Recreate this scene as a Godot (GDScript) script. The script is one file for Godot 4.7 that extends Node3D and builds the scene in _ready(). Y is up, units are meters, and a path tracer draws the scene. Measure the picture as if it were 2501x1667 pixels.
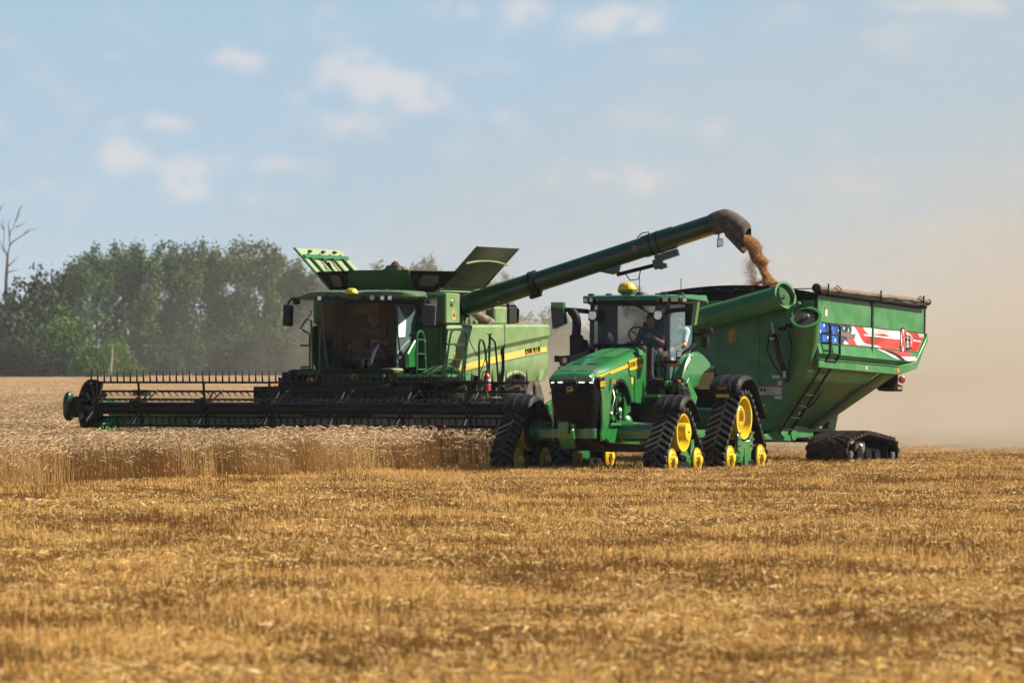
extends Node3D
# Field at harvest: combine with its draper header, tracked tractor and grain cart. y up, metres.
# Machines are built in frames of their own: x to the machine's left, y up, z forward.

class Geo:
	var v := PackedVector3Array()
	func tri(a: Vector3, b: Vector3, c: Vector3) -> void:
		v.push_back(a); v.push_back(b); v.push_back(c)
	func quad(a: Vector3, b: Vector3, c: Vector3, d: Vector3) -> void:
		tri(a, b, c); tri(a, c, d)
	func orient(start: int) -> void:   # closed shape: turn it outside out
		var mid := Vector3.ZERO
		for i in range(start, v.size()): mid += v[i]
		mid /= maxi(1, v.size() - start)
		var vol := 0.0
		for i in range(start, v.size(), 3):
			vol += (v[i] - mid).dot((v[i + 1] - mid).cross(v[i + 2] - mid))
		if vol < 0.0:
			for i in range(start, v.size(), 3):
				var t := v[i + 1]; v[i + 1] = v[i + 2]; v[i + 2] = t
	func convex(start: int, mid: Vector3) -> void:
		for i in range(start, v.size(), 3):
			if (v[i + 1] - v[i]).cross(v[i + 2] - v[i]).dot((v[i] + v[i + 1] + v[i + 2]) / 3.0 - mid) < 0.0:
				var t := v[i + 1]; v[i + 1] = v[i + 2]; v[i + 2] = t
	func box(c: Vector3, s: Vector3, bev := 0.012, b := Basis()) -> Geo:
		var st := v.size()
		var h := s * 0.5
		var k := minf(bev, 0.45 * minf(h.x, minf(h.y, h.z)))
		for a in 3:
			var p := (a + 1) % 3
			var q := (a + 2) % 3
			for sa in [-1.0, 1.0]:
				var cs := []
				for pq in [[-1, -1], [1, -1], [1, 1], [-1, 1]]:
					var w := Vector3.ZERO
					w[a] = sa * h[a]; w[p] = pq[0] * (h[p] - k); w[q] = pq[1] * (h[q] - k)
					cs.append(w)
				quad(cs[0], cs[1], cs[2], cs[3])
				for sp in [-1.0, 1.0]:
					var e := []
					for sq in [-1.0, 1.0]:
						var w1 := Vector3.ZERO
						w1[a] = sa * h[a]; w1[p] = sp * (h[p] - k); w1[q] = sq * (h[q] - k)
						var w2 := w1
						w2[a] = sa * (h[a] - k); w2[p] = sp * h[p]
						e.append(w1); e.append(w2)
					quad(e[0], e[1], e[3], e[2])
		for sx in [-1.0, 1.0]:
			for sy in [-1.0, 1.0]:
				for sz in [-1.0, 1.0]:
					tri(Vector3(sx * h.x, sy * (h.y - k), sz * (h.z - k)), Vector3(sx * (h.x - k), sy * h.y, sz * (h.z - k)), Vector3(sx * (h.x - k), sy * (h.y - k), sz * h.z))
		convex(st, Vector3.ZERO)
		for i in range(st, v.size()): v[i] = c + b * v[i]
		return self
	static func at(axis: String, u: float, w: float, d: float) -> Vector3:
		if axis == "x": return Vector3(d, w, u)      # u along z, w along y
		if axis == "y": return Vector3(u, d, w)      # u along x, w along z
		return Vector3(u, w, d)                      # u along x, w along y
	func prism(pts: Array, axis: String, d0: float, d1: float, bev := 0.0) -> Geo:
		var st := v.size()
		var poly := PackedVector2Array()
		for p in pts: poly.push_back(Vector2(p[0], p[1]))
		if Geometry2D.is_polygon_clockwise(poly): poly.reverse()
		var n := poly.size()
		var inn := PackedVector2Array()
		for i in n:
			var e0 := (poly[i] - poly[(i + n - 1) % n]).normalized()
			var e1 := (poly[(i + 1) % n] - poly[i]).normalized()
			var m := (Vector2(-e0.y, e0.x) + Vector2(-e1.y, e1.x))
			var l := m.length_squared()
			inn.push_back(poly[i] + (m * (2.0 * bev / maxf(l, 0.6)) if bev > 0.0 else Vector2.ZERO))
		var ids := Geometry2D.triangulate_polygon(poly)
		var sg := 1.0 if d1 > d0 else -1.0
		var r := [[inn, d0], [poly, d0 + sg * bev], [poly, d1 - sg * bev], [inn, d1]] if bev > 0.0 else [[poly, d0], [poly, d1]]
		for e in [r[0], r[-1]]:
			for i in range(0, ids.size(), 3):
				var a: Vector3 = at(axis, e[0][ids[i]].x, e[0][ids[i]].y, e[1])
				var b: Vector3 = at(axis, e[0][ids[i + 1]].x, e[0][ids[i + 1]].y, e[1])
				var c: Vector3 = at(axis, e[0][ids[i + 2]].x, e[0][ids[i + 2]].y, e[1])
				if (e == r[0]): tri(a, c, b)
				else: tri(a, b, c)
		for k in r.size() - 1:
			for i in n:
				var j := (i + 1) % n
				quad(at(axis, r[k][0][i].x, r[k][0][i].y, r[k][1]), at(axis, r[k][0][j].x, r[k][0][j].y, r[k][1]), at(axis, r[k + 1][0][j].x, r[k + 1][0][j].y, r[k + 1][1]), at(axis, r[k + 1][0][i].x, r[k + 1][0][i].y, r[k + 1][1]))
		# windings above are consistent when the axes are right-handed
		orient(st)
		return self
	func loft(rings: Array, caps := true) -> Geo:
		var st := v.size()
		var n: int = rings[0].size()
		for k in rings.size() - 1:
			for i in n:
				var j := (i + 1) % n
				quad(rings[k][i], rings[k][j], rings[k + 1][j], rings[k + 1][i])
		if caps:
			for e in [0, rings.size() - 1]:
				var mid := Vector3.ZERO
				for p in rings[e]: mid += p
				mid /= n
				for i in n:
					var j := (i + 1) % n
					if e == 0: tri(mid, rings[e][j], rings[e][i])
					else: tri(mid, rings[e][i], rings[e][j])
		orient(st)
		return self
	func tube(path: Array, r: Variant, sides := 8, caps := true) -> Geo:
		var rings := []
		var n := path.size()
		var up := Vector3.ZERO
		for i in n:
			var t: Vector3 = (path[mini(i + 1, n - 1)] - path[maxi(i - 1, 0)]).normalized()
			if i == 0:
				up = t.cross(Vector3.RIGHT if absf(t.x) < 0.8 else Vector3.UP).normalized()
			else:
				up = (up - t * up.dot(t)).normalized()
			var side := t.cross(up)
			var ring := PackedVector3Array()
			var rr: float = r[i] if r is Array else r
			for k in sides:
				var a := TAU * k / sides
				ring.push_back(path[i] + (up * cos(a) + side * sin(a)) * rr)
			rings.append(ring)
		return loft(rings, caps)
	func cyl(a: Vector3, b: Vector3, r: float, r2 := -1.0, sides := 20) -> Geo:
		return tube([a, b], [r, r if r2 < 0.0 else r2], sides)
	func lathe(o: Vector3, dir: Vector3, prof: Array, sides := 24) -> Geo:   # prof: [along, radius], closed at the axis by caps
		var t := dir.normalized()
		var up := t.cross(Vector3.RIGHT if absf(t.x) < 0.8 else Vector3.UP).normalized()
		var side := t.cross(up)
		var rings := []
		for p in prof:
			var ring := PackedVector3Array()
			for k in sides:
				var a := TAU * k / sides
				ring.push_back(o + t * p[0] + (up * cos(a) + side * sin(a)) * p[1])
			rings.append(ring)
		return loft(rings)
	func sheet(rows: Array, th: Vector3) -> Geo:   # grid of points given thickness along th
		var st := v.size()
		var m := rows.size()
		var n: int = rows[0].size()
		for i in m - 1:
			for j in n - 1:
				var a: Vector3 = rows[i][j]
				var b: Vector3 = rows[i][j + 1]
				var c: Vector3 = rows[i + 1][j + 1]
				var d: Vector3 = rows[i + 1][j]
				quad(a, b, c, d)
				quad(a + th, d + th, c + th, b + th)
		for i in m - 1:
			quad(rows[i][0] + th, rows[i][0], rows[i + 1][0], rows[i + 1][0] + th)
			quad(rows[i][n - 1], rows[i][n - 1] + th, rows[i + 1][n - 1] + th, rows[i + 1][n - 1])
		for j in n - 1:
			quad(rows[0][j], rows[0][j] + th, rows[0][j + 1] + th, rows[0][j + 1])
			quad(rows[m - 1][j] + th, rows[m - 1][j], rows[m - 1][j + 1], rows[m - 1][j + 1] + th)
		orient(st)
		return self
	func hexa(b: Array, t: Array) -> Geo:   # two quads facing each other
		var st := v.size()
		quad(b[0], b[1], b[2], b[3]); quad(t[0], t[1], t[2], t[3])
		for i in 4: quad(b[i], b[(i + 1) % 4], t[(i + 1) % 4], t[i])
		var mid := Vector3.ZERO
		for p in b + t: mid += p
		convex(st, mid / 8.0)
		return self
	func mesh(crease := 38.0) -> ArrayMesh:
		var n := v.size()
		var fn := PackedVector3Array()
		var un := PackedVector3Array()
		for i in range(0, n, 3):
			var c := (v[i + 1] - v[i]).cross(v[i + 2] - v[i])
			fn.push_back(c); un.push_back(c.normalized())
		var normals := PackedVector3Array(); normals.resize(n)
		var lim := cos(deg_to_rad(crease))
		if crease > 0.0:
			var where := {}
			for i in n:
				var key := Vector3i((v[i] * 4000.0).round())
				if where.has(key): where[key].append(i / 3)
				else: where[key] = [i / 3]
			for i in n:
				var mine := un[i / 3]
				var s := Vector3.ZERO
				for j in where[Vector3i((v[i] * 4000.0).round())]:
					if un[j].dot(mine) > lim: s += fn[j]
				normals[i] = s.normalized() if s.length_squared() > 1e-20 else mine
		else:
			for i in n: normals[i] = un[i / 3]
		var ov := PackedVector3Array(); ov.resize(n)
		var on := PackedVector3Array(); on.resize(n)
		for i in range(0, n, 3):
			ov[i] = v[i]; ov[i + 1] = v[i + 2]; ov[i + 2] = v[i + 1]
			on[i] = normals[i]; on[i + 1] = normals[i + 2]; on[i + 2] = normals[i + 1]
		var arr := []; arr.resize(Mesh.ARRAY_MAX)
		arr[Mesh.ARRAY_VERTEX] = ov; arr[Mesh.ARRAY_NORMAL] = on
		var m := ArrayMesh.new()
		m.add_surface_from_arrays(Mesh.PRIMITIVE_TRIANGLES, arr)
		return m

const YAW_TRACTOR := 23.0
const YAW_COMBINE := 21.0
const YAW_CART := 26.0
var rng := RandomNumberGenerator.new()
var M := {}

func V(x: float, y: float, z: float) -> Vector3: return Vector3(x, y, z)
func lin(r: float, g: float, b: float) -> Color: return Color(r, g, b).linear_to_srgb()
func part(parent: Node, called: String, g: Geo, m: Material, crease := 38.0) -> MeshInstance3D:
	return put(parent, called, g.mesh(crease), m)
func put(parent: Node, called: String, mesh: Mesh, m: Material) -> MeshInstance3D:
	var o := MeshInstance3D.new()
	o.name = numbered(parent, called); o.mesh = mesh; o.material_override = m
	parent.add_child(o, true)
	return o
func numbered(parent: Node, called: String) -> String:
	if not parent.has_node(called): return called
	var key := "n_" + called
	var i: int = parent.get_meta(key) if parent.has_meta(key) else 1
	parent.set_meta(key, i + 1)
	return "%s_%03d" % [called, i]
func thing(called: String, label: String, category: String, at: Vector3, turn := 0.0, group := "") -> Node3D:
	var o := Node3D.new()
	o.name = numbered(self, called); add_child(o, true)
	o.position = at; o.rotation_degrees.y = turn
	tag(o, label, category, group)
	return o
func tag(o: Node, label: String, category: String, group := "", kind := "") -> void:
	if label: o.set_meta("label", label)
	if category: o.set_meta("category", category)
	if group: o.set_meta("group", group)
	if kind: o.set_meta("kind", kind)
func lettering(parent: Node, called: String, text: String, h: float, m: Material, at: Vector3, b: Basis, depth := 0.006, stretch := 1.0, face := "Droid Sans", bold := 700) -> MeshInstance3D:
	var f := SystemFont.new()
	f.font_names = PackedStringArray([face]); f.font_weight = bold
	var t := TextMesh.new()
	t.text = text; t.font = f; t.font_size = 64; t.pixel_size = h / 46.0; t.depth = depth; t.curve_step = 2.0
	var o := put(parent, called, t, m)
	o.transform = Transform3D(b * Basis.from_scale(V(stretch, 1, 1)), at)
	return o
# text basis on a machine: reads along r with up u
func face(r: Vector3, u: Vector3) -> Basis: return Basis(r.normalized(), u.normalized(), r.cross(u).normalized())

func noise_tex(freq: float, oct: int, cols: Array, offs: Array, sd: int, size := 512, kind := FastNoiseLite.TYPE_SIMPLEX_SMOOTH) -> NoiseTexture2D:
	var n := FastNoiseLite.new()
	n.noise_type = kind; n.frequency = freq; n.fractal_octaves = oct; n.seed = sd
	var t := NoiseTexture2D.new()
	t.width = size; t.height = size; t.seamless = true; t.noise = n
	if cols.size():
		var g := Gradient.new()
		g.colors = PackedColorArray(cols); g.offsets = PackedFloat32Array(offs)
		t.color_ramp = g
	return t
func mat(r: float, g: float, b: float, rough := 0.5, metal := 0.0, coat := 0.0) -> StandardMaterial3D:
	var m := StandardMaterial3D.new()
	m.albedo_color = lin(r, g, b); m.roughness = rough; m.metallic = metal
	if coat > 0.0:
		m.clearcoat_enabled = true; m.clearcoat = coat; m.clearcoat_roughness = 0.08
	return m
# paint with a film of dust: two tones laid over the thing by noise
func paint(a: Color, b: Color, rough: float, scale: float, coat := 0.0, sd := 1, lo := 0.35, hi := 0.75) -> StandardMaterial3D:
	var m := StandardMaterial3D.new()
	m.albedo_texture = noise_tex(0.008, 5, [a, a, b, b], [0.0, lo, hi, 1.0], sd)
	m.uv1_triplanar = true; m.uv1_scale = Vector3.ONE * scale
	m.roughness = rough
	if coat > 0.0:
		m.clearcoat_enabled = true; m.clearcoat = coat; m.clearcoat_roughness = 0.1
	return m
func glass(tint: Color, alpha: float) -> StandardMaterial3D:
	var m := StandardMaterial3D.new()
	m.transparency = BaseMaterial3D.TRANSPARENCY_ALPHA
	m.albedo_color = Color(tint.r, tint.g, tint.b, alpha); m.roughness = 0.02
	return m
func glow(c: Color, e: float) -> StandardMaterial3D:
	var m := StandardMaterial3D.new()
	m.albedo_color = c; m.emission_enabled = true; m.emission = c; m.emission_energy_multiplier = e
	return m

func make_materials() -> void:
	M.green = paint(lin(0.0096, 0.1184, 0.0228), lin(0.0175, 0.1360, 0.0316), 0.32, 0.6, 0.8, 3)          # clean tractor paint
	M.cart_green = paint(lin(0.030, 0.140, 0.045), lin(0.060, 0.168, 0.068), 0.40, 0.35, 0.15, 4)
	M.combine_green = paint(lin(0.0095, 0.0675, 0.0127), lin(0.0317, 0.0913, 0.0278), 0.5, 0.4, 0.25, 5)
	M.dusty_green = paint(lin(0.085, 0.165, 0.052), lin(0.135, 0.20, 0.088), 0.62, 0.4, 0.15, 6, 0.25, 0.8)
	M.pale_green = paint(lin(0.118, 0.172, 0.078), lin(0.155, 0.195, 0.10), 0.7, 0.6, 0.0, 7)
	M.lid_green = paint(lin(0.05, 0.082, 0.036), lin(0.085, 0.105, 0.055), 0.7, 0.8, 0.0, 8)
	M.auger_green = paint(lin(0.0048, 0.0397, 0.0111), lin(0.0143, 0.0508, 0.0175), 0.3, 0.4, 0.6, 9)
	M.black = paint(lin(0.0039, 0.0039, 0.0044), lin(0.0100, 0.0094, 0.0089), 0.5, 0.9, 0.0, 10)
	M.gloss_black = mat(0.008, 0.008, 0.01, 0.18, 0.0, 0.6)
	M.plastic = paint(lin(0.0085, 0.009, 0.012), lin(0.016, 0.0165, 0.0195), 0.55, 0.9, 0.0, 11)
	M.dusty_plastic = paint(lin(0.05, 0.046, 0.045), lin(0.12, 0.10, 0.085), 0.8, 0.9, 0.0, 12)
	M.rubber = paint(lin(0.0044, 0.0044, 0.0050), lin(0.0167, 0.0144, 0.0122), 0.75, 1.2, 0.0, 13, 0.4, 0.8)
	M.mirror_grey = paint(lin(0.035, 0.032, 0.036), lin(0.06, 0.055, 0.055), 0.7, 0.9, 0.0, 34)
	M.deck_dust = paint(lin(0.16, 0.165, 0.115), lin(0.24, 0.225, 0.165), 0.9, 0.6, 0.0, 35)
	M.lug_rubber = paint(lin(0.010, 0.010, 0.010), lin(0.034, 0.030, 0.027), 0.8, 1.6, 0.0, 33, 0.3, 0.7)
	M.dusty_rubber = paint(lin(0.0156, 0.0133, 0.0111), lin(0.0417, 0.0333, 0.0256), 0.9, 1.2, 0.0, 14, 0.3, 0.7)
	M.yellow = paint(lin(0.52, 0.365, 0.0), lin(0.46, 0.32, 0.012), 0.38, 0.8, 0.4, 15)
	M.stripe = paint(lin(0.4921, 0.3333, 0.0238), lin(0.4603, 0.3095, 0.0794), 0.5, 0.5, 0.2, 16)
	M.steel = mat(0.3571, 0.3492, 0.3333, 0.35, 0.9)
	M.dark_steel = paint(lin(0.0139, 0.0139, 0.0139), lin(0.0333, 0.0306, 0.0278), 0.5, 1.0, 0.0, 17)
	M.rust_pipe = paint(lin(0.0952, 0.0675, 0.0556), lin(0.1746, 0.1270, 0.0952), 0.55, 1.0, 0.0, 18)
	M.reel_black = paint(lin(0.0022, 0.0022, 0.0033), lin(0.0056, 0.0050, 0.0056), 0.45, 0.5, 0.2, 19)
	M.tan = paint(lin(0.095, 0.073, 0.053), lin(0.14, 0.107, 0.078), 0.9, 0.8, 0.0, 20)
	M.canvas = paint(lin(0.0044, 0.0039, 0.0039), lin(0.0100, 0.0089, 0.0083), 0.85, 0.9, 0.0, 21)
	M.white = mat(0.4365, 0.4365, 0.4286, 0.5)
	M.red = mat(0.4365, 0.0238, 0.0159, 0.35, 0.0, 0.5)
	M.amber = mat(0.6349, 0.1429, 0.0079, 0.3, 0.0, 0.5)
	M.dark_amber = mat(0.30, 0.04, 0.01, 0.3, 0.0, 0.5)
	M.lamp = mat(0.5714, 0.5714, 0.5873, 0.12, 0.85)
	M.warm_lamp = mat(0.4365, 0.3333, 0.2381, 0.2, 0.3, 0.6)
	M.led = glow(Color(0.88, 0.94, 1.0), 0.55)
	M.ink = mat(0.02, 0.02, 0.02, 0.6)
	M.grain = paint(lin(0.40, 0.17, 0.04), lin(0.5, 0.25, 0.075), 0.85, 3.0, 0.0, 22)
	M.glass = glass(Color(0.10, 0.15, 0.14), 0.30)
	M.clear_glass = glass(Color(0.40, 0.50, 0.52), 0.30)
	M.dark_glass = glass(Color(0.10, 0.09, 0.08), 0.5)
	M.screen = mat(0.012, 0.05, 0.018, 0.75)
	M.skin = mat(0.42, 0.21, 0.14, 0.55)
	M.denim = mat(0.07, 0.12, 0.21, 0.85)
	M.teal_shirt = mat(0.25, 0.40, 0.42, 0.85)
	M.dark_shirt = mat(0.03, 0.045, 0.05, 0.85)
	M.navy_shirt = mat(0.05, 0.06, 0.09, 0.85)
	M.orange_cap = mat(0.5, 0.09, 0.02, 0.8)
	for k in ["black", "plastic", "dusty_plastic", "rubber", "dusty_rubber", "canvas", "reel_black", "ink", "gloss_black", "dark_steel"]: M[k].metallic_specular = 0.2
	for k in ["glass", "clear_glass", "dark_glass"]: M[k].metallic_specular = 0.30
	for k in ["cart_green", "combine_green", "auger_green"]: M[k].metallic_specular = 0.3
	M.hair = mat(0.03, 0.02, 0.015, 0.7)

func _ready() -> void:
	rng.seed = 20
	# ---- camera, sky, sun, exposure
	var cam := Camera3D.new()
	cam.name = "camera"
	cam.position = V(0, 2.0, 0); cam.rotation_degrees.x = 0.2657
	cam.far = 4000.0; cam.near = 0.5
	var lens := CameraAttributesPhysical.new()
	lens.frustum_focal_length = 292.0; lens.frustum_focus_distance = 107.0; lens.frustum_far = 4000.0; lens.frustum_near = 0.5
	lens.exposure_aperture = 6.4
	cam.attributes = lens
	cam.fov = 6.863
	add_child(cam)
	cam.current = true
	var env := Environment.new()
	env.background_mode = Environment.BG_SKY
	var sky := Sky.new()
	var pan := PanoramaSkyMaterial.new()
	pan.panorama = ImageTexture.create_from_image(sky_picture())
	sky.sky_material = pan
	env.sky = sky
	env.tonemap_mode = Environment.TONE_MAPPER_LINEAR
	env.tonemap_exposure = 2.75
	env.sdfgi_enabled = true; env.ssao_enabled = true; env.ssil_enabled = true
	env.volumetric_fog_enabled = true; env.volumetric_fog_density = 0.0
	env.fog_enabled = true; env.fog_density = 0.00008; env.fog_light_color = Color(0.80, 0.82, 0.84)
	var we := WorldEnvironment.new()
	we.name = "air"; we.environment = env
	add_child(we)
	var sun := DirectionalLight3D.new()
	sun.name = "sun"
	sun.basis = Basis.looking_at(-V(1.149, 1.08, -0.2))
	sun.light_energy = 1.6; sun.light_color = Color(1.0, 0.95, 0.86); sun.light_angular_distance = 0.5; sun.shadow_enabled = true
	add_child(sun)
	make_materials()
	build_ground()
	build_trees()
	build_combine()
	build_header()
	build_tractor()
	build_cart()
	build_people()
	build_grain()
	build_wheat()
	build_stubble()
	build_dust()

# ---- the sky: air that pales and warms towards the horizon, with small soft clouds all round
var puffs := [870, 185, 85, 58, 85, 955, 220, 105, 55, 75, 1040, 260, 85, 40, 62, 840, 310, 115, 45, 45, 720, 240, 32, 20, 40, 580, 148, 50, 24, 80, 400, 305, 66, 22, 55, 185, 300, 42, 15, 40, 275, 305, 36, 18, 32, 300, 385, 58, 42, 75, 455, 450, 72, 55, 70, 600, 490, 40, 40, 36, 665, 400, 66, 28, 42, 545, 395, 42, 22, 30, 120, 460, 26, 30, 32, 1520, 55, 110, 42, 72, 1280, 35, 58, 36, 60, 1100, 25, 72, 38, 42, 1680, 75, 42, 40, 25, 1560, 440, 130, 48, 48, 1440, 430, 130, 45, 40, 1750, 320, 60, 40, 34, 1840, 370, 60, 40, 30, 1610, 140, 140, 40, 22, 1220, 280, 42, 20, 24, 2390, 25, 120, 36, 55, 2230, 15, 100, 26, 40, 2480, 90, 60, 25, 28, 290, 140, 32, 15, 28, 1200, 600, 90, 34, 18, 900, 520, 56, 70, 18, 1170, 500, 60, 36, 18]
var cloud_noise := FastNoiseLite.new()
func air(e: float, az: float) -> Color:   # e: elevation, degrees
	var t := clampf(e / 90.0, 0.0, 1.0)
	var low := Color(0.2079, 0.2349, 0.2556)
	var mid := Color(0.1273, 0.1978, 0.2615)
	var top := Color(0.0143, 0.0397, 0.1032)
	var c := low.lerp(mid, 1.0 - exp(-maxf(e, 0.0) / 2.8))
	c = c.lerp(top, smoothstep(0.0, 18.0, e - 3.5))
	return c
func cloud(az: float, e: float) -> float:   # degrees
	var p := V(sin(deg_to_rad(az)), 0, cos(deg_to_rad(az))) * 57.3 * cos(deg_to_rad(e)) + V(0, e, 0)
	var rag := cloud_noise.get_noise_3d(p.x * 3.6, p.y * 5.0, p.z * 3.6)
	var fine := cloud_noise.get_noise_3d(p.x * 13.0 + 50.0, p.y * 17.0, p.z * 13.0)
	var inside := smoothstep(6.4, 5.4, absf(az)) * smoothstep(4.6, 3.9, e)
	var s := 0.0
	if inside > 0.0:
		var d := 0.0
		for i in range(0, puffs.size(), 5):
			var dx: float = (az - rad_to_deg((puffs[i] - 1250.5) / 13900.0)) / rad_to_deg(puffs[i + 2] / 13900.0)
			var dy: float = (e - rad_to_deg((898.0 - puffs[i + 1]) / 13900.0)) / rad_to_deg(puffs[i + 3] / 13900.0)
			if dy < 0.0: dy *= 1.5
			var q := dx * dx + dy * dy
			if q < 5.0: d = maxf(d, puffs[i + 4] * 0.01 * exp(-q * 0.75))
		s = smoothstep(0.05, 0.68, d * (1.08 + 1.5 * rag + 1.5 * fine) + 0.10 * maxf(rag, 0.0)) * inside * minf(1.0, d * 1.3 + 0.35)
	if inside > 0.0:   # thin wisps between the puffs
		var thin := cloud_noise.get_noise_3d(p.x * 1.5 + 31.0, p.y * 2.6, p.z * 1.5) + 0.7 * rag + 0.35 * fine
		s = maxf(s, s * 0.6 + smoothstep(0.05, 0.85, thin) * 0.42 * inside)
	if inside < 1.0:
		var k := lerpf(1.0, 0.14, smoothstep(3.0, 40.0, e))
		var n := cloud_noise.get_noise_3d(p.x * 1.3 * k + 9.0, p.y * 2.2 * k, p.z * 1.3 * k) + 0.35 * cloud_noise.get_noise_3d(p.x * 4.0 * k, p.y * 6.0 * k, p.z * 4.0 * k)
		s = maxf(s, smoothstep(0.18, 0.62, n) * 0.7 * (1.0 - inside))
	return s
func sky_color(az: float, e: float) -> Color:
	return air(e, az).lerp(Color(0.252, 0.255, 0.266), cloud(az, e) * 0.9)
func sky_picture() -> Image:
	cloud_noise.noise_type = FastNoiseLite.TYPE_SIMPLEX_SMOOTH
	cloud_noise.frequency = 0.55; cloud_noise.fractal_octaves = 4; cloud_noise.seed = 77
	var small := Image.create_empty(512, 256, false, Image.FORMAT_RGBF)
	for y in 256:
		var e := 90.0 - (y + 0.5) * 180.0 / 256.0
		for x in 512:
			var az := (x + 0.5) * 360.0 / 512.0
			if az > 180.0: az -= 360.0
			small.set_pixel(x, y, sky_color(az, e) if e > -1.0 else Color(0.22, 0.18, 0.11))
	small.resize(4096, 3072, Image.INTERPOLATE_BILINEAR)
	for y in range(1395, 1545):
		var e := 90.0 - (y + 0.5) * 180.0 / 3072.0
		for x in 4096:
			var az := (x + 0.5) * 360.0 / 4096.0
			if az > 180.0: az -= 360.0
			if absf(az) < 16.0:
				small.set_pixel(x, y, sky_color(az, maxf(e, -0.5)))
	return small

func build_ground() -> void:
	var soil := StandardMaterial3D.new()
	soil.albedo_texture = noise_tex(0.03, 5, [lin(0.12, 0.066, 0.02), lin(0.18, 0.105, 0.034), lin(0.25, 0.15, 0.05), lin(0.31, 0.2, 0.075)], [0.25, 0.42, 0.6, 0.8], 31, 1024)
	soil.uv1_triplanar = true; soil.uv1_world_triplanar = true; soil.uv1_scale = Vector3.ONE * 0.45
	soil.roughness = 1.0; soil.metallic_specular = 0.1
	var g := PlaneMesh.new()
	g.size = Vector2(3000, 2200)
	var o := put(self, "ground", g, soil)
	o.position = V(0, 0, -900)
	tag(o, "", "", "", "structure")

const EDGE := 3.85            # the standing crop's cut edge, in the combine's frame
func in_combine(p: Vector3) -> Vector3:
	var q := p - V(-2.567, 0, -115.01)
	var a := deg_to_rad(YAW_COMBINE)
	return V(q.x * cos(a) + q.z * sin(a), q.y, -q.x * sin(a) + q.z * cos(a))
func scatter(called: String, label: String, category: String, meshes: Array, lists: Array, m: Material) -> void:
	var root := Node3D.new()
	root.name = called; add_child(root, true)
	tag(root, label, category, "", "stuff")
	for k in meshes.size():
		var mm := MultiMesh.new()
		mm.transform_format = MultiMesh.TRANSFORM_3D
		mm.use_colors = true
		mm.mesh = meshes[k]
		mm.instance_count = lists[k].size()
		for i in lists[k].size():
			mm.set_instance_transform(i, lists[k][i][0])
			mm.set_instance_color(i, lists[k][i][1])
		var o := MultiMeshInstance3D.new()
		o.name = numbered(root, "tuft"); o.multimesh = mm; o.material_override = m
		root.add_child(o, true)
class Soup:   # flat-shaded triangles that carry a colour each
	var p := PackedVector3Array()
	var n := PackedVector3Array()
	var c := PackedColorArray()
	func tri(a: Vector3, b: Vector3, d: Vector3, col: Color, nn := Vector3.ZERO) -> void:
		var k := nn if nn != Vector3.ZERO else (b - a).cross(d - a).normalized()
		p.push_back(a); p.push_back(d); p.push_back(b)
		for i in 3: n.push_back(k); c.push_back(col)
	func stalk(path: Array, rad: Array, col: Color, sides := 3) -> void:
		for i in path.size() - 1:
			var t: Vector3 = (path[i + 1] - path[i]).normalized()
			var up := t.cross(Vector3.RIGHT if absf(t.x) < 0.8 else Vector3.UP).normalized()
			var sd := t.cross(up)
			for k in sides:
				var a0 := TAU * k / sides
				var a1 := TAU * (k + 1) / sides
				var d0 := up * cos(a0) + sd * sin(a0)
				var d1 := up * cos(a1) + sd * sin(a1)
				var f := (d0 + d1).normalized()
				tri(path[i] + d0 * rad[i], path[i] + d1 * rad[i], path[i + 1] + d1 * rad[i + 1], col, f)
				if rad[i + 1] > 0.0001: tri(path[i] + d0 * rad[i], path[i + 1] + d1 * rad[i + 1], path[i + 1] + d0 * rad[i + 1], col, f)
	func mesh() -> ArrayMesh:
		var arr := []; arr.resize(Mesh.ARRAY_MAX)
		arr[Mesh.ARRAY_VERTEX] = p; arr[Mesh.ARRAY_NORMAL] = n; arr[Mesh.ARRAY_COLOR] = c
		var m := ArrayMesh.new()
		m.add_surface_from_arrays(Mesh.PRIMITIVE_TRIANGLES, arr)
		return m
func straw_material() -> StandardMaterial3D:
	var m := StandardMaterial3D.new()
	m.vertex_color_use_as_albedo = true
	m.roughness = 0.6; m.metallic_specular = 0.35
	m.backlight_enabled = true; m.backlight = Color(0.25, 0.25, 0.25)
	return m

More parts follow.
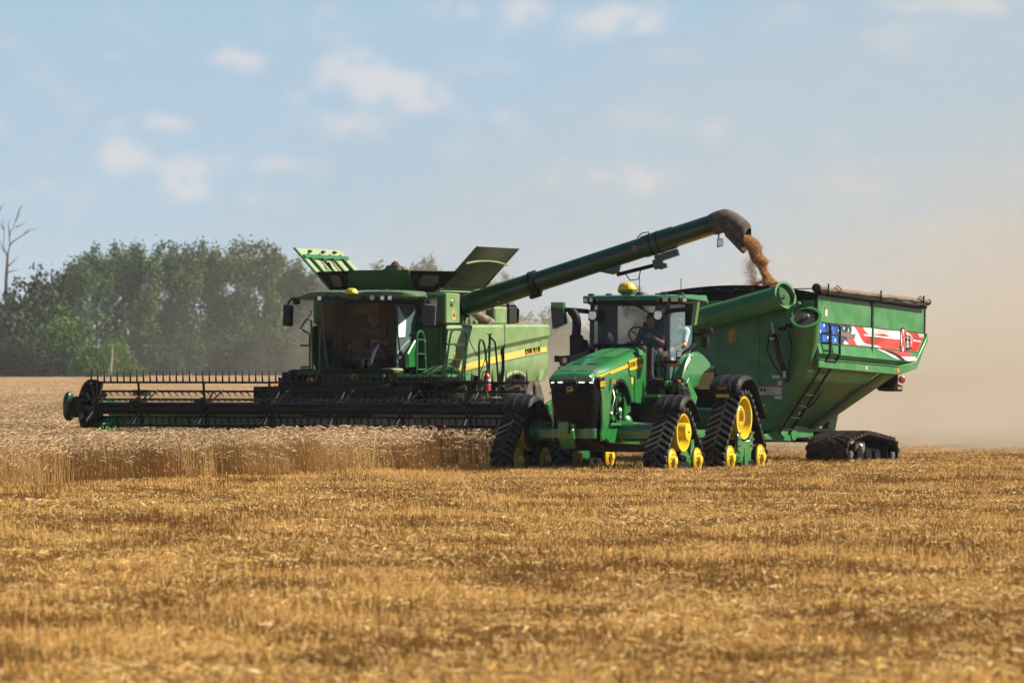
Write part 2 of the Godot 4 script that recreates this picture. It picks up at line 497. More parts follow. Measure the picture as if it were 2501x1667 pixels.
func build_wheat() -> void:
	var meshes := []
	for k in 5:
		var s := Soup.new()
		for i in 190:
			var b := V(rng.randf() - 0.5, 0, rng.randf() - 0.5)
			var h := rng.randf_range(0.34, 0.66) if i % 3 == 0 else rng.randf_range(0.60, 0.78)
			var lean := V(rng.randfn(-0.05, 0.05), 0, rng.randfn(0.02, 0.05))
			var tone := rng.randf_range(0.75, 1.2)
			var stem := Color(0.37 * tone, 0.235 * tone, 0.085 * tone)
			var top := b + lean + V(0, h, 0)
			s.stalk([b, b + lean * 0.4 + V(0, h * 0.55, 0), top], [0.0028, 0.0026, 0.002], stem)
			# the drooping ear
			var dir := (V(-0.75, 0, 0.3) + V(rng.randfn(0, 0.55), 0, rng.randfn(0, 0.55))).normalized()
			var l := rng.randf_range(0.07, 0.115)
			var bend := rng.randf_range(-0.75, 0.5)
			var et := rng.randf_range(0.8, 1.25)
			var ear := Color(0.36 * et, 0.25 * et, 0.14 * et)
			var p1 := top + dir * 0.035 + V(0, 0.03, 0)
			var p2 := p1 + (dir + V(0, bend * 0.6, 0)).normalized() * l * 0.5
			var p3 := p2 + (dir + V(0, bend - 0.5, 0)).normalized() * l * 0.55
			s.stalk([top, p1, p2, p3], [0.002, 0.0055, 0.0075, 0.002], ear, 4)
			for w in 3:
				var q := p2.lerp(p3, 0.4 * w)
				s.tri(q, q + V(0.002, 0.001, 0.002), p3 + (dir + V(rng.randfn(0, 0.35), bend - 0.2 + rng.randfn(0, 0.3), rng.randfn(0, 0.35))) * 0.06, ear * 1.05)
			if i % 3 == 0:
				var q := b + lean * 0.4 + V(0, h * rng.randf_range(0.3, 0.6), 0)
				var d := V(rng.randfn(0, 1), 0, rng.randfn(0, 1)).normalized()
				var w := V(-d.z, 0, d.x) * 0.004
				s.tri(q, q + d * 0.08 + V(0, 0.05, 0) + w, q + d * 0.08 + V(0, 0.05, 0) - w, stem)
				s.tri(q + d * 0.08 + V(0, 0.05, 0) + w, q + d * 0.15 + V(0, -0.03, 0), q + d * 0.08 + V(0, 0.05, 0) - w, stem)
		meshes.append(s.mesh())
	var lists := [[], [], [], [], []]
	var a := deg_to_rad(YAW_COMBINE)
	var f := V(-sin(a), 0, cos(a))
	var nn := V(cos(a), 0, sin(a))
	var o := V(-2.567, 0, -115.01)
	# ahead of the header, then the strips still uncut on the combine's right
	for zi in range(0, 40):
		for xi in range(0, 34):
			var lx := EDGE - 0.5 - xi
			var lz := 3.2 + zi
			var p := o + nn * lx + f * lz
			if absf(p.x) > -p.z * 0.094 + 5.0 or p.z > -74.0: continue
			var shift := 0.32 if xi == 0 else 0.06
			stand(lists, p + nn * rng.randfn(-0.1 if xi == 0 else 0.0, shift) + V(0, 0, rng.randfn(0, 0.06)), 1.0, xi == 0)
	var d := 112.0
	while d < 850.0:
		var step := 1.0 if d < 260.0 else 3.0
		var x := -d * 0.094 - 6.0
		while x < 3.0 - 0.0 * d:
			var p := V(x, 0, -d)
			var q := in_combine(p)
			if q.x < -5.6 and q.z < 3.4:
				stand(lists, p + V(rng.randfn(0, 0.1), 0, rng.randfn(0, 0.1)), step, false)
			x += step
		d += step
	scatter("wheat", "standing ripe wheat, tan ears nodding over brown stems", "wheat", meshes, lists, straw_material())
func stand(lists: Array, p: Vector3, wide: float, edge: bool) -> void:
	var sw := 1.0 + 0.16 * cloud_noise.get_noise_2d(p.x * 0.5, p.z * 0.5)
	var t := 1.0 + 0.18 * cloud_noise.get_noise_2d(p.x * 0.3 + 90.0, p.z * 0.3)
	var b := Basis(Vector3.UP, rng.randfn(0, 0.35)) * Basis.from_scale(V(wide * 1.08, sw * rng.randf_range(0.95, 1.05), wide * 1.08))
	lists[rng.randi() % 5].append([Transform3D(b, p), Color(t, t, t)])

func build_stubble() -> void:
	var up := []
	for k in 6:
		var s := Soup.new()
		for row in 6:
			var x := (row + 0.5) / 6.0 - 0.5
			for i in 58:
				var b := V(x + rng.randfn(0, 0.028), 0, rng.randf() - 0.5)
				var h := rng.randf_range(0.06, 0.195) * (1.15 if rng.randf() < 0.15 else 1.0)
				var tone := rng.randf_range(0.55, 1.4)
				var col := Color(0.36 * tone, 0.208 * tone, 0.056 * tone)
				if rng.randf() < 0.12: col = Color(0.50, 0.34, 0.11)
				s.stalk([b, b + V(rng.randfn(0, 0.2), 1, rng.randfn(0, 0.2)) * h], [0.0032, 0.0028], col)
		for i in 170:
			straw(s, 0.025, 0.09, 0.13)
		up.append(s.mesh())
	var loose := []
	for k in 4:
		var s := Soup.new()
		for i in 300: straw(s, 0.035, 0.15, 0.13)
		loose.append(s.mesh())
	var lists := [[], [], [], [], [], []]
	var lay := [[], [], [], []]
	var a := deg_to_rad(YAW_COMBINE)
	var turn := Basis(Vector3.UP, -a)
	var f := V(-sin(a), 0, cos(a))
	var nn := V(cos(a), 0, sin(a))
	for zi in range(-75, 120):
		for xi in range(-30, 62):
			var p := V(-2.567, 0, -115.01) + nn * (EDGE + 0.5 + xi) + f * zi
			var d := -p.z
			if d < 31.0 or d > 190.0 or absf(p.x) > d * 0.094 + 4.0: continue
			var lx := EDGE + 0.5 + xi
			if xi < 0 and zi > 2: continue
			if lx < -5.0: continue
			var band := 0.5 + 0.5 * sin(lx * 0.62 + 1.2 + 0.9 * cloud_noise.get_noise_2d(p.x * 0.12, p.z * 0.05))
			var rough := cloud_noise.get_noise_2d(p.x * 0.5 + 40.0, p.z * 0.25)
			var t := 1.0 + 0.07 * rough
			var hgt := (1.03 - 0.10 * band) * rng.randf_range(0.95, 1.06)
			lists[rng.randi() % 6].append([Transform3D(turn * Basis(Vector3.UP, PI * (rng.randi() % 2) + rng.randfn(0, 0.05)) * Basis.from_scale(V(1.02, hgt, 1.02)), p + V(rng.randfn(0, 0.03), 0, rng.randfn(0, 0.03))), Color(t, t, t)])
			var many := 0.75 + band * 1.15 + rough * 0.3
			while many > rng.randf():
				many -= 1.0
				var w := rng.randf_range(0.8, 1.15)
				var q := p + V(rng.randfn(0, 0.35), 0, rng.randfn(0, 0.35))
				if q.z > -30.0: continue
				lay[rng.randi() % 4].append([Transform3D(Basis(Vector3.UP, rng.randf() * TAU) * Basis.from_scale(V(1.0, rng.randf_range(0.7, 1.3), 1.0)), q), Color(w, w, w)])
	scatter("stubble", "cut golden wheat stubble in rows over the near field", "stubble", up, lists, straw_material())
	scatter("straw", "loose chopped straw strewn in pale bands over the stubble", "straw", loose, lay, straw_material())
func straw(s: Soup, lo: float, hi: float, high: float) -> void:
	var c := V(rng.randf() - 0.5, rng.randf() * high + 0.01, rng.randf() - 0.5)
	var ang := rng.randf() * TAU
	var l := rng.randf_range(lo, hi)
	var d := V(cos(ang), rng.randfn(0, 0.3), sin(ang)) * l * 0.5
	var tone := rng.randf_range(0.6, 1.25)
	var col := Color(0.42 * tone, 0.258 * tone, 0.076 * tone)
	if rng.randf() < 0.13: col = Color(0.60, 0.46, 0.23)
	if rng.randf() < 0.15:   # a flat leaf
		var w := V(-d.z, 0.3 * l, d.x).normalized() * 0.008
		s.tri(c - d, c + w, c + d, col); s.tri(c - d, c + d, c - w, col)
	else:
		s.stalk([c - d, c + d], [0.003, 0.0026], col)

func build_dust() -> void:
	# [name, label, photo-side position, size, density, tone]
	var beige := lin(0.65, 0.56, 0.455)
	var grey := lin(0.40, 0.37, 0.31)
	for e in [
		[V(33, -2, -205), V(72, 22, 90), 0.009, beige],
		[V(24, -1, -165), V(42, 13, 60), 0.018, beige],
		[V(17, -1, -150), V(29, 9, 46), 0.030, beige],
		[V(46, 0, -240), V(112, 46, 120), 0.0032, beige],
		[V(11, -1, -158), V(32, 5.5, 66), 0.013, beige],
		[V(-3, -4, -240), V(28, 34, 170), 0.0008, grey],
		[V(-2, -3, -220), V(20, 18, 130), 0.0013, grey],
		[V(0, -2, -180), V(16, 12, 90), 0.0026, grey],
		[V(10.5, 0, -127), V(9, 3.2, 9), 0.05, beige],
		[V(14.5, 0, -131), V(11, 4.6, 10), 0.04, beige],
		[V(19, 1, -138), V(12, 7, 12), 0.03, beige],
		[V(14, 2.5, -150), V(10, 7, 14), 0.022, beige],
		[V(23, 3, -160), V(14, 9, 16), 0.02, beige],
		[V(12, 5, -170), V(12, 7, 18), 0.012, beige],
		[V(21, 7, -180), V(16, 9, 20), 0.010, beige],
		[V(5, 0.5, -124), V(7, 2.6, 9), 0.03, beige],
		[V(0.5, 0.8, -128), V(6, 3.4, 10), 0.03, grey],
	]:
		var fm := FogMaterial.new()
		fm.albedo = e[3]; fm.density = e[2]
		var o := FogVolume.new()
		o.name = numbered(self, "dust")
		o.shape = RenderingServer.FOG_VOLUME_SHAPE_ELLIPSOID
		o.size = e[1]; o.position = e[0]; o.material = fm
		add_child(o, true)
		tag(o, "", "", "", "stuff")

# ---- trees beyond the field: a tapered trunk with limbs, a crown of leaf sprays
func leaf_mat(r: float, g: float, b: float) -> StandardMaterial3D:
	var m := StandardMaterial3D.new()
	m.albedo_color = lin(r, g, b); m.vertex_color_use_as_albedo = true
	m.roughness = 0.65; m.metallic_specular = 0.25
	m.backlight_enabled = true; m.backlight = Color(0.35, 0.45, 0.2)
	return m
func crown_mesh(lobes: Array, count: int, leaf: float) -> ArrayMesh:   # lobes: [centre, radii]
	var s := Soup.new()
	var total := 0.0
	for l in lobes: total += l[1].x * l[1].y
	for l in lobes:
		var c: Vector3 = l[0]
		var r: Vector3 = l[1]
		var lobe_tone := rng.randf_range(0.75, 1.25)
		# sprays: small clusters that leave gaps between them
		var sprays := int(count * r.x * r.y / total / 14.0) + 2
		for k in sprays:
			var d := V(rng.randfn(0, 1), rng.randfn(0, 1), rng.randfn(0, 1)).normalized()
			var q := c + d * r * pow(rng.randf(), 0.30)
			var tone := lobe_tone * rng.randf_range(0.75, 1.25)
			for j in 14:
				var p := q + V(rng.randfn(0, 1), rng.randfn(0, 1.2), rng.randfn(0, 1)) * leaf * 1.0
				var t1 := V(rng.randfn(0, 1), rng.randfn(0, 0.7) + 0.3, rng.randfn(0, 1)).normalized() * leaf * rng.randf_range(0.4, 0.75)
				var t2 := t1.cross(V(rng.randfn(0, 1), rng.randfn(0, 1), rng.randfn(0, 1))).normalized() * leaf * 0.42
				var w := tone * rng.randf_range(0.75, 1.25)
				var col := Color(w * 0.9, w, w * 0.8)
				s.tri(p - t1, p + t2, p + t1, col); s.tri(p - t1, p + t1, p - t2, col)
	return s.mesh()
func trunk_geo(h: float, r: float, limbs: int, spread: float, up := 0.6) -> Geo:
	var g := Geo.new()
	var path := []
	var rad := []
	for i in 6:
		path.append(V(rng.randfn(0, 0.02) * h * i / 5.0, h * i / 5.0, rng.randfn(0, 0.02) * h * i / 5.0)); rad.append(r * (1.0 - 0.8 * i / 5.0))
	g.tube(path, rad, 7)
	for i in limbs:
		var t := rng.randf_range(0.3, 0.95)
		var a := rng.randf() * TAU
		var p: Vector3 = path[int(t * 5.0)].lerp(path[mini(int(t * 5.0) + 1, 5)], fmod(t * 5.0, 1.0))
		var l := spread * rng.randf_range(0.5, 1.0)
		var d := V(cos(a), up, sin(a)).normalized()
		g.tube([p, p + d * l * 0.5 + V(0, 0.05 * l, 0), p + d * l + V(0, 0.25 * l, 0)], [r * 0.4 * (1.1 - t), r * 0.25 * (1.1 - t), 0.02], 5)
	return g
func place(px: float, d: float) -> Vector3: return V((px - 1250.5) * d / 13900.0, 0, -d)
func height_at(py: float, d: float) -> float: return 2.0 + (898.0 - py) * d / 13900.0

func build_trees() -> void:
	var bark := paint(lin(0.03, 0.024, 0.018), lin(0.06, 0.05, 0.038), 0.95, 0.7, 0.0, 41)
	var pale := paint(lin(0.3, 0.26, 0.2), lin(0.42, 0.37, 0.3), 0.95, 0.7, 0.0, 42)
	var dark := paint(lin(0.05, 0.045, 0.04), lin(0.09, 0.08, 0.07), 0.95, 0.7, 0.0, 43)
	var poplar_leaf := leaf_mat(0.062, 0.108, 0.028)
	var hazel_leaf := leaf_mat(0.085, 0.14, 0.022)
	var willow_leaf := leaf_mat(0.0261, 0.0417, 0.0157)
	var shrub_leaf := leaf_mat(0.0522, 0.0783, 0.0278)
	# crowns of unit size: 20 m tall poplars in six shapes
	var shapes := []
	var stems := []
	for k in 6:
		var lobes := []
		for i in 19:
			var y := rng.randf_range(4.2, 17.8)
			var w := 2.5 * sin(clampf((y - 1.0) / 20.0, 0.05, 0.95) * PI) + 0.3
			var a := rng.randf() * TAU
			lobes.append([V(cos(a) * w * rng.randf_range(0.3, 0.95), y, sin(a) * w * 0.9), V(rng.randf_range(0.95, 1.45), rng.randf_range(1.5, 2.5), rng.randf_range(0.95, 1.45))])
		lobes.append([V(rng.randfn(0, 0.5), 18.0, 0), V(0.9, 2.0, 0.9)])
		shapes.append(crown_mesh(lobes, 5200, 0.42))
		stems.append(trunk_geo(17.5, 0.32, 12, 3.2, 1.4).mesh())
	var bushes := []
	for k in 4:
		var lobes := []
		for i in 9:
			var a := rng.randf() * TAU
			var q := rng.randf()
			lobes.append([V(cos(a) * 2.6 * q, rng.randf_range(0.8, 4.2 - 2.4 * q), sin(a) * 2.2 * q), V(rng.randf_range(1.0, 1.7), rng.randf_range(0.9, 1.6), 1.3)])
		bushes.append(crown_mesh(lobes, 4800, 0.21))
	var low_stem := trunk_geo(3.0, 0.12, 8, 1.8, 0.9).mesh()
	var tops := [150, 668, 168, 640, 196, 618, 236, 597, 280, 594, 318, 606, 352, 594, 388, 589, 424, 592, 458, 600, 494, 588, 534, 596, 574, 586, 612, 590, 648, 588, 688, 604, 730, 632, 770, 655, 812, 668]
	var said := ["slender poplar on the left end of the tall row", "short poplar second in the row behind the willow", "leaning poplar with a ragged lower left crown", "tall poplar with a twin pointed top left of the row's middle", "poplar with a narrow notch left of its top", "lower poplar between two taller ones in the row", "broad poplar in the left middle of the row", "poplar with the highest crown left of the middle gap", "full poplar just left of the sky gaps", "shorter poplar beside the sky gaps", "poplar just right of the sky gaps", "lower poplar with a split crown right of the gaps", "tallest poplar with the pointed crown", "poplar just right of the tallest one", "rounded poplar left of the combine's mirror", "poplar fading into dust behind the combine's raised left lid", "dusty poplar behind the combine's left lid", "dusty low poplar behind the combine's cab roof", "dusty poplar behind the combine's front tank flap"]
	for i in tops.size() / 2:
		var d := 930.0 + rng.randf_range(-25, 30)
		var h := height_at(tops[i * 2 + 1], d)
		add_tree("poplar_tree", said[i], place(tops[i * 2] + 0.0, d), h / 20.0, h / 20.0 * rng.randf_range(0.84, 1.0), shapes[i % 6], stems[i % 6], poplar_leaf, bark, "poplars in a row beyond the field")
	var far := [[922, 640, "small poplar top showing above the combine's black tank corner"], [1012, 648, "dusty tree top left of the twin crown above the tank"], [1046, 626, "twin crowned tree top showing above the combine's grain tank"], [1130, 690, "dusty tree behind the lower end of the right lid"], [1190, 668, "dusty tree right of the lid under the auger"], [1236, 664, "tree under the unloading auger's lower half"], [1556, 696, "small far tree top beside the tractor's yellow roof dome"]]
	for i in far.size():
		var d := 960.0
		var h := height_at(far[i][1], d)
		add_tree("poplar_tree", far[i][2], place(far[i][0], d), h / 20.0, h / 20.0 * 0.95, shapes[(i + 2) % 6], stems[i % 6], poplar_leaf, bark, "poplars in a row beyond the field")
	var round_ones := [[1285, 724, 1.5, "round hazy tree left of the tractor's left mirror"], [1345, 730, 1.45, "round hazy tree behind the tractor's exhaust pipe"], [1395, 748, 1.3, "low hazy tree between exhaust pipe and cab"], [1440, 770, 1.2, "low hazy tree seen through the tractor's windscreen"], [1510, 776, 1.2, "low hazy tree behind the tractor's driver"]]
	for i in round_ones.size():
		var d := 880.0
		var h := height_at(round_ones[i][1], d)
		add_tree("field_tree", round_ones[i][3], place(round_ones[i][0], d), h / 5.2, h / 5.2 * 0.85, bushes[i % 4], low_stem, shrub_leaf, bark, "hazy round trees behind the tractor")
	var shrubs := [[355, 800, 1.0, 0], [405, 815, 1.1, 0], [452, 790, 1.0, 0], [505, 800, 1.1, 0], [560, 765, 1.1, 0], [610, 790, 1.1, 0], [660, 775, 1.2, 0], [715, 790, 1.2, 0], [765, 800, 1.2, 0]]
	var sl := ["shrub at the poplars' feet nearest the bright bushes", "second shrub at the poplars' feet from the bright bushes", "shrub under the broad poplar left of the sky gaps", "shrub under the sky gaps in the poplar row", "tall light green shrub right under the sky gaps", "shrub under the tallest poplar", "tall dusty shrub left of the combine's mirror", "dusty shrub below the combine's hanging mirror", "dusty shrub against the combine's cab"]
	for i in shrubs.size():
		var h := height_at(shrubs[i][1], 905.0)
		add_tree("shrub", sl[i], place(shrubs[i][0], 905.0 + rng.randfn(0, 4)), h / 5.2, h / 5.2 * 0.8, bushes[i % 4], low_stem, shrub_leaf, bark, "shrubs under the poplars")
	var behind := [[330, "understorey shrub behind the trunks nearest the bright bushes"], [405, "understorey shrub behind the broad poplar's trunk"], [480, "understorey shrub behind the sky gaps of the poplar row"], [560, "understorey shrub behind the split crowned poplar's trunk"], [640, "understorey shrub behind the trunks left of the combine's mirror"], [725, "understorey shrub in the dust behind the combine's mirror"]]
	for i in behind.size():
		var h := height_at(798.0 + 14.0 * sin(i * 2.3), 965.0)
		add_tree("shrub", behind[i][1], place(behind[i][0], 965.0), h / 4.8, h / 4.8 * 1.15, bushes[(i + 1) % 4], low_stem, willow_leaf, bark, "understorey behind the poplar row")
	# nearer clump at the left edge
	for e in [[6, 655, 760.0, 0.95, 0, "wide dark willow at the left edge of the field"], [62, 650, 768.0, 0.85, 1, "dark willow right of the bare tree"], [98, 612, 790.0, 0.62, 2, "dark tree with a loose drooping top right of the bare tree"]]:
		var h := height_at(e[1], e[2])
		add_tree("willow_tree", e[5], place(e[0], e[2]), h / 5.2, h / 5.2 * e[3], bushes[e[4]], low_stem, willow_leaf, bark, "dark willows at the left edge")
	for e in [[145, 722, 745.0, 0.85, 3, "tall bright green bush beside the dark willows"], [185, 768, 738.0, 0.8, 1, "bright green bush left of the pale dead trunk"], [222, 800, 730.0, 0.9, 0, "low bright bush in front of its taller neighbours"], [262, 800, 742.0, 0.9, 2, "olive green bush behind the pale dead trunk"], [305, 848, 735.0, 1.0, 1, "lowest bush sloping down at the clump's right end"], [95, 790, 735.0, 0.9, 0, "dull green bush in front of the dark willows"], [40, 800, 735.0, 0.9, 2, "dull green bush at the photo's left edge"]]:
		var h := height_at(e[1], e[2])
		add_tree("bush", e[5], place(e[0], e[2]), h / 5.2, h / 5.2 * e[3], bushes[e[4]], low_stem, hazel_leaf if e[0] > 100 else willow_leaf, bark, "bushes at the left edge")
	# the bare tree and the dead trunk
	var b := thing("bare_tree", "bare dead tree standing above the dark willows", "tree", place(14, 800.0))
	var g := Geo.new()
	var k := 800.0 / 13900.0
	var pt := func(x: float, y: float, z: float) -> Vector3: return V((x - 14.0) * k, 2.0 + (898.0 - y) * k, z)
	g.tube([V(0, 0, 0), pt.call(14, 690, 0), pt.call(17, 640, 0.2), pt.call(19, 612, 0)], [0.34, 0.25, 0.18, 0.13], 7)
	part(b, "trunk", g, dark)
	for br in [[[19, 645, 0], [17, 628, 0.5], [8, 600, 0.5], [11, 560, 0.8], [9, 530, 1]], [[18, 622, 0], [23, 595, -0.4], [20, 570, -0.6], [30, 556, -0.8], [36, 535, -1], [50, 518, -1.2]], [[22, 600, 0], [32, 590, 0.6], [55, 575, 1.0], [78, 562, 1.3], [92, 558, 1.4]], [[20, 650, 0], [30, 640, 0.4], [46, 625, 0.8]], [[36, 552, -0.8], [44, 552, -1], [60, 540, -1.2]], [[14, 620, 0], [4, 606, -0.3], [-2, 585, -0.5]], [[23, 575, -0.5], [18, 550, -0.4], [22, 536, -0.2]], [[9, 560, 0.8], [3, 548, 1.0], [6, 540, 1.1]], [[17, 665, 0], [30, 662, 0.3], [45, 658, 0.5]], [[36, 540, -1], [46, 508, -1], [52, 500, -1]], [[-6, 520, 0], [2, 505, 0], [10, 497, 0]], [[60, 573, 1], [64, 566, 1], [74, 556, 1.2]]]:
		var path := []
		var rad := []
		for i in br.size():
			path.append(pt.call(br[i][0], br[i][1], br[i][2])); rad.append(lerpf(0.105, 0.02, float(i) / (br.size() - 1)))
		part(b, "branch", Geo.new().tube(path, rad, 5), dark)
	b = thing("dead_trunk", "pale dead trunk leaning among the bright bushes", "tree trunk", place(270, 727.0))
	part(b, "trunk", Geo.new().tube([V(-0.25, 0, 0), V(-0.1, 1.4, 0), V(0.15, 3.4, 0), V(0.2, 5.2, 0)], [0.2, 0.17, 0.14, 0.05], 7), pale)
func add_tree(called: String, label: String, at: Vector3, tall: float, wide: float, crown: Mesh, stem: Mesh, leaf: Material, bark: Material, group: String) -> void:
	var t := thing(called, label, "bush" if called in ["bush", "shrub"] else "tree", at, rng.randf() * 360.0, group)
	var c := put(t, "crown", crown, leaf); c.scale = V(wide, tall, wide)
	var s := put(t, "trunk", stem, bark); s.scale = V(wide, tall, wide)

# ---- shared pieces
func hull(circles: Array, grow: float) -> PackedVector2Array:   # circles: [z, y, r]; outline round them all, counter-clockwise
	var pts := PackedVector2Array()
	for c in circles:
		for k in 56:
			var a := TAU * k / 56.0
			pts.push_back(Vector2(c[0], c[1]) + Vector2(cos(a), sin(a)) * (c[2] + grow))
	var h := Geometry2D.convex_hull(pts)
	h.remove_at(h.size() - 1)
	if Geometry2D.is_polygon_clockwise(h): h.reverse()
	return h
func resample(h: PackedVector2Array, n: int) -> Array:   # even steps along the loop: [point, outward normal]
	var total := 0.0
	for i in h.size(): total += h[i].distance_to(h[(i + 1) % h.size()])
	var out := []
	var k := 0
	var gone := 0.0
	for i in n:
		var want := total * i / n
		while gone + h[k].distance_to(h[(k + 1) % h.size()]) < want:
			gone += h[k].distance_to(h[(k + 1) % h.size()]); k += 1
		var a := h[k]
		var b := h[(k + 1) % h.size()]
		var t := (b - a).normalized()
		out.append([a + t * (want - gone), Vector2(t.y, -t.x)])
	return out
func track_belt(parent: Node3D, circles: Array, x0: float, x1: float, lugs: int, rubber: Material, lug_h := 0.05, thick := 0.045, slant := 0.16, straight := false) -> void:
	var loop := resample(hull(circles, 0.0), 110)
	var g := Geo.new()
	var rings := []
	for e in loop:
		var p: Vector2 = e[0]
		var q: Vector2 = e[0] + e[1] * thick
		var m: Vector2 = e[0] + e[1] * thick * 0.5
		rings.append(PackedVector3Array([V(x0 + 0.01, p.y, p.x), V(x0, m.y, m.x), V(x0 + 0.015, q.y, q.x), V(x1 - 0.015, q.y, q.x), V(x1, m.y, m.x), V(x1 - 0.01, p.y, p.x)]))
	rings.append(rings[0])
	g.loft(rings, false)
	var belt := part(parent, "track_belt", g, rubber)
	var fine := resample(hull(circles, thick), lugs * 8)
	var hidden := Geo.new()
	var mid := (x0 + x1) * 0.5
	var half := (x1 - x0) * 0.5
	for i in lugs:
		for side in [-1.0, 1.0]:
			var s0 := i * 8 + (4 if side > 0.0 else 0)
			var l := Geo.new()
			var base := []
			var top := []
			var steps := 3
			var prev := []
			var path_len := 0.0
			for k in steps + 1:
				var f := float(k) / steps
				var x: float = mid - side * 0.02 + side * (half * 1.0 + 0.02) * f
				var at := fposmod(s0 - f * slant / 0.15 * 8.0, float(lugs * 8))
				var e = fine[int(at) % fine.size()]
				var e2 = fine[(int(at) + 1) % fine.size()]
				var p: Vector2 = (e[0] as Vector2).lerp(e2[0], at - floorf(at))
				var n: Vector2 = e[1]
				var t := Vector2(-n.y, n.x)
				var w := 0.034 + 0.008 * f
				var d := (0.0 if straight else 1.0)
				prev.append([p - n * 0.01 - t * (w + 0.012), p - n * 0.01 + t * (w + 0.012), p + n * lug_h + t * w * 0.8, p + n * lug_h - t * w * 0.8, x])
			var rr := []
			for e in prev:
				rr.append(PackedVector3Array([V(e[4], e[0].y, e[0].x), V(e[4], e[1].y, e[1].x), V(e[4], e[2].y, e[2].x), V(e[4], e[3].y, e[3].x)]))
			var n0: Vector2 = fine[s0 % fine.size()][1]
			if n0.y > -0.5 and (n0.x > -0.3 or n0.y > 0.5):
				l.loft(rr)
				part(belt, "lug", l, M.lug_rubber if rubber == M.rubber else rubber, 20.0)
			else:
				hidden.loft(rr)
	var rest := part(belt, "ground_lugs", hidden, rubber, 20.0)
	rest.set_meta("kind", "stuff")
func bolts(parent: Node3D, c: Vector3, axis: Vector3, r: float, n: int, size: float, m: Material) -> void:
	var t := axis.normalized()
	var up := t.cross(V(0, 0, 1)).normalized()
	var side := t.cross(up)
	for k in n:
		var a := TAU * k / n
		var p := c + (up * cos(a) + side * sin(a)) * r
		part(parent, "bolt", Geo.new().cyl(p - t * 0.01, p + t * size, size * 0.9, size * 0.7, 6), m)
func emblem(parent: Node3D, at: Vector3, b: Basis, w: float, ink: Material, ground: Material) -> void:
	# rounded badge with a leaping deer
	var o := Node3D.new()
	o.name = numbered(parent, "emblem"); parent.add_child(o, true)
	o.transform = Transform3D(b, at)
	var ring := []
	var inner := []
	for k in 24:
		var a := TAU * k / 24.0
		var q := V(signf(cos(a)) * pow(absf(cos(a)), 0.45), signf(sin(a)) * pow(absf(sin(a)), 0.45), 0)
		ring.append([q.x * w * 0.5, q.y * w * 0.5]); inner.append([q.x * w * 0.42, q.y * w * 0.42])
	part(o, "border", Geo.new().prism(ring, "z", 0.0, 0.008), ink)
	part(o, "plate", Geo.new().prism(inner, "z", 0.0, 0.011), ground)
	var deer := [[-0.36, -0.10], [-0.20, -0.02], [-0.10, 0.04], [0.10, 0.02], [0.20, 0.08], [0.24, 0.22], [0.20, 0.34], [0.30, 0.26], [0.38, 0.20], [0.33, 0.14], [0.27, 0.02], [0.22, -0.08], [0.34, -0.16], [0.30, -0.28], [0.25, -0.19], [0.12, -0.12], [-0.06, -0.12], [-0.16, -0.16], [-0.22, -0.32], [-0.29, -0.30], [-0.24, -0.16]]
	var pts := []
	for p in deer: pts.append([p[0] * w, p[1] * w])
	part(o, "deer", Geo.new().prism(pts, "z", 0.0, 0.015), ink)
func lamp(parent: Node3D, called: String, c: Vector3, s: Vector3, b: Basis, body: Material, lens: Material) -> void:
	var o := part(parent, called, Geo.new().box(c, s, 0.02, b), body)
	part(o, "lens", Geo.new().box(c + b * V(0, 0, s.z * 0.5 + 0.002), V(s.x * 0.86, s.y * 0.82, 0.012), 0.004, b), lens)
func chain(parent: Node3D, a: Vector3, b: Vector3, sag: float, m: Material) -> void:
	var path := []
	for i in 11:
		var t := i / 10.0
		path.append(a.lerp(b, t) - V(0, sag * 4.0 * t * (1.0 - t), 0))
	part(parent, "chain", Geo.new().tube(path, 0.009, 5), m)
func bar(parent: Node3D, called: String, path: Array, r: float, m: Material, sides := 8) -> MeshInstance3D:
	return part(parent, called, Geo.new().tube(path, r, sides), m)
func tyre(parent: Node3D, c: Vector3, r: float, w: float, lugs: int, m: Material, rim: Material) -> void:
	var o := part(parent, "tyre", Geo.new().lathe(c - V(w * 0.5, 0, 0), V(1, 0, 0), [[0.04, r * 0.55], [0.0, r * 0.62], [0.0, r * 0.84], [0.06, r * 0.95], [0.16, r * 0.985], [w - 0.16, r * 0.985], [w - 0.06, r * 0.95], [w, r * 0.84], [w, r * 0.62], [w - 0.04, r * 0.55]], 40), m)
	for i in lugs:
		for side in [-1.0, 1.0]:
			var a := TAU * (i + (0.5 if side > 0 else 0.0)) / lugs
			var rr := []
			for k in 4:
				var f := k / 3.0
				var b: float = a - f * 0.32
				var rad := r * (1.0 - 0.05 * f * f)
				var d := V(0, cos(b), sin(b))
				var t := V(0, -sin(b), cos(b))
				var p := c + V(side * w * 0.49 * f, 0, 0)
				rr.append(PackedVector3Array([p + d * (rad - 0.07) - t * 0.05, p + d * (rad - 0.07) + t * 0.05, p + d * (rad + 0.03) + t * 0.03, p + d * (rad + 0.03) - t * 0.03]))
			part(o, "lug", Geo.new().loft(rr), m, 20.0)
	part(parent, "wheel_rim", Geo.new().lathe(c - V(w * 0.4, 0, 0), V(1, 0, 0), [[0.0, r * 0.1], [0.0, r * 0.5], [0.05, r * 0.57], [w * 0.75, r * 0.57], [w * 0.8, r * 0.5], [w * 0.55, r * 0.42], [w * 0.6, r * 0.16], [w * 0.75, r * 0.14], [w * 0.75, 0.01]], 32), rim)

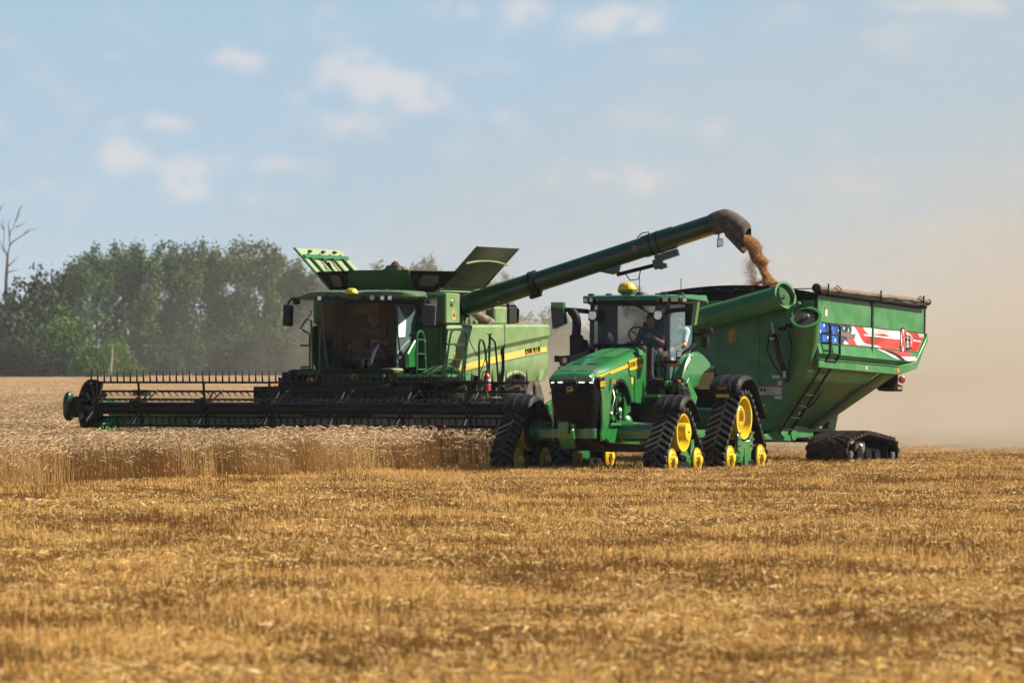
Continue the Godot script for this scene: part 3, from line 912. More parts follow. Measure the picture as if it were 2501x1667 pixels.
# ---- the combine
func flank_x(y: float, z: float) -> float:    # the side panel bulges above a crease that climbs towards the back
	var c := crease_y(z)
	var x := 1.45
	if y > c + 0.16: x = 1.47
	elif y > c + 0.06: x = lerpf(1.405, 1.47, (y - c - 0.06) / 0.10)
	else: x = 1.405 + 0.035 * smoothstep(0.0, 0.5, c + 0.06 - y)
	if y < 2.02: x -= (2.02 - y) * 0.28
	return x
func crease_y(z: float) -> float:
	var t := clampf((0.1 - z) / 5.5, 0.0, 1.0)
	return 1.96 + 0.56 * pow(t, 0.72)
func flank_bottom(z: float) -> float:
	var a := 1.72
	var d := absf(z + 3.70)
	if d < 0.62: a = maxf(a, 1.36 + sqrt(0.62 * 0.62 - d * d) * 0.86)
	return a
func flank_panel(z0: float, z1: float, s: float) -> Geo:
	var g := Geo.new()
	var rows := []
	var n := int(absf(z1 - z0) / 0.12) + 2
	for i in n:
		var z := lerpf(z0, z1, float(i) / (n - 1))
		var top := 2.86 + 0.055 * clampf(-z / 5.0, 0.0, 1.0)
		var row := []
		var c := crease_y(z)
		var ys := [flank_bottom(z)]
		for k in [0.25, 0.5, 0.75, 1.0]: ys.append(lerpf(ys[0], c - 0.1, k) if c - 0.1 > ys[0] else ys[0] + 0.01 * k)
		for y in [c + 0.05, c + 0.06, c + 0.11, c + 0.16, c + 0.17, lerpf(c + 0.17, top, 0.5), top - 0.05]: ys.append(maxf(y, ys[-1] + 0.002))
		for y in ys: row.append(V(s * flank_x(y, z), y, z))
		row.append(V(s * 1.44, top - 0.012, z)); row.append(V(s * 1.40, top, z)); row.append(V(s * 1.2, top + 0.01, z))
		rows.append(row)
	return g.sheet(rows, V(-0.03 * s, 0, 0))

func build_combine() -> void:
	var t := thing("combine_harvester", "dusty green combine harvester with raised tank lids and long unloading auger", "combine harvester", V(-2.567, 0, -115.01), -YAW_COMBINE)
	var G: Material = M.combine_green
	# lower body and decks
	part(t, "chassis", Geo.new().box(V(0, 1.45, -2.6), V(2.3, 0.9, 5.2), 0.05), M.black)
	part(t, "inner_body", Geo.new().box(V(0, 2.25, -2.6), V(2.62, 1.1, 5.3), 0.05), G)
	part(t, "side_panel", flank_panel(0.33, -2.90, 1.0), M.dusty_green, 32.0)
	part(t, "rear_panel", flank_panel(-2.93, -5.55, 1.0), M.dusty_green, 32.0)
	part(t, "side_panel", flank_panel(0.33, -2.90, -1.0), M.dusty_green, 32.0)
	part(t, "rear_panel", flank_panel(-2.93, -5.55, -1.0), M.dusty_green, 32.0)
	part(t, "rear_cover", Geo.new().prism([[-5.5, 2.9], [-5.62, 2.6], [-5.52, 2.1], [-5.2, 1.7], [-5.0, 1.7], [-5.2, 2.9]], "x", -1.42, 1.42, 0.03), M.dusty_green)
	part(t, "panel_seam", Geo.new().prism([[-2.925, 2.88], [-2.905, 2.88], [-2.905, 2.45], [-2.86, 2.38], [-2.88, 1.95], [-2.80, 1.72], [-2.825, 1.72], [-2.905, 1.95], [-2.885, 2.38], [-2.925, 2.45]], "x", 1.36, 1.476), M.ink)
	part(t, "deck", Geo.new().box(V(0, 2.87, -3.9), V(2.5, 0.05, 3.3), 0.01), M.tan)
	# the yellow stripe with its lettering
	var rows := []
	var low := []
	for i in 46:
		var z := lerpf(0.0, -5.50, i / 45.0)
		var c := crease_y(z) - 0.03
		var th := 0.135 * clampf(-z / 0.9, 0.02, 1.0)
		var row := []
		var lrow := []
		for k in 4:
			var y := c - th * k / 3.0 - 0.015
			row.append(V(flank_x(y, z) + 0.004, y, z))
		rows.append(row)
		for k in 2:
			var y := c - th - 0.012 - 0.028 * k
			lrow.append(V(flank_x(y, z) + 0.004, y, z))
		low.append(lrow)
	part(t, "stripe", Geo.new().sheet(rows, V(0.004, 0, 0)), M.stripe)
	part(t, "stripe_shadow_line", Geo.new().sheet(low, V(0.003, 0, 0)), M.lid_green)  # thin darker green line just below the yellow stripe
	var side := face(V(0, 0.075, -1), V(0, 1, 0.075))
	lettering(t, "lettering", "JOHN DEERE", 0.12, M.ink, V(1.427, crease_y(-4.65) - 0.105, -4.67), side, 0.012, 1.0, "Droid Sans", 400)
	lettering(t, "lettering", "S780", 0.12, M.stripe, V(1.478, 2.25, -0.22), face(V(0, 0.1, -1), V(0, 1, 0.1)), 0.012, 1.0, "Droid Sans", 400)
	part(t, "wheel_arch", Geo.new().tube([V(1.36, 1.72, -3.06), V(1.40, 1.83, -3.2), V(1.42, 1.89, -3.45), V(1.42, 1.905, -3.70), V(1.42, 1.89, -3.95), V(1.40, 1.83, -4.2), V(1.36, 1.72, -4.34)], 0.045, 8), M.pale_green)
	# tank body
	part(t, "tank_front", Geo.new().box(V(0, 3.19, -0.02), V(2.86, 0.64, 0.72), 0.05), G)
	part(t, "tank_side", Geo.new().box(V(1.425, 3.20, -0.06), V(0.06, 0.60, 0.74), 0.025), M.dusty_green)
	part(t, "tank_side", Geo.new().box(V(-1.425, 3.20, -0.06), V(0.06, 0.60, 0.74), 0.025), M.dusty_green)
	part(t, "tank", Geo.new().box(V(0, 3.2, -1.45), V(2.4, 0.66, 2.2), 0.03), M.lid_green)
	part(t, "tank_rim", Geo.new().box(V(1.2, 3.55, -1.1), V(0.10, 0.05, 2.5), 0.015), M.pale_green)
	part(t, "tank_rim", Geo.new().box(V(-1.2, 3.55, -1.1), V(0.10, 0.05, 2.5), 0.015), M.pale_green)
	part(t, "shelf_edge", Geo.new().box(V(0.1, 2.865, 0.30), V(2.78, 0.03, 0.12), 0.01), M.ink)
	part(t, "front_wall", Geo.new().box(V(0.02, 2.4, 0.22), V(2.76, 0.92, 0.16), 0.04), G)
	part(t, "service_door", Geo.new().box(V(1.08, 2.42, 0.315), V(0.44, 0.78, 0.03), 0.012), G)
	part(t, "service_door", Geo.new().box(V(0.94, 3.2, 0.355), V(0.40, 0.34, 0.02), 0.012), M.gloss_black)
	part(t, "label", Geo.new().box(V(1.2, 3.33, 0.345), V(0.14, 0.16, 0.008), 0.0), M.white)
	part(t, "label", Geo.new().box(V(1.2, 3.385, 0.350), V(0.13, 0.04, 0.004), 0.0), M.dark_amber)
	part(t, "side_light", Geo.new().lathe(V(1.45, 3.31, 0.02), V(1, 0, 0), [[0.0, 0.065], [0.03, 0.065], [0.045, 0.05], [0.05, 0.01]], 18), M.lamp)
	part(t, "sticker", Geo.new().prism([[-0.02, 2.97], [-0.18, 2.97], [-0.18, 3.06], [-0.16, 3.1], [-0.10, 3.18], [-0.04, 3.1], [-0.02, 3.06]], "x", 1.45, 1.460), M.stripe)
	part(t, "sticker", Geo.new().prism([[-0.045, 3.03], [-0.155, 3.03], [-0.10, 3.13]], "x", 1.45, 1.464), M.ink)
	# raised lids, front flap, canvas corners with their windows, the heap of machinery in the tank
	for s in [-1.0, 1.0]:
		var lid := Geo.new()
		var rr := []
		for i in 9:
			var f := i / 8.0
			var row := []
			for k in 9:
				var q := k / 8.0
				var bulge := 0.05 * sin(q * PI) * sin(f * PI)
				row.append(V(s * (lerpf(1.19, 1.99, f) + bulge * 0.7), lerpf(3.60, 4.44, f) - bulge * 0.7, lerpf(0.02, -2.42, q)))
			rr.append(row)
		lid.sheet(rr, V(-0.022 * s, -0.022, 0))
		var o := part(t, "tank_lid", lid, M.lid_green if s > 0 else M.pale_green)
		if s > 0:
			part(o, "rib", Geo.new().tube([V(1.74, 4.10, -0.05), V(1.77, 4.15, -0.6), V(1.785, 4.17, -1.2), V(1.77, 4.15, -1.8), V(1.74, 4.10, -2.36)], 0.02, 6), M.dusty_green)
		else:
			for z in [-0.35, -0.95, -1.5, -2.05]:
				part(o, "rib", Geo.new().box(V(-1.52, 3.97, z), V(0.05, 0.98, 0.06), 0.01, Basis(V(0, 0, 1), deg_to_rad(43.5))), G)
			part(o, "rib", Geo.new().box(V(-1.80, 4.27, -1.2), V(0.05, 0.09, 2.3), 0.01, Basis(V(0, 0, 1), deg_to_rad(43.5))), M.green)
			for z in [-0.6, -1.3, -1.9]:
				part(o, "slot", Geo.new().box(V(-1.90, 4.385, z), V(0.03, 0.05, 0.14), 0.005, Basis(V(0, 0, 1), deg_to_rad(43.5))), M.ink)
			part(o, "lid_edge", Geo.new().tube([V(-1.2, 3.6, 0.03), V(-1.99, 4.44, 0.03)], 0.025, 6), M.green)
			bar(o, "gas_strut", [V(-1.62, 4.15, -0.9), V(-1.28, 3.75, -0.6)], 0.025, M.ink)
			part(o, "latch", Geo.new().box(V(-1.25, 3.78, -0.55), V(0.18, 0.16, 0.2), 0.02), M.ink)
	part(t, "hinge_line", Geo.new().tube([V(1.2, 3.6, 0.05), V(1.2, 3.6, -2.45)], 0.028, 8), M.pale_green)
	part(t, "front_flap", Geo.new().hexa([V(-0.70, 3.545, 0.22), V(0.74, 3.545, 0.22), V(0.66, 3.97, 0.34), V(-0.66, 3.97, 0.34)], [V(-0.70, 3.545, 0.26), V(0.74, 3.545, 0.26), V(0.66, 3.97, 0.38), V(-0.66, 3.97, 0.38)]), G)
	for s in [-1.0, 1.0]:
		var a := V(s * 0.66, 3.96, 0.32)
		var b := V(s * 1.60, 3.93, 0.02) if s > 0 else V(s * 1.52, 3.95, 0.0)
		var c := V(s * 1.18, 3.56, 0.02)
		var d := V(s * 0.72, 3.55, 0.2)
		var cv := part(t, "canvas_corner", Geo.new().hexa([a, b, c, d], [a - V(0, 0, 0.03), b - V(0, 0, 0.03), c - V(0, 0, 0.03), d - V(0, 0, 0.03)]), M.canvas)
		var mid := (a * 1.1 + b * 0.9 + c * 1.0 + d) * 0.25
		var ex := (b - a + c - d).normalized()
		var ey := (a - d + b - c).normalized()
		var w: float = 0.19 if s > 0 else 0.13
		var win := []
		for k in 16:
			var an := TAU * k / 16.0
			win.append(mid + ex * w * signf(cos(an)) * pow(absf(cos(an)), 0.5) + ey * 0.125 * signf(sin(an)) * pow(absf(sin(an)), 0.5) + V(0, 0, 0.012))
		var wg := Geo.new()
		wg.loft([PackedVector3Array(win), PackedVector3Array(win.map(func(p): return p + V(0, 0, 0.008)))])
		part(cv, "window", wg, M.tan)
	part(t, "canvas_back", Geo.new().hexa([V(-1.5, 3.93, -2.3), V(1.5, 3.9, -2.3), V(1.15, 3.55, -2.3), V(-1.15, 3.55, -2.3)], [V(-1.5, 3.93, -2.35), V(1.5, 3.9, -2.35), V(1.15, 3.55, -2.35), V(-1.15, 3.55, -2.35)]), M.canvas)
	var fill := Geo.new()
	for e in [[-0.28, 4.0, -1.0, 0.20], [-0.16, 4.09, -0.95, 0.15], [-0.04, 3.98, -1.05, 0.18], [-0.4, 3.93, -1.0, 0.17], [0.09, 3.93, -1.08, 0.14]]:
		fill.box(V(e[0], e[1], e[2]), Vector3.ONE * e[3], 0.05, Basis.from_euler(V(e[0] * 5.0, e[1] * 3.0, e[3] * 8.0)))
	part(t, "tank_auger_head", fill, M.tan, 60.0)
	bar(t, "tank_auger", [V(-0.1, 3.3, -0.9), V(-0.18, 4.02, -1.0)], 0.16, M.tan, 14)
	part(t, "tank_beam", Geo.new().box(V(0.75, 3.93, -1.7), V(1.3, 0.10, 0.10), 0.02), M.lid_green)
	# unloading auger
	var dir := (V(6.72, 4.90, -1.2) - V(1.3, 3.27, -1.2)).normalized()
	var b0 := V(1.22, 3.25, -1.2)
	var au := part(t, "unloading_auger", Geo.new().lathe(b0, dir, [[-0.1, 0.05], [-0.1, 0.222], [1.60, 0.222], [1.60, 0.205], [5.72, 0.205], [5.72, 0.02]], 30), M.auger_green)
	for k in [0.02, 1.56, 1.66, 4.26, 4.42]:
		part(au, "flange", Geo.new().lathe(b0, dir, [[k, 0.18], [k, 0.252 if k < 3.0 else 0.232], [k + 0.035, 0.252 if k < 3.0 else 0.232], [k + 0.035, 0.18]], 28), M.black)
	part(au, "hinge_knuckle", Geo.new().box(b0 + dir * 1.62 + V(0.05, -0.26, 0.05), V(0.24, 0.08, 0.14), 0.02, Basis(V(0, 0, 1), 0.29)), M.black)
	part(au, "collar", Geo.new().lathe(b0, dir, [[4.05, 0.2], [4.1, 0.226], [4.75, 0.226], [4.8, 0.2]], 28), M.auger_green)
	part(au, "bracket", Geo.new().prism([[3.02, 0.0], [3.5, 0.0], [3.42, -0.14], [3.3, -0.15]], "z", -0.05, 0.05), M.auger_green).transform = Transform3D(Basis(V(0, 0, 1), atan2(dir.y, dir.x)), b0 - Basis(V(0, 0, 1), atan2(dir.y, dir.x)) * V(0, 0.19, 0))
	part(au, "bracket", Geo.new().box(V(4.5, -0.12, 0), V(0.5, 0.14, 0.14)).box(V(4.28, -0.22, 0), V(0.2, 0.2, 0.1)).box(V(4.36, -0.3, 0), V(0.16, 0.1, 0.1)), M.auger_green).transform = Transform3D(Basis(V(0, 0, 1), atan2(dir.y, dir.x)), b0 - Basis(V(0, 0, 1), atan2(dir.y, dir.x)) * V(0, 0.19, 0))
	bar(au, "cylinder", [b0 + dir * 3.42 + V(0.06, -0.36, 0), b0 + dir * 4.32 + V(0.06, -0.42, 0)], 0.04, M.black)
	bar(au, "hose", [b0 + dir * 3.6 + V(0.05, -0.38, 0), b0 + dir * 3.68 + V(0.1, -0.55, 0.02), b0 + dir * 3.86 + V(0.1, -0.58, 0.02), b0 + dir * 3.95 + V(0.06, -0.42, 0)], 0.012, M.ink)
	bar(au, "hose", [b0 + dir * 4.02 + V(-0.05, 0.2, 0.1), b0 + dir * 4.1 + V(-0.03, 0.27, 0.1), b0 + dir * 4.25 + V(-0.02, 0.25, 0.12), b0 + dir * 4.3 + V(0, 0.1, 0.2)], 0.012, M.ink)
	part(au, "label", Geo.new().box(b0 + dir * 3.95 + V(0, 0, 0.207), V(0.12, 0.14, 0.004), 0.0), M.tan)
	# the curved rubber spout
	var rings := []
	var cen := [b0 + dir * 5.62, b0 + dir * 5.85, V(6.92, 4.90, -1.2), V(7.06, 4.80, -1.2), V(7.19, 4.68, -1.2), V(7.30, 4.53, -1.2)]
	var hs := [0.225, 0.235, 0.255, 0.265, 0.265, 0.26]
	var tn := [dir, dir, V(0.86, -0.2, 0), V(0.78, -0.6, 0), V(0.74, -0.68, 0), V(0.92, -0.25, 0)]
	for j in (cen.size() - 1) * 5 + 1:
		var i := mini(j / 5, cen.size() - 2)
		var f := j / 5.0 - i
		var a0 := maxi(i - 1, 0)
		var a3 := mini(i + 2, cen.size() - 1)
		var tt: Vector3 = (tn[i] as Vector3).normalized().slerp((tn[i + 1] as Vector3).normalized(), f)
		var mid: Vector3 = (cen[i] as Vector3).cubic_interpolate(cen[i + 1], cen[a0], cen[a3], f)
		var hh := lerpf(hs[i], hs[i + 1], f)
		var up := V(-tt.y, tt.x, 0)
		var ring := PackedVector3Array()
		for k in 24:
			var a := TAU * k / 24.0
			ring.push_back(mid + up * sin(a) * hh + V(0, 0, 1) * cos(a) * 0.235)
		rings.append(ring)
	var sp := Geo.new().loft(rings, false)
	part(t, "spout", sp, M.dusty_plastic, 50.0)
	lamp(t, "spout_light", V(6.80, 4.50, -1.05), V(0.12, 0.16, 0.1), Basis(V(0, 1, 0), 0.4), M.ink, M.lamp)
	bar(t, "light_bracket", [V(6.76, 4.68, -1.1), V(6.74, 4.45, -1.06), V(6.76, 4.4, -1.05)], 0.015, M.ink)
	# engine deck
	part(t, "silencer", Geo.new().cyl(V(1.15, 3.22, -1.5), V(1.24, 2.93, -2.75), 0.085, 0.085, 18), M.rust_pipe)
	part(t, "silencer_band", Geo.new().cyl(V(1.222, 2.99, -2.49), V(1.228, 2.97, -2.58), 0.094, 0.094, 18), M.steel)
	part(t, "engine_block", Geo.new().box(V(0.3, 3.05, -2.6), V(1.3, 0.36, 0.8), 0.06).box(V(0.9, 2.98, -2.0), V(0.5, 0.24, 0.5), 0.05), M.black)
	bar(t, "exhaust_pipe", [V(1.0, 3.0, -1.45), V(1.1, 3.12, -1.7), V(1.05, 3.16, -2.0), V(0.9, 3.1, -2.2)], 0.06, M.rust_pipe)
	part(t, "air_box", Geo.new().box(V(1.05, 3.08, -3.3), V(0.4, 0.36, 0.75), 0.03), M.dusty_green)
	part(t, "battery_box", Geo.new().box(V(1.1, 3.09, -3.85), V(0.4, 0.34, 0.45), 0.02), M.ink)
	part(t, "air_intake", Geo.new().lathe(V(0.6, 3.1, -3.2), V(0, 1, 0), [[0.0, 0.3], [0.35, 0.3], [0.42, 0.2], [0.42, 0.02]], 20), M.black)
	bar(t, "guard_rail", [V(1.0, 3.28, -3.2), V(1.0, 3.34, -3.6), V(0.9, 3.45, -3.0), V(0.6, 3.52, -2.6)], 0.022, M.ink)
	bar(t, "hose", [V(1.1, 2.95, -4.15), V(1.1, 3.25, -4.2), V(1.05, 3.38, -4.05), V(0.9, 3.3, -3.6), V(0.8, 3.1, -3.2)], 0.035, M.ink)
	bar(t, "hose", [V(1.2, 2.95, -4.35), V(1.2, 3.2, -4.4), V(1.15, 3.3, -4.3), V(1.0, 3.25, -4.0)], 0.03, M.black)
	bar(t, "pipe", [V(1.2, 3.1, -3.0), V(1.15, 3.27, -3.05), V(1.1, 3.3, -3.6), V(1.08, 3.3, -4.0)], 0.02, M.dusty_plastic)
	part(t, "filter", Geo.new().cyl(V(1.1, 3.2, -2.9), V(1.1, 3.42, -2.9), 0.05), M.pale_green)
	for i in 5:
		bar(t, "cable", [V(1.25, 2.9, -1.2 - 0.3 * i), V(1.22 - 0.05 * i, 3.05 + 0.02 * (i % 2), -1.35 - 0.3 * i), V(1.1, 2.95, -1.6 - 0.3 * i)], 0.018, M.black if i % 2 else M.dark_steel)
	part(t, "rear_lid", Geo.new().prism([[-4.1, 2.88], [-4.5, 2.98], [-5.3, 2.95], [-5.5, 2.88]], "x", -1.1, 1.3, 0.02), M.tan)
	# cab
	var cab := t
	part(cab, "cab_floor", Geo.new().box(V(0, 1.93, 0.95), V(1.56, 0.10, 1.2), 0.03), M.black)
	part(cab, "cab_back", Geo.new().box(V(0, 2.65, 0.34), V(1.6, 1.35, 0.05), 0.01), M.canvas)
	var wr := []
	for i in 9:
		var f := i / 8.0
		var row := []
		for k in 13:
			var q := k / 12.0 * 2.0 - 1.0
			var y := lerpf(1.99, 3.30, f)
			row.append(V(q * lerpf(0.72, 0.77, f), y, lerpf(1.26, 1.44, f) + 0.16 * (1.0 - q * q) - 0.10 * pow(f - 0.5, 2.0)))
		wr.append(row)
	var wg0 := Geo.new()
	for i in wr.size() - 1:
		for k in wr[0].size() - 1: wg0.quad(wr[i][k], wr[i][k + 1], wr[i + 1][k + 1], wr[i + 1][k])
	part(cab, "windscreen", wg0, M.dark_glass, 60.0)
	for s in [-1.0, 1.0]:
		bar(cab, "pillar", [V(s * 0.73, 1.97, 1.24), V(s * 0.765, 2.6, 1.36), V(s * 0.78, 3.30, 1.40)], 0.04 if s > 0 else 0.028, M.ink if s > 0 else M.tan)
		bar(cab, "rear_pillar", [V(s * 0.84, 1.97, 0.40), V(s * 0.86, 3.30, 0.44)], 0.045, M.ink)
		part(cab, "side_glass", Geo.new().hexa([V(s * 0.745, 2.0, 1.20), V(s * 0.79, 3.28, 1.36), V(s * 0.87, 3.28, 0.47), V(s * 0.85, 2.25, 0.45)], [V(s * 0.750, 2.0, 1.20), V(s * 0.795, 3.28, 1.36), V(s * 0.875, 3.28, 0.47), V(s * 0.855, 2.25, 0.45)]), M.clear_glass)
		part(cab, "door_sill", Geo.new().prism([[1.06, 2.00], [1.06, 2.26], [0.48, 2.66], [0.46, 2.02]], "x", s * 0.86, s * 0.92, 0.015), M.green)
		part(cab, "door_pull", Geo.new().box(V(s * 0.87, 2.70, 0.62), V(0.04, 0.03, 0.18), 0.01), M.ink)
	part(cab, "sun_blind", Geo.new().hexa([V(-0.25, 3.28, 1.38), V(0.42, 3.28, 1.38), V(0.42, 3.08, 1.40), V(-0.25, 3.08, 1.40)], [V(-0.25, 3.28, 1.37), V(0.42, 3.28, 1.37), V(0.42, 3.08, 1.39), V(-0.25, 3.08, 1.39)]), M.tan)
	part(cab, "side_blind", Geo.new().hexa([V(0.805, 3.24, 1.28), V(0.835, 2.95, 0.92), V(0.825, 2.62, 0.95), V(0.79, 2.60, 1.22)], [V(0.80, 3.24, 1.28), V(0.83, 2.95, 0.92), V(0.82, 2.62, 0.95), V(0.785, 2.60, 1.22)]), mat(0.45, 0.55, 0.62, 0.4))
	part(cab, "steering_column", Geo.new().tube([V(-0.02, 1.98, 1.22), V(-0.03, 2.3, 1.18), V(-0.05, 2.55, 1.02)], [0.10, 0.06, 0.07], 12), M.dusty_plastic)
	part(cab, "steering_wheel", ring_geo(V(-0.05, 2.60, 0.98), V(0, 0.8, -0.5), 0.19, 0.016), M.ink)
	part(cab, "seat", Geo.new().box(V(-0.02, 2.18, 0.62), V(0.52, 0.14, 0.5), 0.05).box(V(-0.02, 2.56, 0.40), V(0.5, 0.66, 0.12), 0.05), M.canvas)
	part(cab, "armrest_console", Geo.new().box(V(-0.38, 2.38, 0.74), V(0.16, 0.10, 0.46), 0.03).box(V(-0.36, 2.55, 1.0), V(0.22, 0.17, 0.03), 0.01), M.black)
	part(cab, "foot_rail", Geo.new().tube([V(-0.30, 2.18, 1.36), V(0.25, 2.18, 1.36)], 0.014, 6), M.steel)
	# roof with its arms and lamps
	var roof := []
	for k in 21:
		var q := k / 20.0 * 2.0 - 1.0
		var x := q * 1.42
		var wide := clampf((1.0 - absf(x) / 1.42) * 3.0, 0.0, 1.0)
		var zf := 1.46 + 0.20 * wide - 0.06 * q * q
		var zb := lerpf(1.22, 0.32, smoothstep(0.0, 0.9, wide))
		var top := lerpf(3.435, 3.535, smoothstep(0.0, 1.0, wide)) + 0.02 * (1.0 - q * q)
		var notch := 0.06 * exp(-pow((x + 0.02) / 0.16, 2.0))
		roof.append(PackedVector3Array([V(x, 3.375 + 0.02 * wide * 0.0, zf - 0.03), V(x, 3.42, zf), V(x, top - 0.035 - notch, zf - 0.02), V(x, top - notch * 0.3, zf - 0.12), V(x, top, (zf + zb) * 0.5), V(x, top - 0.01, zb + 0.04), V(x, 3.36, zb)]))
	part(cab, "roof", Geo.new().loft(roof), paint(lin(0.022, 0.075, 0.024), lin(0.085, 0.115, 0.055), 0.6, 0.5, 0.1, 51), 42.0)
	part(cab, "lamp_bay", Geo.new().box(V(-0.50, 3.395, 1.60), V(0.62, 0.10, 0.10), 0.02).box(V(0.46, 3.395, 1.60), V(0.72, 0.10, 0.10), 0.02), M.ink)
	for e in [[-0.74, 1], [-0.60, 0], [-0.36, 0], [0.20, 0], [0.40, 0], [0.62, 1], [0.78, 1]]:
		if e[1]: part(cab, "roof_lamp", Geo.new().box(V(e[0], 3.39, 1.655), V(0.085, 0.085, 0.03), 0.02), M.lamp)
		else: part(cab, "roof_lamp", Geo.new().lathe(V(e[0], 3.40, 1.645), V(0, 0, 1), [[0.0, 0.058], [0.015, 0.052], [0.02, 0.01]], 18), M.dark_steel if e[0] != 0.40 else M.steel)
	dome(cab, V(-0.06, 3.42, 1.62), 0.9)
	part(cab, "antenna_base", Geo.new().lathe(V(0.46, 3.54, 1.1), V(0, 1, 0), [[0.0, 0.11], [0.02, 0.06], [0.05, 0.05], [0.05, 0.01]], 14), M.black)
	bar(cab, "antenna", [V(0.46, 3.55, 1.1), V(0.46, 3.80, 1.1)], 0.006, M.ink, 5)
	for s in [-1.0, 1.0]:
		bar(cab, "mirror_arm", [V(s * 1.38, 3.40, 1.36), V(s * 1.47, 3.38, 1.38), V(s * 1.53, 3.30, 1.40), V(s * 1.54, 3.22, 1.40)], 0.022, M.plastic)
		part(cab, "mirror_pivot", Geo.new().lathe(V(s * 1.36, 3.33, 1.34), V(0, 0, 1), [[0.0, 0.065], [0.08, 0.065], [0.08, 0.01]], 14), M.ink)
		part(cab, "mirror", Geo.new().box(V(s * 1.53, 3.05, 1.40), V(0.25, 0.43, 0.11), 0.07, Basis(V(0, 1, 0), s * 0.5) * Basis(V(0, 0, 1), -0.05)), M.mirror_grey if s > 0 else M.plastic, 60.0)
	# wipers
	bar(cab, "wiper", [V(-0.05, 3.33, 1.60), V(-0.35, 2.95, 1.58), V(-0.66, 2.55, 1.44)], 0.014, M.ink)
	bar(cab, "wiper", [V(-0.12, 3.33, 1.60), V(-0.42, 2.95, 1.57), V(-0.62, 2.70, 1.46), V(-0.70, 2.50, 1.40)], 0.010, M.ink)
	bar(cab, "cable", [V(-0.05, 3.34, 1.6), V(0.0, 3.25, 1.6), V(0.09, 3.22, 1.6), V(0.16, 3.3, 1.6)], 0.010, M.ink)
	bar(cab, "door_rail", [V(0.80, 3.18, 1.42), V(0.81, 2.9, 1.40), V(0.86, 2.3, 1.30)], 0.018, M.ink)
	part(cab, "hinge", Geo.new().box(V(0.80, 2.98, 1.40), V(0.05, 0.10, 0.05), 0.01), M.ink)
	part(cab, "hinge", Geo.new().box(V(0.87, 2.28, 1.29), V(0.09, 0.10, 0.05), 0.01), M.ink)
	# front skirt with emblem
	var sk := []
	for k in 11:
		var q := k / 10.0 * 2.0 - 1.0
		var x := q * 0.80
		var z := 1.28 + 0.22 * (1.0 - q * q * q * q)
		sk.append(PackedVector3Array([V(x, 1.72, z - 0.10), V(x, 1.80, z), V(x, 1.93, z + 0.02), V(x, 1.985, z - 0.03), V(x, 1.985, z - 0.3), V(x, 1.72, z - 0.3)]))
	part(t, "front_skirt", Geo.new().loft(sk), G, 42.0)
	emblem(t, V(-0.04, 1.87, 1.52), Basis(), 0.15, M.stripe, M.ink)
	part(t, "skirt_top", Geo.new().lathe(V(0.62, 1.96, 1.25), V(0, 1, 0), [[-0.06, 0.02], [-0.06, 0.26], [0.0, 0.27], [0.03, 0.24], [0.035, 0.02]], 20), M.pale_green)
	part(t, "skirt_lamp", Geo.new().lathe(V(0.58, 1.845, 1.46), V(0, 0, 1), [[0.0, 0.035], [0.03, 0.03], [0.03, 0.01]], 12), M.lamp)
	part(t, "feeder_house", Geo.new().hexa([V(-0.7, 1.9, 0.9), V(0.7, 1.9, 0.9), V(0.7, 1.0, 0.6), V(-0.7, 1.0, 0.6)], [V(-0.75, 1.25, 2.5), V(0.75, 1.25, 2.5), V(0.75, 0.5, 2.45), V(-0.75, 0.5, 2.45)]), M.dark_steel)
	part(t, "under_frame", Geo.new().box(V(0.75, 1.62, 1.15), V(1.1, 0.16, 0.3), 0.03), M.black)
	part(t, "under_frame", Geo.new().box(V(-0.9, 1.72, 1.1), V(0.7, 0.10, 0.3), 0.03), M.black)
	# right platform (seen left of the cab)
	part(t, "right_platform", Geo.new().box(V(-1.05, 1.90, 0.95), V(0.55, 0.10, 0.9), 0.02), G)
	lamp(t, "turn_signal", V(-1.05, 1.76, 1.34), V(0.16, 0.12, 0.08), Basis(), M.ink, M.amber)
	part(t, "right_door", Geo.new().prism([[1.2, 1.95], [1.2, 2.5], [1.05, 2.95], [0.5, 2.95], [0.5, 1.95]], "x", -0.95, -0.90, 0.01), G)
	bar(t, "right_rail", [V(-1.12, 1.95, 1.25), V(-1.11, 2.68, 1.28), V(-1.22, 2.74, 1.3), V(-1.30, 2.79, 1.3), V(-1.18, 2.97, 1.3), V(-1.08, 2.96, 1.3), V(-1.06, 2.6, 1.28), V(-1.06, 1.95, 1.25)], 0.022, G)
	bar(t, "right_rail", [V(-1.17, 2.97, 1.3), V(-1.07, 3.08, 1.3), V(-1.07, 3.15, 1.3)], 0.015, G)
	for y in [2.02, 2.45]: bar(t, "step", [V(-1.32, y, 1.25), V(-1.1, y, 1.25)], 0.02, G)
	# left platform, ladder, rails and chains
	part(t, "left_platform", Geo.new().box(V(1.35, 1.84, 0.85), V(1.1, 0.07, 1.0), 0.015).box(V(1.75, 1.80, 0.45), V(0.5, 0.14, 0.5), 0.02), M.green)
	part(t, "platform_fender", Geo.new().tube([V(1.2, 1.86, 0.95), V(1.35, 1.97, 0.7), V(1.55, 2.0, 0.5), V(1.75, 1.92, 0.35)], [0.05, 0.07, 0.07, 0.05], 8), G)
	bar(t, "door_ladder", [V(1.22, 1.88, 1.30), V(1.20, 2.62, 1.25), V(1.20, 2.70, 1.2), V(1.2, 2.74, 1.08), V(1.2, 2.72, 0.95), V(1.2, 2.62, 0.86), V(1.22, 1.82, 0.80)], 0.02, M.green)
	for y in [1.97, 2.28, 2.56]: bar(t, "rung", [V(1.21, y, 1.27), V(1.21, y, 0.83)], 0.014, M.green)
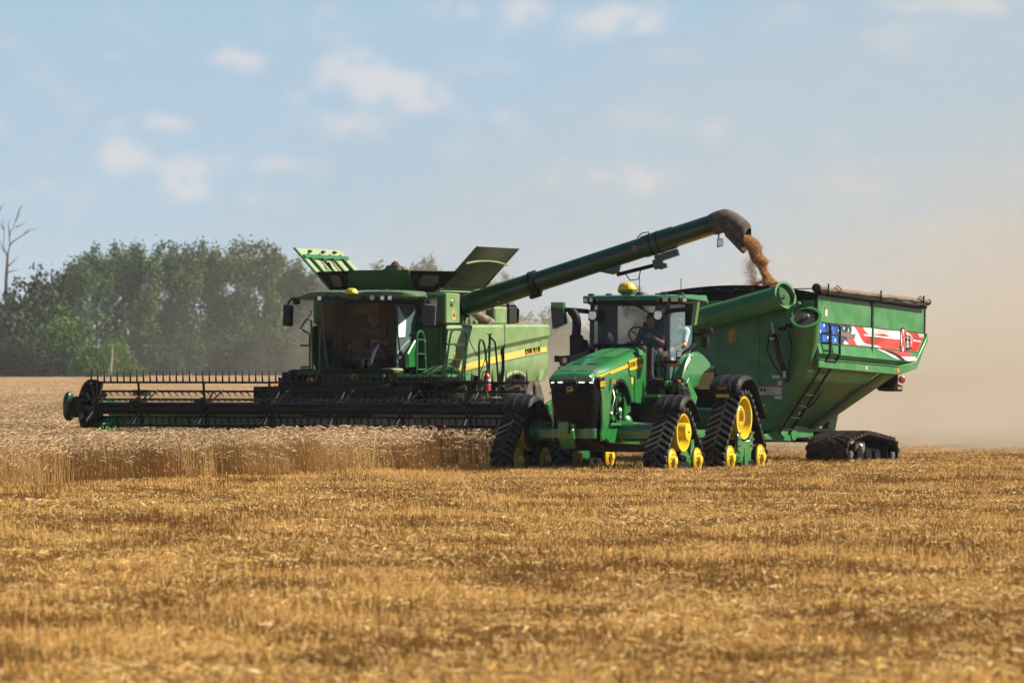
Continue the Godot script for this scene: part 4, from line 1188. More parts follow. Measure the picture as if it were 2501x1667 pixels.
	bar(t, "gate", [V(2.0, 1.85, 1.75), V(2.0, 2.55, 1.50), V(2.0, 2.72, 1.40), V(2.0, 2.76, 1.25), V(2.0, 2.755, 0.75), V(2.0, 2.70, 0.62), V(2.0, 2.58, 0.57), V(2.0, 1.86, 0.85)], 0.022, M.auger_green)
	bar(t, "gate", [V(1.75, 1.85, 1.25), V(1.75, 2.76, 1.00), V(1.8, 2.775, 0.30), V(1.82, 2.70, 0.14), V(1.83, 2.58, 0.10), V(1.85, 1.84, 0.34)], 0.022, M.auger_green)
	for y in [2.16, 2.47]:
		bar(t, "gate_rail", [V(2.0, y, 1.62), V(2.0, y, 0.74)], 0.018, M.auger_green)
		bar(t, "gate_rail", [V(1.77, y, 1.10), V(1.83, y, 0.22)], 0.018, M.auger_green)
	bar(t, "hand_rail", [V(2.0, 1.3, -0.12), V(2.0, 2.48, -0.10), V(2.0, 2.56, -0.17), V(2.0, 2.55, -0.30), V(2.0, 2.46, -0.40), V(2.0, 1.5, -0.75)], 0.022, M.auger_green)
	bar(t, "hand_rail", [V(2.0, 1.3, -0.62), V(2.0, 2.68, -0.70)], 0.026, M.auger_green)
	bar(t, "hand_rail", [V(2.0, 2.62, -0.72), V(2.0, 2.53, -0.98), V(2.0, 2.40, -1.03), V(2.0, 1.2, -1.30)], 0.022, M.auger_green)
	part(t, "rail_cap", Geo.new().cyl(V(2.0, 2.675, -0.70), V(2.0, 2.69, -0.70), 0.06), M.ink)
	for e in [[-0.55, 0.9], [-0.55, 1.15], [-0.55, 1.4]]: part(t, "ladder_step", Geo.new().box(V(2.02, e[1], -0.85), V(0.14, 0.03, 0.5), 0.008), M.dusty_plastic)
	bar(t, "ladder_side", [V(2.0, 0.75, -0.6), V(2.0, 1.6, -0.55)], 0.022, M.dusty_green)
	bar(t, "ladder_side", [V(2.0, 0.75, -1.1), V(2.0, 1.6, -1.05)], 0.022, M.dusty_green)
	chain(t, V(2.0, 2.64, 0.58), V(1.85, 2.52, 0.12), 0.12, M.dark_steel)
	chain(t, V(2.0, 2.47, 1.20), V(1.84, 2.35, 0.14), 0.18, M.ink)
	chain(t, V(2.0, 2.15, 1.25), V(1.84, 2.02, 0.20), 0.20, M.ink)
	chain(t, V(1.2, 2.56, 0.83), V(1.7, 2.6, 0.9), 0.16, M.dark_steel)
	chain(t, V(1.2, 2.26, 0.83), V(1.6, 1.92, 0.5), 0.08, M.dark_steel)
	chain(t, V(1.84, 2.6, 0.05), V(2.0, 2.2, -0.13), 0.05, M.ink)
	chain(t, V(2.0, 2.45, -0.62), V(2.0, 1.9, -0.15), 0.06, M.ink)
	lamp(t, "side_marker", V(1.75, 1.56, -1.05), V(0.1, 0.14, 0.06), Basis(), M.ink, M.amber)
	# wheels
	tyre(t, V(-1.78, 0.98, 0.0), 0.98, 0.72, 22, M.rubber, M.yellow)
	tyre(t, V(-0.98, 0.92, 0.0), 0.92, 0.4, 20, M.rubber, M.yellow)
	tyre(t, V(1.62, 0.93, 0.0), 0.93, 0.72, 22, M.dusty_rubber, M.yellow)
	tyre(t, V(1.38, 0.86, -3.70), 0.86, 0.55, 20, M.dusty_rubber, M.yellow)
	tyre(t, V(-1.38, 0.86, -3.70), 0.86, 0.55, 20, M.dusty_rubber, M.yellow)
	part(t, "axle", Geo.new().box(V(0, 0.95, 0), V(2.8, 0.3, 0.35), 0.04).box(V(0, 0.86, -3.7), V(2.4, 0.22, 0.25), 0.04), M.black)
func ring_geo(c: Vector3, axis: Vector3, r: float, w: float) -> Geo:
	var t := axis.normalized()
	var up := t.cross(Vector3.RIGHT).normalized()
	var sd := t.cross(up)
	var rings := []
	for k in 25:
		var a := TAU * (k % 24) / 24.0
		var d := up * cos(a) + sd * sin(a)
		var ring := PackedVector3Array()
		for j in 8:
			var b := TAU * j / 8.0
			ring.push_back(c + d * (r + w * cos(b)) + t * w * sin(b))
		rings.append(ring)
	var g := Geo.new()
	g.loft(rings, false)
	return g
func dome(parent: Node3D, at: Vector3, k: float) -> void:
	var o := part(parent, "receiver_dome", Geo.new().lathe(at, V(0, 1, 0), [[0.06 * k, 0.02], [0.06 * k, 0.145 * k], [0.085 * k, 0.15 * k], [0.13 * k, 0.135 * k], [0.17 * k, 0.10 * k], [0.187 * k, 0.055 * k], [0.19 * k, 0.01]], 26), M.yellow, 60.0)
	part(o, "dome_base", Geo.new().lathe(at, V(0, 1, 0), [[-0.01, 0.02], [-0.01, 0.10 * k], [0.03 * k, 0.145 * k], [0.07 * k, 0.152 * k], [0.07 * k, 0.02]], 26), M.green, 50.0)
	part(o, "dome_brow", Geo.new().tube([at + V(-0.08 * k, 0.08 * k, 0.128 * k), at + V(-0.06 * k, 0.14 * k, 0.108 * k), at + V(0, 0.155 * k, 0.10 * k), at + V(0.06 * k, 0.14 * k, 0.108 * k), at + V(0.08 * k, 0.08 * k, 0.128 * k)], 0.012 * k, 6), M.yellow)

# ---- the header: a draper platform with a finger reel
func build_header() -> void:
	var t := thing("grain_header", "wide black reel header with rows of pointed fingers, in front of the combine", "harvester header", V(-2.567, 0, -115.01), -YAW_COMBINE)
	var lx := -5.0
	var rx := 4.55
	var cx := (lx + rx) * 0.5
	var L := rx - lx
	var rc := V(0, 1.20, 3.40)
	part(t, "back_wall", Geo.new().prism([[2.35, 0.25], [2.35, 0.95], [2.45, 1.02], [2.52, 1.0], [2.48, 0.3]], "x", lx, rx, 0.01), M.dark_steel)
	part(t, "back_beam", Geo.new().box(V(cx, 1.06, 2.40), V(L, 0.10, 0.16), 0.02), M.dusty_green)
	part(t, "back_shield", Geo.new().box(V(-0.2, 1.32, 2.28), V(3.4, 0.62, 0.03), 0.01), M.dark_steel)
	part(t, "deck_belt", Geo.new().prism([[2.5, 0.42], [2.5, 0.46], [3.75, 0.16], [3.75, 0.12]], "x", lx + 0.1, rx - 0.1), M.rubber)
	for i in 11:
		part(t, "deck_panel", Geo.new().box(V(lx + 0.55 + i * 0.86, 0.78, 2.53), V(0.84, 0.50, 0.02), 0.006), M.dusty_green if i < 3 else M.deck_dust)
	part(t, "cutter_bar", Geo.new().box(V(cx, 0.12, 3.8), V(L, 0.07, 0.12), 0.01), M.steel)
	part(t, "divider", Geo.new().prism([[2.3, 0.2], [2.3, 1.0], [2.6, 1.05], [3.2, 0.95], [4.4, 0.25], [4.5, 0.12], [2.5, 0.12]], "x", lx + 0.12, lx + 0.28, 0.02), M.green)
	part(t, "divider", Geo.new().prism([[2.3, 0.2], [2.3, 1.0], [2.6, 1.05], [3.2, 0.95], [4.4, 0.25], [4.5, 0.12], [2.5, 0.12]], "x", rx - 0.2, rx - 0.05, 0.02), M.combine_green)
	# the rounded end cover seen at the header's far end
	var ends := []
	for k in 20:
		var a := TAU * k / 20.0
		ends.append([3.3 + 0.17 * cos(a), 1.23 + (0.14 + 0.15 * absf(sin(a))) * signf(sin(a)) * pow(absf(sin(a)), 0.6)])
	part(t, "end_cover", Geo.new().prism(ends, "x", lx - 0.56, lx - 0.42, 0.03), M.auger_green)
	part(t, "end_drive", Geo.new().box(V(lx - 0.22, 1.22, 3.3), V(0.34, 0.42, 0.3), 0.05).cyl(V(lx - 0.45, 1.22, 3.3), V(lx, 1.2, 3.35), 0.09), M.black)
	part(t, "gauge_wheel", Geo.new().lathe(V(lx - 0.02, 0.72, 2.9), V(1, 0, 0), [[0.0, 0.05], [0.0, 0.24], [0.05, 0.29], [0.16, 0.29], [0.2, 0.24], [0.2, 0.05]], 24), M.rubber)
	for s in [-1.0, 1.0]:
		var x: float = lx + 0.42 if s < 0 else rx - 0.12
		part(t, "reel_arm", Geo.new().prism([[2.3, 1.05], [2.3, 1.22], [3.3, 1.36], [3.5, 1.25], [3.4, 1.12]], "x", x - 0.05, x + 0.05, 0.01), M.green)
	part(t, "reflector", Geo.new().box(V(lx + 0.75, 1.50, 2.5), V(0.42, 0.13, 0.03), 0.01), mat(0.38, 0.22, 0.01, 0.5))
	# reel: centre tube, six bats with their fingers, end discs, spiders
	part(t, "reel_tube", Geo.new().cyl(V(lx + 0.2, rc.y, rc.z), V(rx - 0.05, rc.y, rc.z), 0.122, 0.122, 26), M.reel_black)
	var R := 0.52
	var finger := Geo.new().tube([V(0, 0, 0), V(0, 0.09, 0.012), V(0, 0.245, 0.0)], [0.021, 0.017, 0.004], 5).mesh()
	var n := 66
	var bats := [[100.0, 92.0], [40.0, -27.0], [160.0, -172.0], [-20.0, -82.0], [-140.0, -92.0], [-80.0, -85.0]]
	for bi in bats.size():
		var a := deg_to_rad(bats[bi][0])
		var fa := deg_to_rad(bats[bi][1])
		var p := V(0, rc.y + sin(a) * R, rc.z - cos(a) * R)
		var bat := bar(t, "bat", [V(lx + 0.05, p.y, p.z), V(rx - 0.1, p.y, p.z)], 0.021, M.reel_black)
		var up := V(0, sin(fa), -cos(fa))
		var basis := Basis(V(1, 0, 0), up, V(1, 0, 0).cross(up))
		var rest := Geo.new()
		for i in n:
			var x: float = lx + 0.10 + (L - 0.25) * i / (n - 1.0)
			var tf := Transform3D(basis * Basis(V(0, 1, 0), 0.0) * Basis.from_scale(V(1, rng.randf_range(0.97, 1.03), 1)), V(x, p.y, p.z))
			if bi in [0, 1, 2, 4]:
				var f := put(bat, "finger", finger, M.reel_black)
				f.transform = tf
			else:
				var vv := Geo.new().tube([V(0, 0, 0), V(0, 0.09, 0.012), V(0, 0.245, 0.0)], [0.021, 0.017, 0.004], 5).v
				for q in vv: rest.v.push_back(tf * q)
		if rest.v.size():
			var o := part(bat, "low_fingers", rest, M.reel_black)
			o.set_meta("kind", "stuff")
	for x in [-3.875, -2.457, -1.04, 0.358, 1.773, 3.187]:
		for bi in bats.size():
			var a := deg_to_rad(bats[bi][0])
			var c := V(x, rc.y, rc.z)
			var d := V(0, sin(a), -cos(a))
			part(t, "spider_arm", Geo.new().box(c + d * 0.3, V(0.05, 0.46, 0.025) , 0.006, Basis(V(1, 0, 0), d, V(1, 0, 0).cross(d))), M.reel_black)
		part(t, "spider_hub", Geo.new().lathe(V(x - 0.05, rc.y, rc.z), V(1, 0, 0), [[0.0, 0.12], [0.0, 0.15], [0.02, 0.15], [0.02, 0.135], [0.08, 0.135], [0.08, 0.15], [0.10, 0.15], [0.10, 0.12]], 18), M.reel_black)
		part(t, "clamp", Geo.new().prism([[0.0, 0.0], [0.22, 0.10], [0.26, 0.02], [0.05, -0.14]], "z", -0.02, 0.02), M.reel_black).position = V(x - 0.17, rc.y + 0.14, rc.z + 0.16)
		bar(t, "link", [V(x + 0.05, rc.y + 0.10, rc.z - 0.1), V(x + 0.22, rc.y + 0.36, rc.z - 0.38)], 0.016, M.dark_steel)
		bar(t, "link", [V(x + 0.0, rc.y - 0.10, rc.z + 0.12), V(x - 0.13, rc.y - 0.34, rc.z + 0.38)], 0.016, M.dark_steel)
		for q in [V(0.0, 0.15, 0.1), V(0.02, -0.12, 0.14), V(0.2, 0.34, -0.34)]:
			part(t, "bolt", Geo.new().cyl(V(x, rc.y, rc.z) + q, V(x + 0.03, rc.y, rc.z + 0.03) + q, 0.013, 0.013, 6), M.steel)
	# end discs: a many-armed one far, a pointed shield near
	for k in 12:
		var a := TAU * k / 12.0
		var d := V(0, cos(a), sin(a))
		part(t, "end_spoke", Geo.new().box(V(lx + 0.12, rc.y, rc.z) + d * 0.36, V(0.12, 0.42, 0.07), 0.01, Basis(V(1, 0, 0), d, V(1, 0, 0).cross(d))), M.reel_black)
	part(t, "end_disc", Geo.new().lathe(V(lx + 0.02, rc.y, rc.z), V(1, 0, 0), [[0.0, 0.05], [0.0, 0.57], [0.02, 0.58], [0.02, 0.05]], 28), M.reel_black)
	var sh := []
	for k in 18:
		var a := TAU * k / 18.0
		sh.append([rc.z + 0.54 * cos(a), 1.25 + (0.52 if sin(a) > 0.0 else 0.45) * sin(a)])
	part(t, "end_shield", Geo.new().prism(sh, "x", rx - 0.06, rx - 0.02, 0.01), M.dusty_plastic)
	part(t, "shield_rib", Geo.new().box(V(rx - 0.005, 1.42, rc.z + 0.06), V(0.03, 0.5, 0.06), 0.01), M.plastic)
	bar(t, "lift_cylinder", [V(rx + 0.05, 1.15, 3.2), V(rx + 0.05, 1.45, 2.4)], 0.03, M.plastic)
	part(t, "lift_arm", Geo.new().box(V(rx + 0.12, 1.35, 2.7), V(0.08, 0.12, 0.9), 0.01, Basis(V(1, 0, 0), 0.25)), M.green)
	bar(t, "hose", [V(rx + 0.1, 1.5, 2.9), V(rx + 0.15, 1.62, 2.7), V(rx + 0.2, 1.5, 2.4), V(rx + 0.2, 1.3, 2.2)], 0.014, M.ink)

# ---- the tractor on four tracks
func track_unit(t: Node3D, s: float, hub: Vector2, rd: float, idlers: Array, w: float, xc: float, lugs: int, big: bool) -> void:
	# hub: (z, y); idlers: [z, y, r] front and rear
	var u := Node3D.new()
	u.name = numbered(t, "track_unit"); t.add_child(u, true)
	var circles := [[hub.x, hub.y, rd], idlers[0], idlers[1]]
	track_belt(t, circles, s * xc - w * 0.5, s * xc + w * 0.5, lugs, M.rubber, 0.05, 0.045, 0.17)
	var xo := s * (xc + w * 0.5)
	var o := V(s, 0, 0)
	# drive wheel: rim, spokes with openings, hub
	var dw := part(u, "drive_wheel", Geo.new().lathe(V(s * xc, hub.y, hub.x) - o * w * 0.42, o, [[0.0, rd * 0.8], [0.0, rd * 0.99], [w * 0.84, rd * 0.99], [w * 0.84, rd * 0.84], [w * 0.62, rd * 0.78], [w * 0.5, rd * 0.74], [w * 0.5, 0.02]], 44), M.yellow)
	for k in 7:
		var a := TAU * k / 7.0 + 0.3
		var d := V(0, cos(a), sin(a))
		var e := V(0, -sin(a), cos(a))
		var hole := []
		for j in 14:
			var b := TAU * j / 14.0
			hole.append(V(s * xc, hub.y, hub.x) + o * (w * 0.085) + d * (rd * 0.60 + cos(b) * rd * 0.10) + e * sin(b) * rd * 0.155)
		part(dw, "opening", Geo.new().loft([PackedVector3Array(hole), PackedVector3Array(hole.map(func(p): return p + o * 0.012))]), M.ink)
	if big:
		part(dw, "hub", Geo.new().lathe(V(s * xc, hub.y, hub.x), o, [[0.0, rd * 0.52], [w * 0.25, rd * 0.52], [w * 0.30, rd * 0.46], [w * 0.30, rd * 0.30], [w * 0.10, rd * 0.26], [w * 0.10, 0.02]], 32), M.yellow)
		bolts(dw, V(s * (xc + w * 0.30), hub.y, hub.x), o, rd * 0.38, 16, 0.016, M.steel)
	else:
		part(dw, "hub", Geo.new().lathe(V(s * xc, hub.y, hub.x), o, [[0.0, rd * 0.48], [w * 0.58, rd * 0.46], [w * 0.62, rd * 0.42], [w * 0.63, 0.01]], 32), M.yellow)
		part(dw, "hub_plug", Geo.new().cyl(V(s * (xc + w * 0.62), hub.y, hub.x), V(s * (xc + w * 0.66), hub.y, hub.x), 0.022, 0.018, 10), M.dark_steel)
	part(dw, "inner_plate", Geo.new().lathe(V(s * xc, hub.y, hub.x) - o * w * 0.44, o, [[0.0, 0.05], [0.0, rd * 0.97], [0.012, rd * 0.97], [0.012, 0.05]], 36), M.ink)
	for c in idlers:
		var r: float = c[2] - 0.01
		for q in [-1.0, 1.0]:
			var base: Variant = V(s * xc, c[1], c[0]) + o * q * w * 0.26
			var iw := part(u, "idler_wheel", Geo.new().lathe(base - o * w * 0.16, o, [[0.0, r * 0.5], [0.0, r], [w * 0.32, r], [w * 0.335, r * 0.93]], 32), M.rubber)
			var face_at: Vector3 = V(s * xc, c[1], c[0]) + o * q * w * 0.49
			part(iw, "wheel_disc", Geo.new().lathe(face_at, o * q, [[-0.05, r * 0.92], [-0.01, r * 0.92], [0.0, r * 0.90], [-0.012, r * 0.78], [0.015, r * 0.62], [0.02, r * 0.36], [0.075, r * 0.30], [0.085, r * 0.2], [0.085, 0.01]], 32), M.yellow)
			bolts(iw, face_at + o * q * 0.014, o * q, r * 0.52, 10, 0.015, M.dark_steel)
	for k in 3:
		var z := lerpf(idlers[0][0] - 0.42, idlers[1][0] + 0.42, k / 2.0)
		part(u, "roller", Geo.new().lathe(V(s * xc, 0.15, z) - o * w * 0.40, o, [[0.0, 0.03], [0.0, 0.13], [w * 0.8, 0.13], [w * 0.82, 0.10], [w * 0.82, 0.02]], 20), M.rubber)
	var zr: float = idlers[1][0]
	var zf: float = idlers[0][0]
	if not big:
		part(u, "track_frame", Geo.new().prism([[hub.x + 0.12, hub.y - 0.42], [hub.x + 0.10, hub.y - 0.30], [hub.x - 0.22, hub.y - 0.34], [hub.x - 0.36, hub.y - 0.50], [hub.x - 0.42, hub.y - 0.14], [hub.x - 0.55, hub.y - 0.14], [hub.x - 0.60, hub.y - 0.46], [zr + 0.22, 0.30], [zr + 0.30, 0.14], [zr + 0.46, 0.14], [hub.x - 0.16, hub.y - 0.46]], "x", xo - s * w * 0.22, xo - s * w * 0.10, 0.012), M.green)
		part(u, "track_beam", Geo.new().box(V(s * xc, 0.28, (zr + zf) * 0.5), V(w * 0.4, 0.16, 1.0), 0.03), M.black)
	else:
		part(u, "track_frame", Geo.new().prism([[hub.x + 0.40, hub.y - 0.34], [hub.x + 0.40, hub.y - 0.62], [hub.x + 0.30, hub.y - 0.66], [hub.x + 0.30, hub.y - 0.84], [hub.x + 0.12, hub.y - 0.84], [hub.x + 0.10, hub.y - 0.74], [hub.x - 0.10, hub.y - 0.74], [hub.x - 0.12, hub.y - 0.84], [hub.x - 0.30, hub.y - 0.84], [hub.x - 0.32, hub.y - 0.66], [hub.x - 0.40, hub.y - 0.62], [hub.x - 0.42, hub.y - 0.30], [hub.x - 0.34, hub.y - 0.24], [hub.x - 0.22, hub.y - 0.44], [hub.x + 0.16, hub.y - 0.46], [hub.x + 0.30, hub.y - 0.28]], "x", xo - s * w * 0.16, xo - s * w * 0.04, 0.015), M.green)
		part(u, "track_beam", Geo.new().box(V(s * (xc + w * 0.2), 0.34, hub.x), V(w * 0.3, 0.2, 0.9), 0.03), M.green)
		part(u, "swing_link", Geo.new().box(V(xo - s * 0.05, 0.30, hub.x - 0.03), V(0.08, 0.44, 0.2), 0.02, Basis(V(1, 0, 0), 0.08)), M.green)
		part(u, "grease_pot", Geo.new().lathe(V(xo - s * 0.12, 0.22, hub.x + 0.34), V(0, 1, 0), [[0.0, 0.13], [0.12, 0.14], [0.16, 0.08], [0.2, 0.08], [0.2, 0.01]], 18), M.green)
		for q in [-1.0, 1.0]:
			for y in [0.30, 0.42, 0.54]:
				for dz in [-0.04, 0.05]:
					part(u, "bolt", Geo.new().cyl(V(xo - s * w * 0.05, hub.y - y, hub.x + q * 0.35 + dz), V(xo - s * w * 0.0 + s * 0.01, hub.y - y, hub.x + q * 0.35 + dz), 0.022, 0.02, 6), M.steel)
	part(u, "axle_arm", Geo.new().cyl(V(s * (xc - w * 0.5), hub.y, hub.x), V(s * 0.4, hub.y, hub.x), 0.16, 0.2, 16), M.green)
func mudguard(t: Node3D, called: String, prof: Array, x0: float, x1: float, ridges: Array, flare: float) -> MeshInstance3D:
	# prof: [z, y] from the front lip over the top to the rear; x0 inner, x1 outer
	var rows := []
	for i in prof.size():
		var row := []
		for k in 23:
			var q := k / 22.0
			var x := lerpf(x0, x1, q)
			var e := 0.0
			for r in ridges: e += 0.014 * smoothstep(0.055, 0.02, absf(q - r))
			e -= 0.05 * smoothstep(0.90, 1.0, q) + 0.06 * smoothstep(0.08, 0.0, q)
			var f := float(i) / (prof.size() - 1)
			var a: Vector2 = Vector2(prof[maxi(i - 1, 0)][0], prof[maxi(i - 1, 0)][1])
			var b: Vector2 = Vector2(prof[mini(i + 1, prof.size() - 1)][0], prof[mini(i + 1, prof.size() - 1)][1])
			var d := (b - a).normalized()
			var nn := Vector2(d.y, -d.x)
			if nn.y < 0.0 and i > 1 and i < prof.size() - 2: nn = -nn
			e *= sin(clampf(f * 1.05 + 0.12, 0.0, 1.0) * PI) + 0.35
			row.append(V(x, prof[i][1] + nn.y * e - flare * q * q * 0.0, prof[i][0] + nn.x * e))
		rows.append(row)
	return part(t, called, Geo.new().sheet(rows, V(0, -0.03, -0.012)), M.plastic, 50.0)

func hood_ring(z: float) -> PackedVector3Array:
	var f := clampf((1.13 - z) / 2.45, 0.0, 1.0)
	var w := lerpf(0.415, 0.50, smoothstep(0.0, 0.35, f))
	var ys := 1.845 + 0.40 * pow(f, 0.85)
	var yt := 1.885 + 0.50 * pow(f, 0.80)
	var wt := lerpf(0.36, 0.31, f)
	var lo := ys - 0.10
	var r := PackedVector3Array()
	for p in [[-w, lo], [-w, ys - 0.02], [-w + 0.02, ys + 0.01], [-lerpf(w, wt, 0.55), lerpf(ys, yt, 0.75)], [-wt, yt], [0, yt + 0.015], [wt, yt], [lerpf(w, wt, 0.55), lerpf(ys, yt, 0.75)], [w - 0.02, ys + 0.01], [w, ys - 0.02], [w, lo]]:
		r.push_back(V(p[0], p[1], z))
	return r
func hood_at(x: float, z: float) -> Vector3:
	var r := hood_ring(z)
	for i in range(1, r.size() - 2):
		if x >= r[i].x and x <= r[i + 1].x:
			return r[i].lerp(r[i + 1], inverse_lerp(r[i].x, r[i + 1].x, x))
	return V(x, r[5].y, z)
func hood_patch(x0a: float, x1a: float, za: float, x0b: float, x1b: float, zb: float) -> Geo:
	var rows := []
	for i in 7:
		var f := i / 6.0
		var row := []
		for k in 9:
			row.append(hood_at(lerpf(lerpf(x0a, x0b, f), lerpf(x1a, x1b, f), k / 8.0), lerpf(za, zb, f)) + V(0, 0.004, 0.001))
		rows.append(row)
	return Geo.new().sheet(rows, V(0, 0.004, 0.0))

func build_tractor() -> void:
	var t := thing("tracked_tractor", "green and yellow tractor on four triangular rubber tracks, nearest the camera", "tractor", V(1.527, 0, -105.25), -YAW_TRACTOR)
	for s in [1.0, -1.0]:
		track_unit(t, s, Vector2(-0.14, 0.82), 0.365, [[0.50, 0.30, 0.255], [-0.78, 0.30, 0.255]], 0.46, 1.525, 34, false)
		track_unit(t, s, Vector2(-3.19, 1.07), 0.425, [[-2.38, 0.31, 0.265], [-4.00, 0.31, 0.265]], 0.50, 1.55, 40, true)
		mudguard(t, "front_mudguard", [[0.16, 1.19], [0.17, 1.24], [0.12, 1.33], [0.02, 1.42], [-0.12, 1.48], [-0.26, 1.50], [-0.40, 1.46], [-0.52, 1.37], [-0.68, 1.22], [-0.90, 1.03]] if s > 0 else [[0.16, 1.19], [0.17, 1.24], [0.12, 1.33], [0.02, 1.42], [-0.12, 1.48], [-0.26, 1.50], [-0.40, 1.46], [-0.52, 1.37], [-0.68, 1.22], [-0.90, 1.03]], s * 1.22, s * 1.80, [0.36, 0.64], 0.0)
		var rg := mudguard(t, "rear_mudguard", [[-2.66, 1.48], [-2.64, 1.54], [-2.68, 1.68], [-2.80, 1.79], [-3.00, 1.85], [-3.25, 1.87], [-3.42, 1.84], [-3.55, 1.74], [-3.75, 1.52], [-4.14, 1.06]], s * 1.22, s * 1.86, [0.34, 0.62], 0.0)
		if s > 0:
			part(rg, "light_recess", Geo.new().box(V(1.52, 1.62, -2.655), V(0.34, 0.14, 0.06), 0.03), M.ink)
			part(rg, "tail_light", Geo.new().prism([[1.40, 1.65], [1.64, 1.65], [1.60, 1.585], [1.44, 1.585]], "z", -2.64, -2.61, 0.008), M.dark_amber)
			part(rg, "reflector", Geo.new().box(V(1.53, 1.475, -2.63), V(0.26, 0.06, 0.012), 0.004), mat(0.55, 0.36, 0.01, 0.35))
			part(t, "guard_stay", Geo.new().box(V(1.3, 1.38, -0.3), V(0.1, 0.2, 0.3), 0.02), M.black)
	# frame, axles, engine
	part(t, "front_axle", Geo.new().box(V(0, 0.78, -0.12), V(2.4, 0.26, 0.30), 0.05), M.green)
	part(t, "rear_axle", Geo.new().box(V(0, 1.0, -3.2), V(2.4, 0.34, 0.5), 0.05), M.green)
	part(t, "chassis", Geo.new().prism([[0.85, 0.92], [-1.9, 0.92], [-4.2, 1.0], [-4.2, 0.6], [-1.6, 0.42], [0.2, 0.48], [0.85, 0.62]], "x", -0.36, 0.36, 0.03), M.black)
	for s in [-1.0, 1.0]:
		part(t, "side_rail", Geo.new().prism([[0.72, 0.955], [-1.72, 0.92], [-1.72, 0.66], [-1.2, 0.56], [0.4, 0.62], [0.72, 0.74]], "x", s * 0.40, s * 0.48, 0.012), M.green)
		part(t, "rail_pipe", Geo.new().tube([V(s * 0.50, 0.95, 0.5), V(s * 0.50, 0.95, -1.5)], 0.035, 10), M.green)
	part(t, "engine_block", Geo.new().box(V(0, 1.32, -0.35), V(0.52, 0.72, 1.5), 0.05), M.green)
	part(t, "bulkhead", Geo.new().box(V(0, 1.40, -0.55), V(0.36, 1.05, 2.0), 0.03), M.ink)
	part(t, "gearbox", Geo.new().box(V(0, 1.28, -2.2), V(0.9, 0.86, 1.7), 0.05), M.ink)
	part(t, "engine_cover", Geo.new().box(V(0, 1.78, -0.4), V(0.50, 0.24, 1.4), 0.04), M.black)
	for i in 14:
		var z := 0.28 - i * 0.062
		var y := 1.02 + 0.55 * rng.randf()
		var pipe := [V(0.30, y, z), V(0.38 + 0.03 * rng.randf(), y + rng.randf_range(-0.1, 0.16), z - 0.05), V(0.37, y + rng.randf_range(-0.3, 0.1), z - rng.randf_range(0.05, 0.2)), V(0.28, y - 0.2, z - 0.1)]
		bar(t, "engine_pipe", pipe, rng.randf_range(0.010, 0.028), [M.green, M.dark_steel, M.black, M.green, M.steel][i % 5])
	for e in [[0.22, 1.55, 0.09], [0.02, 1.10, 0.12], [-0.30, 1.45, 0.10], [-0.42, 1.15, 0.13], [0.12, 1.28, 0.08], [-0.15, 1.58, 0.07]]:
		part(t, "engine_part", Geo.new().lathe(V(0.24, e[1], e[0]), V(1, 0, 0), [[0.0, e[2]], [0.12, e[2]], [0.15, e[2] * 0.7], [0.15, 0.01]], 16), M.green)
	part(t, "alternator", Geo.new().lathe(V(0.42, 1.0, -0.55), V(1, 0.2, 0.3), [[-0.08, 0.1], [0.06, 0.11], [0.09, 0.06], [0.09, 0.01]], 18), M.green)
	for k in 4: part(t, "cooling_fin", Geo.new().box(V(0.36, 1.33 - 0.05 * k, -0.62), V(0.16, 0.018, 0.22), 0.004, Basis(V(1, 0, 0), 0.3)), M.green)
	part(t, "filter_bracket", Geo.new().prism([[-0.42, 1.0], [-0.42, 1.42], [-0.38, 1.45], [-0.52, 1.50], [-0.58, 1.0]], "x", 0.40, 0.43, 0.006), M.green)
	part(t, "red_coupler", Geo.new().box(V(0.40, 1.70, -0.02), V(0.05, 0.05, 0.22), 0.012), M.red)
	part(t, "oil_cap", Geo.new().cyl(V(0.40, 1.56, 0.26), V(0.45, 1.58, 0.27), 0.035), M.yellow)
	bar(t, "hose", [V(0.3, 1.5, 0.1), V(0.42, 1.4, 0.02), V(0.42, 1.2, 0.0), V(0.36, 1.05, -0.1), V(0.40, 0.98, -0.3)], 0.022, M.ink)
	bar(t, "hose", [V(0.3, 1.15, 0.3), V(0.42, 1.2, 0.2), V(0.43, 1.45, 0.08), V(0.36, 1.6, 0.0)], 0.016, M.steel)
	# hood
	var rings := []
	for i in 26:
		rings.append(hood_ring(lerpf(1.13, -1.32, i / 25.0)))
	var nose := PackedVector3Array()
	for p in rings[0]: nose.push_back(V(p.x * 0.985, 1.82 + (p.y - 1.82) * 0.45, 1.165))
	rings.push_front(nose)
	var hood := part(t, "hood", Geo.new().loft(rings), M.green, 30.0)
	for s in [-1.0, 1.0]:
		part(hood, "hood_screen", hood_patch(s * 0.05, s * 0.26, 1.0, s * 0.05, s * 0.25, 0.66) if s > 0 else hood_patch(-0.26, -0.05, 1.0, -0.25, -0.05, 0.66), M.screen)
		part(hood, "hood_screen", hood_patch(0.31, 0.42, 1.0, 0.30, 0.40, 0.70) if s > 0 else hood_patch(-0.42, -0.31, 1.0, -0.40, -0.30, 0.70), M.screen)
		part(hood, "hood_slot", hood_patch(0.05, 0.25, 0.50, 0.05, 0.25, 0.42) if s > 0 else hood_patch(-0.25, -0.05, 0.50, -0.25, -0.05, 0.42), M.ink)
		part(hood, "hood_screen", hood_patch(0.06, 0.28, -0.2, 0.07, 0.27, -1.1) if s > 0 else hood_patch(-0.28, -0.06, -0.2, -0.27, -0.07, -1.1), paint(lin(0.012, 0.11, 0.025), lin(0.02, 0.13, 0.035), 0.55, 0.6, 0.2, 61))
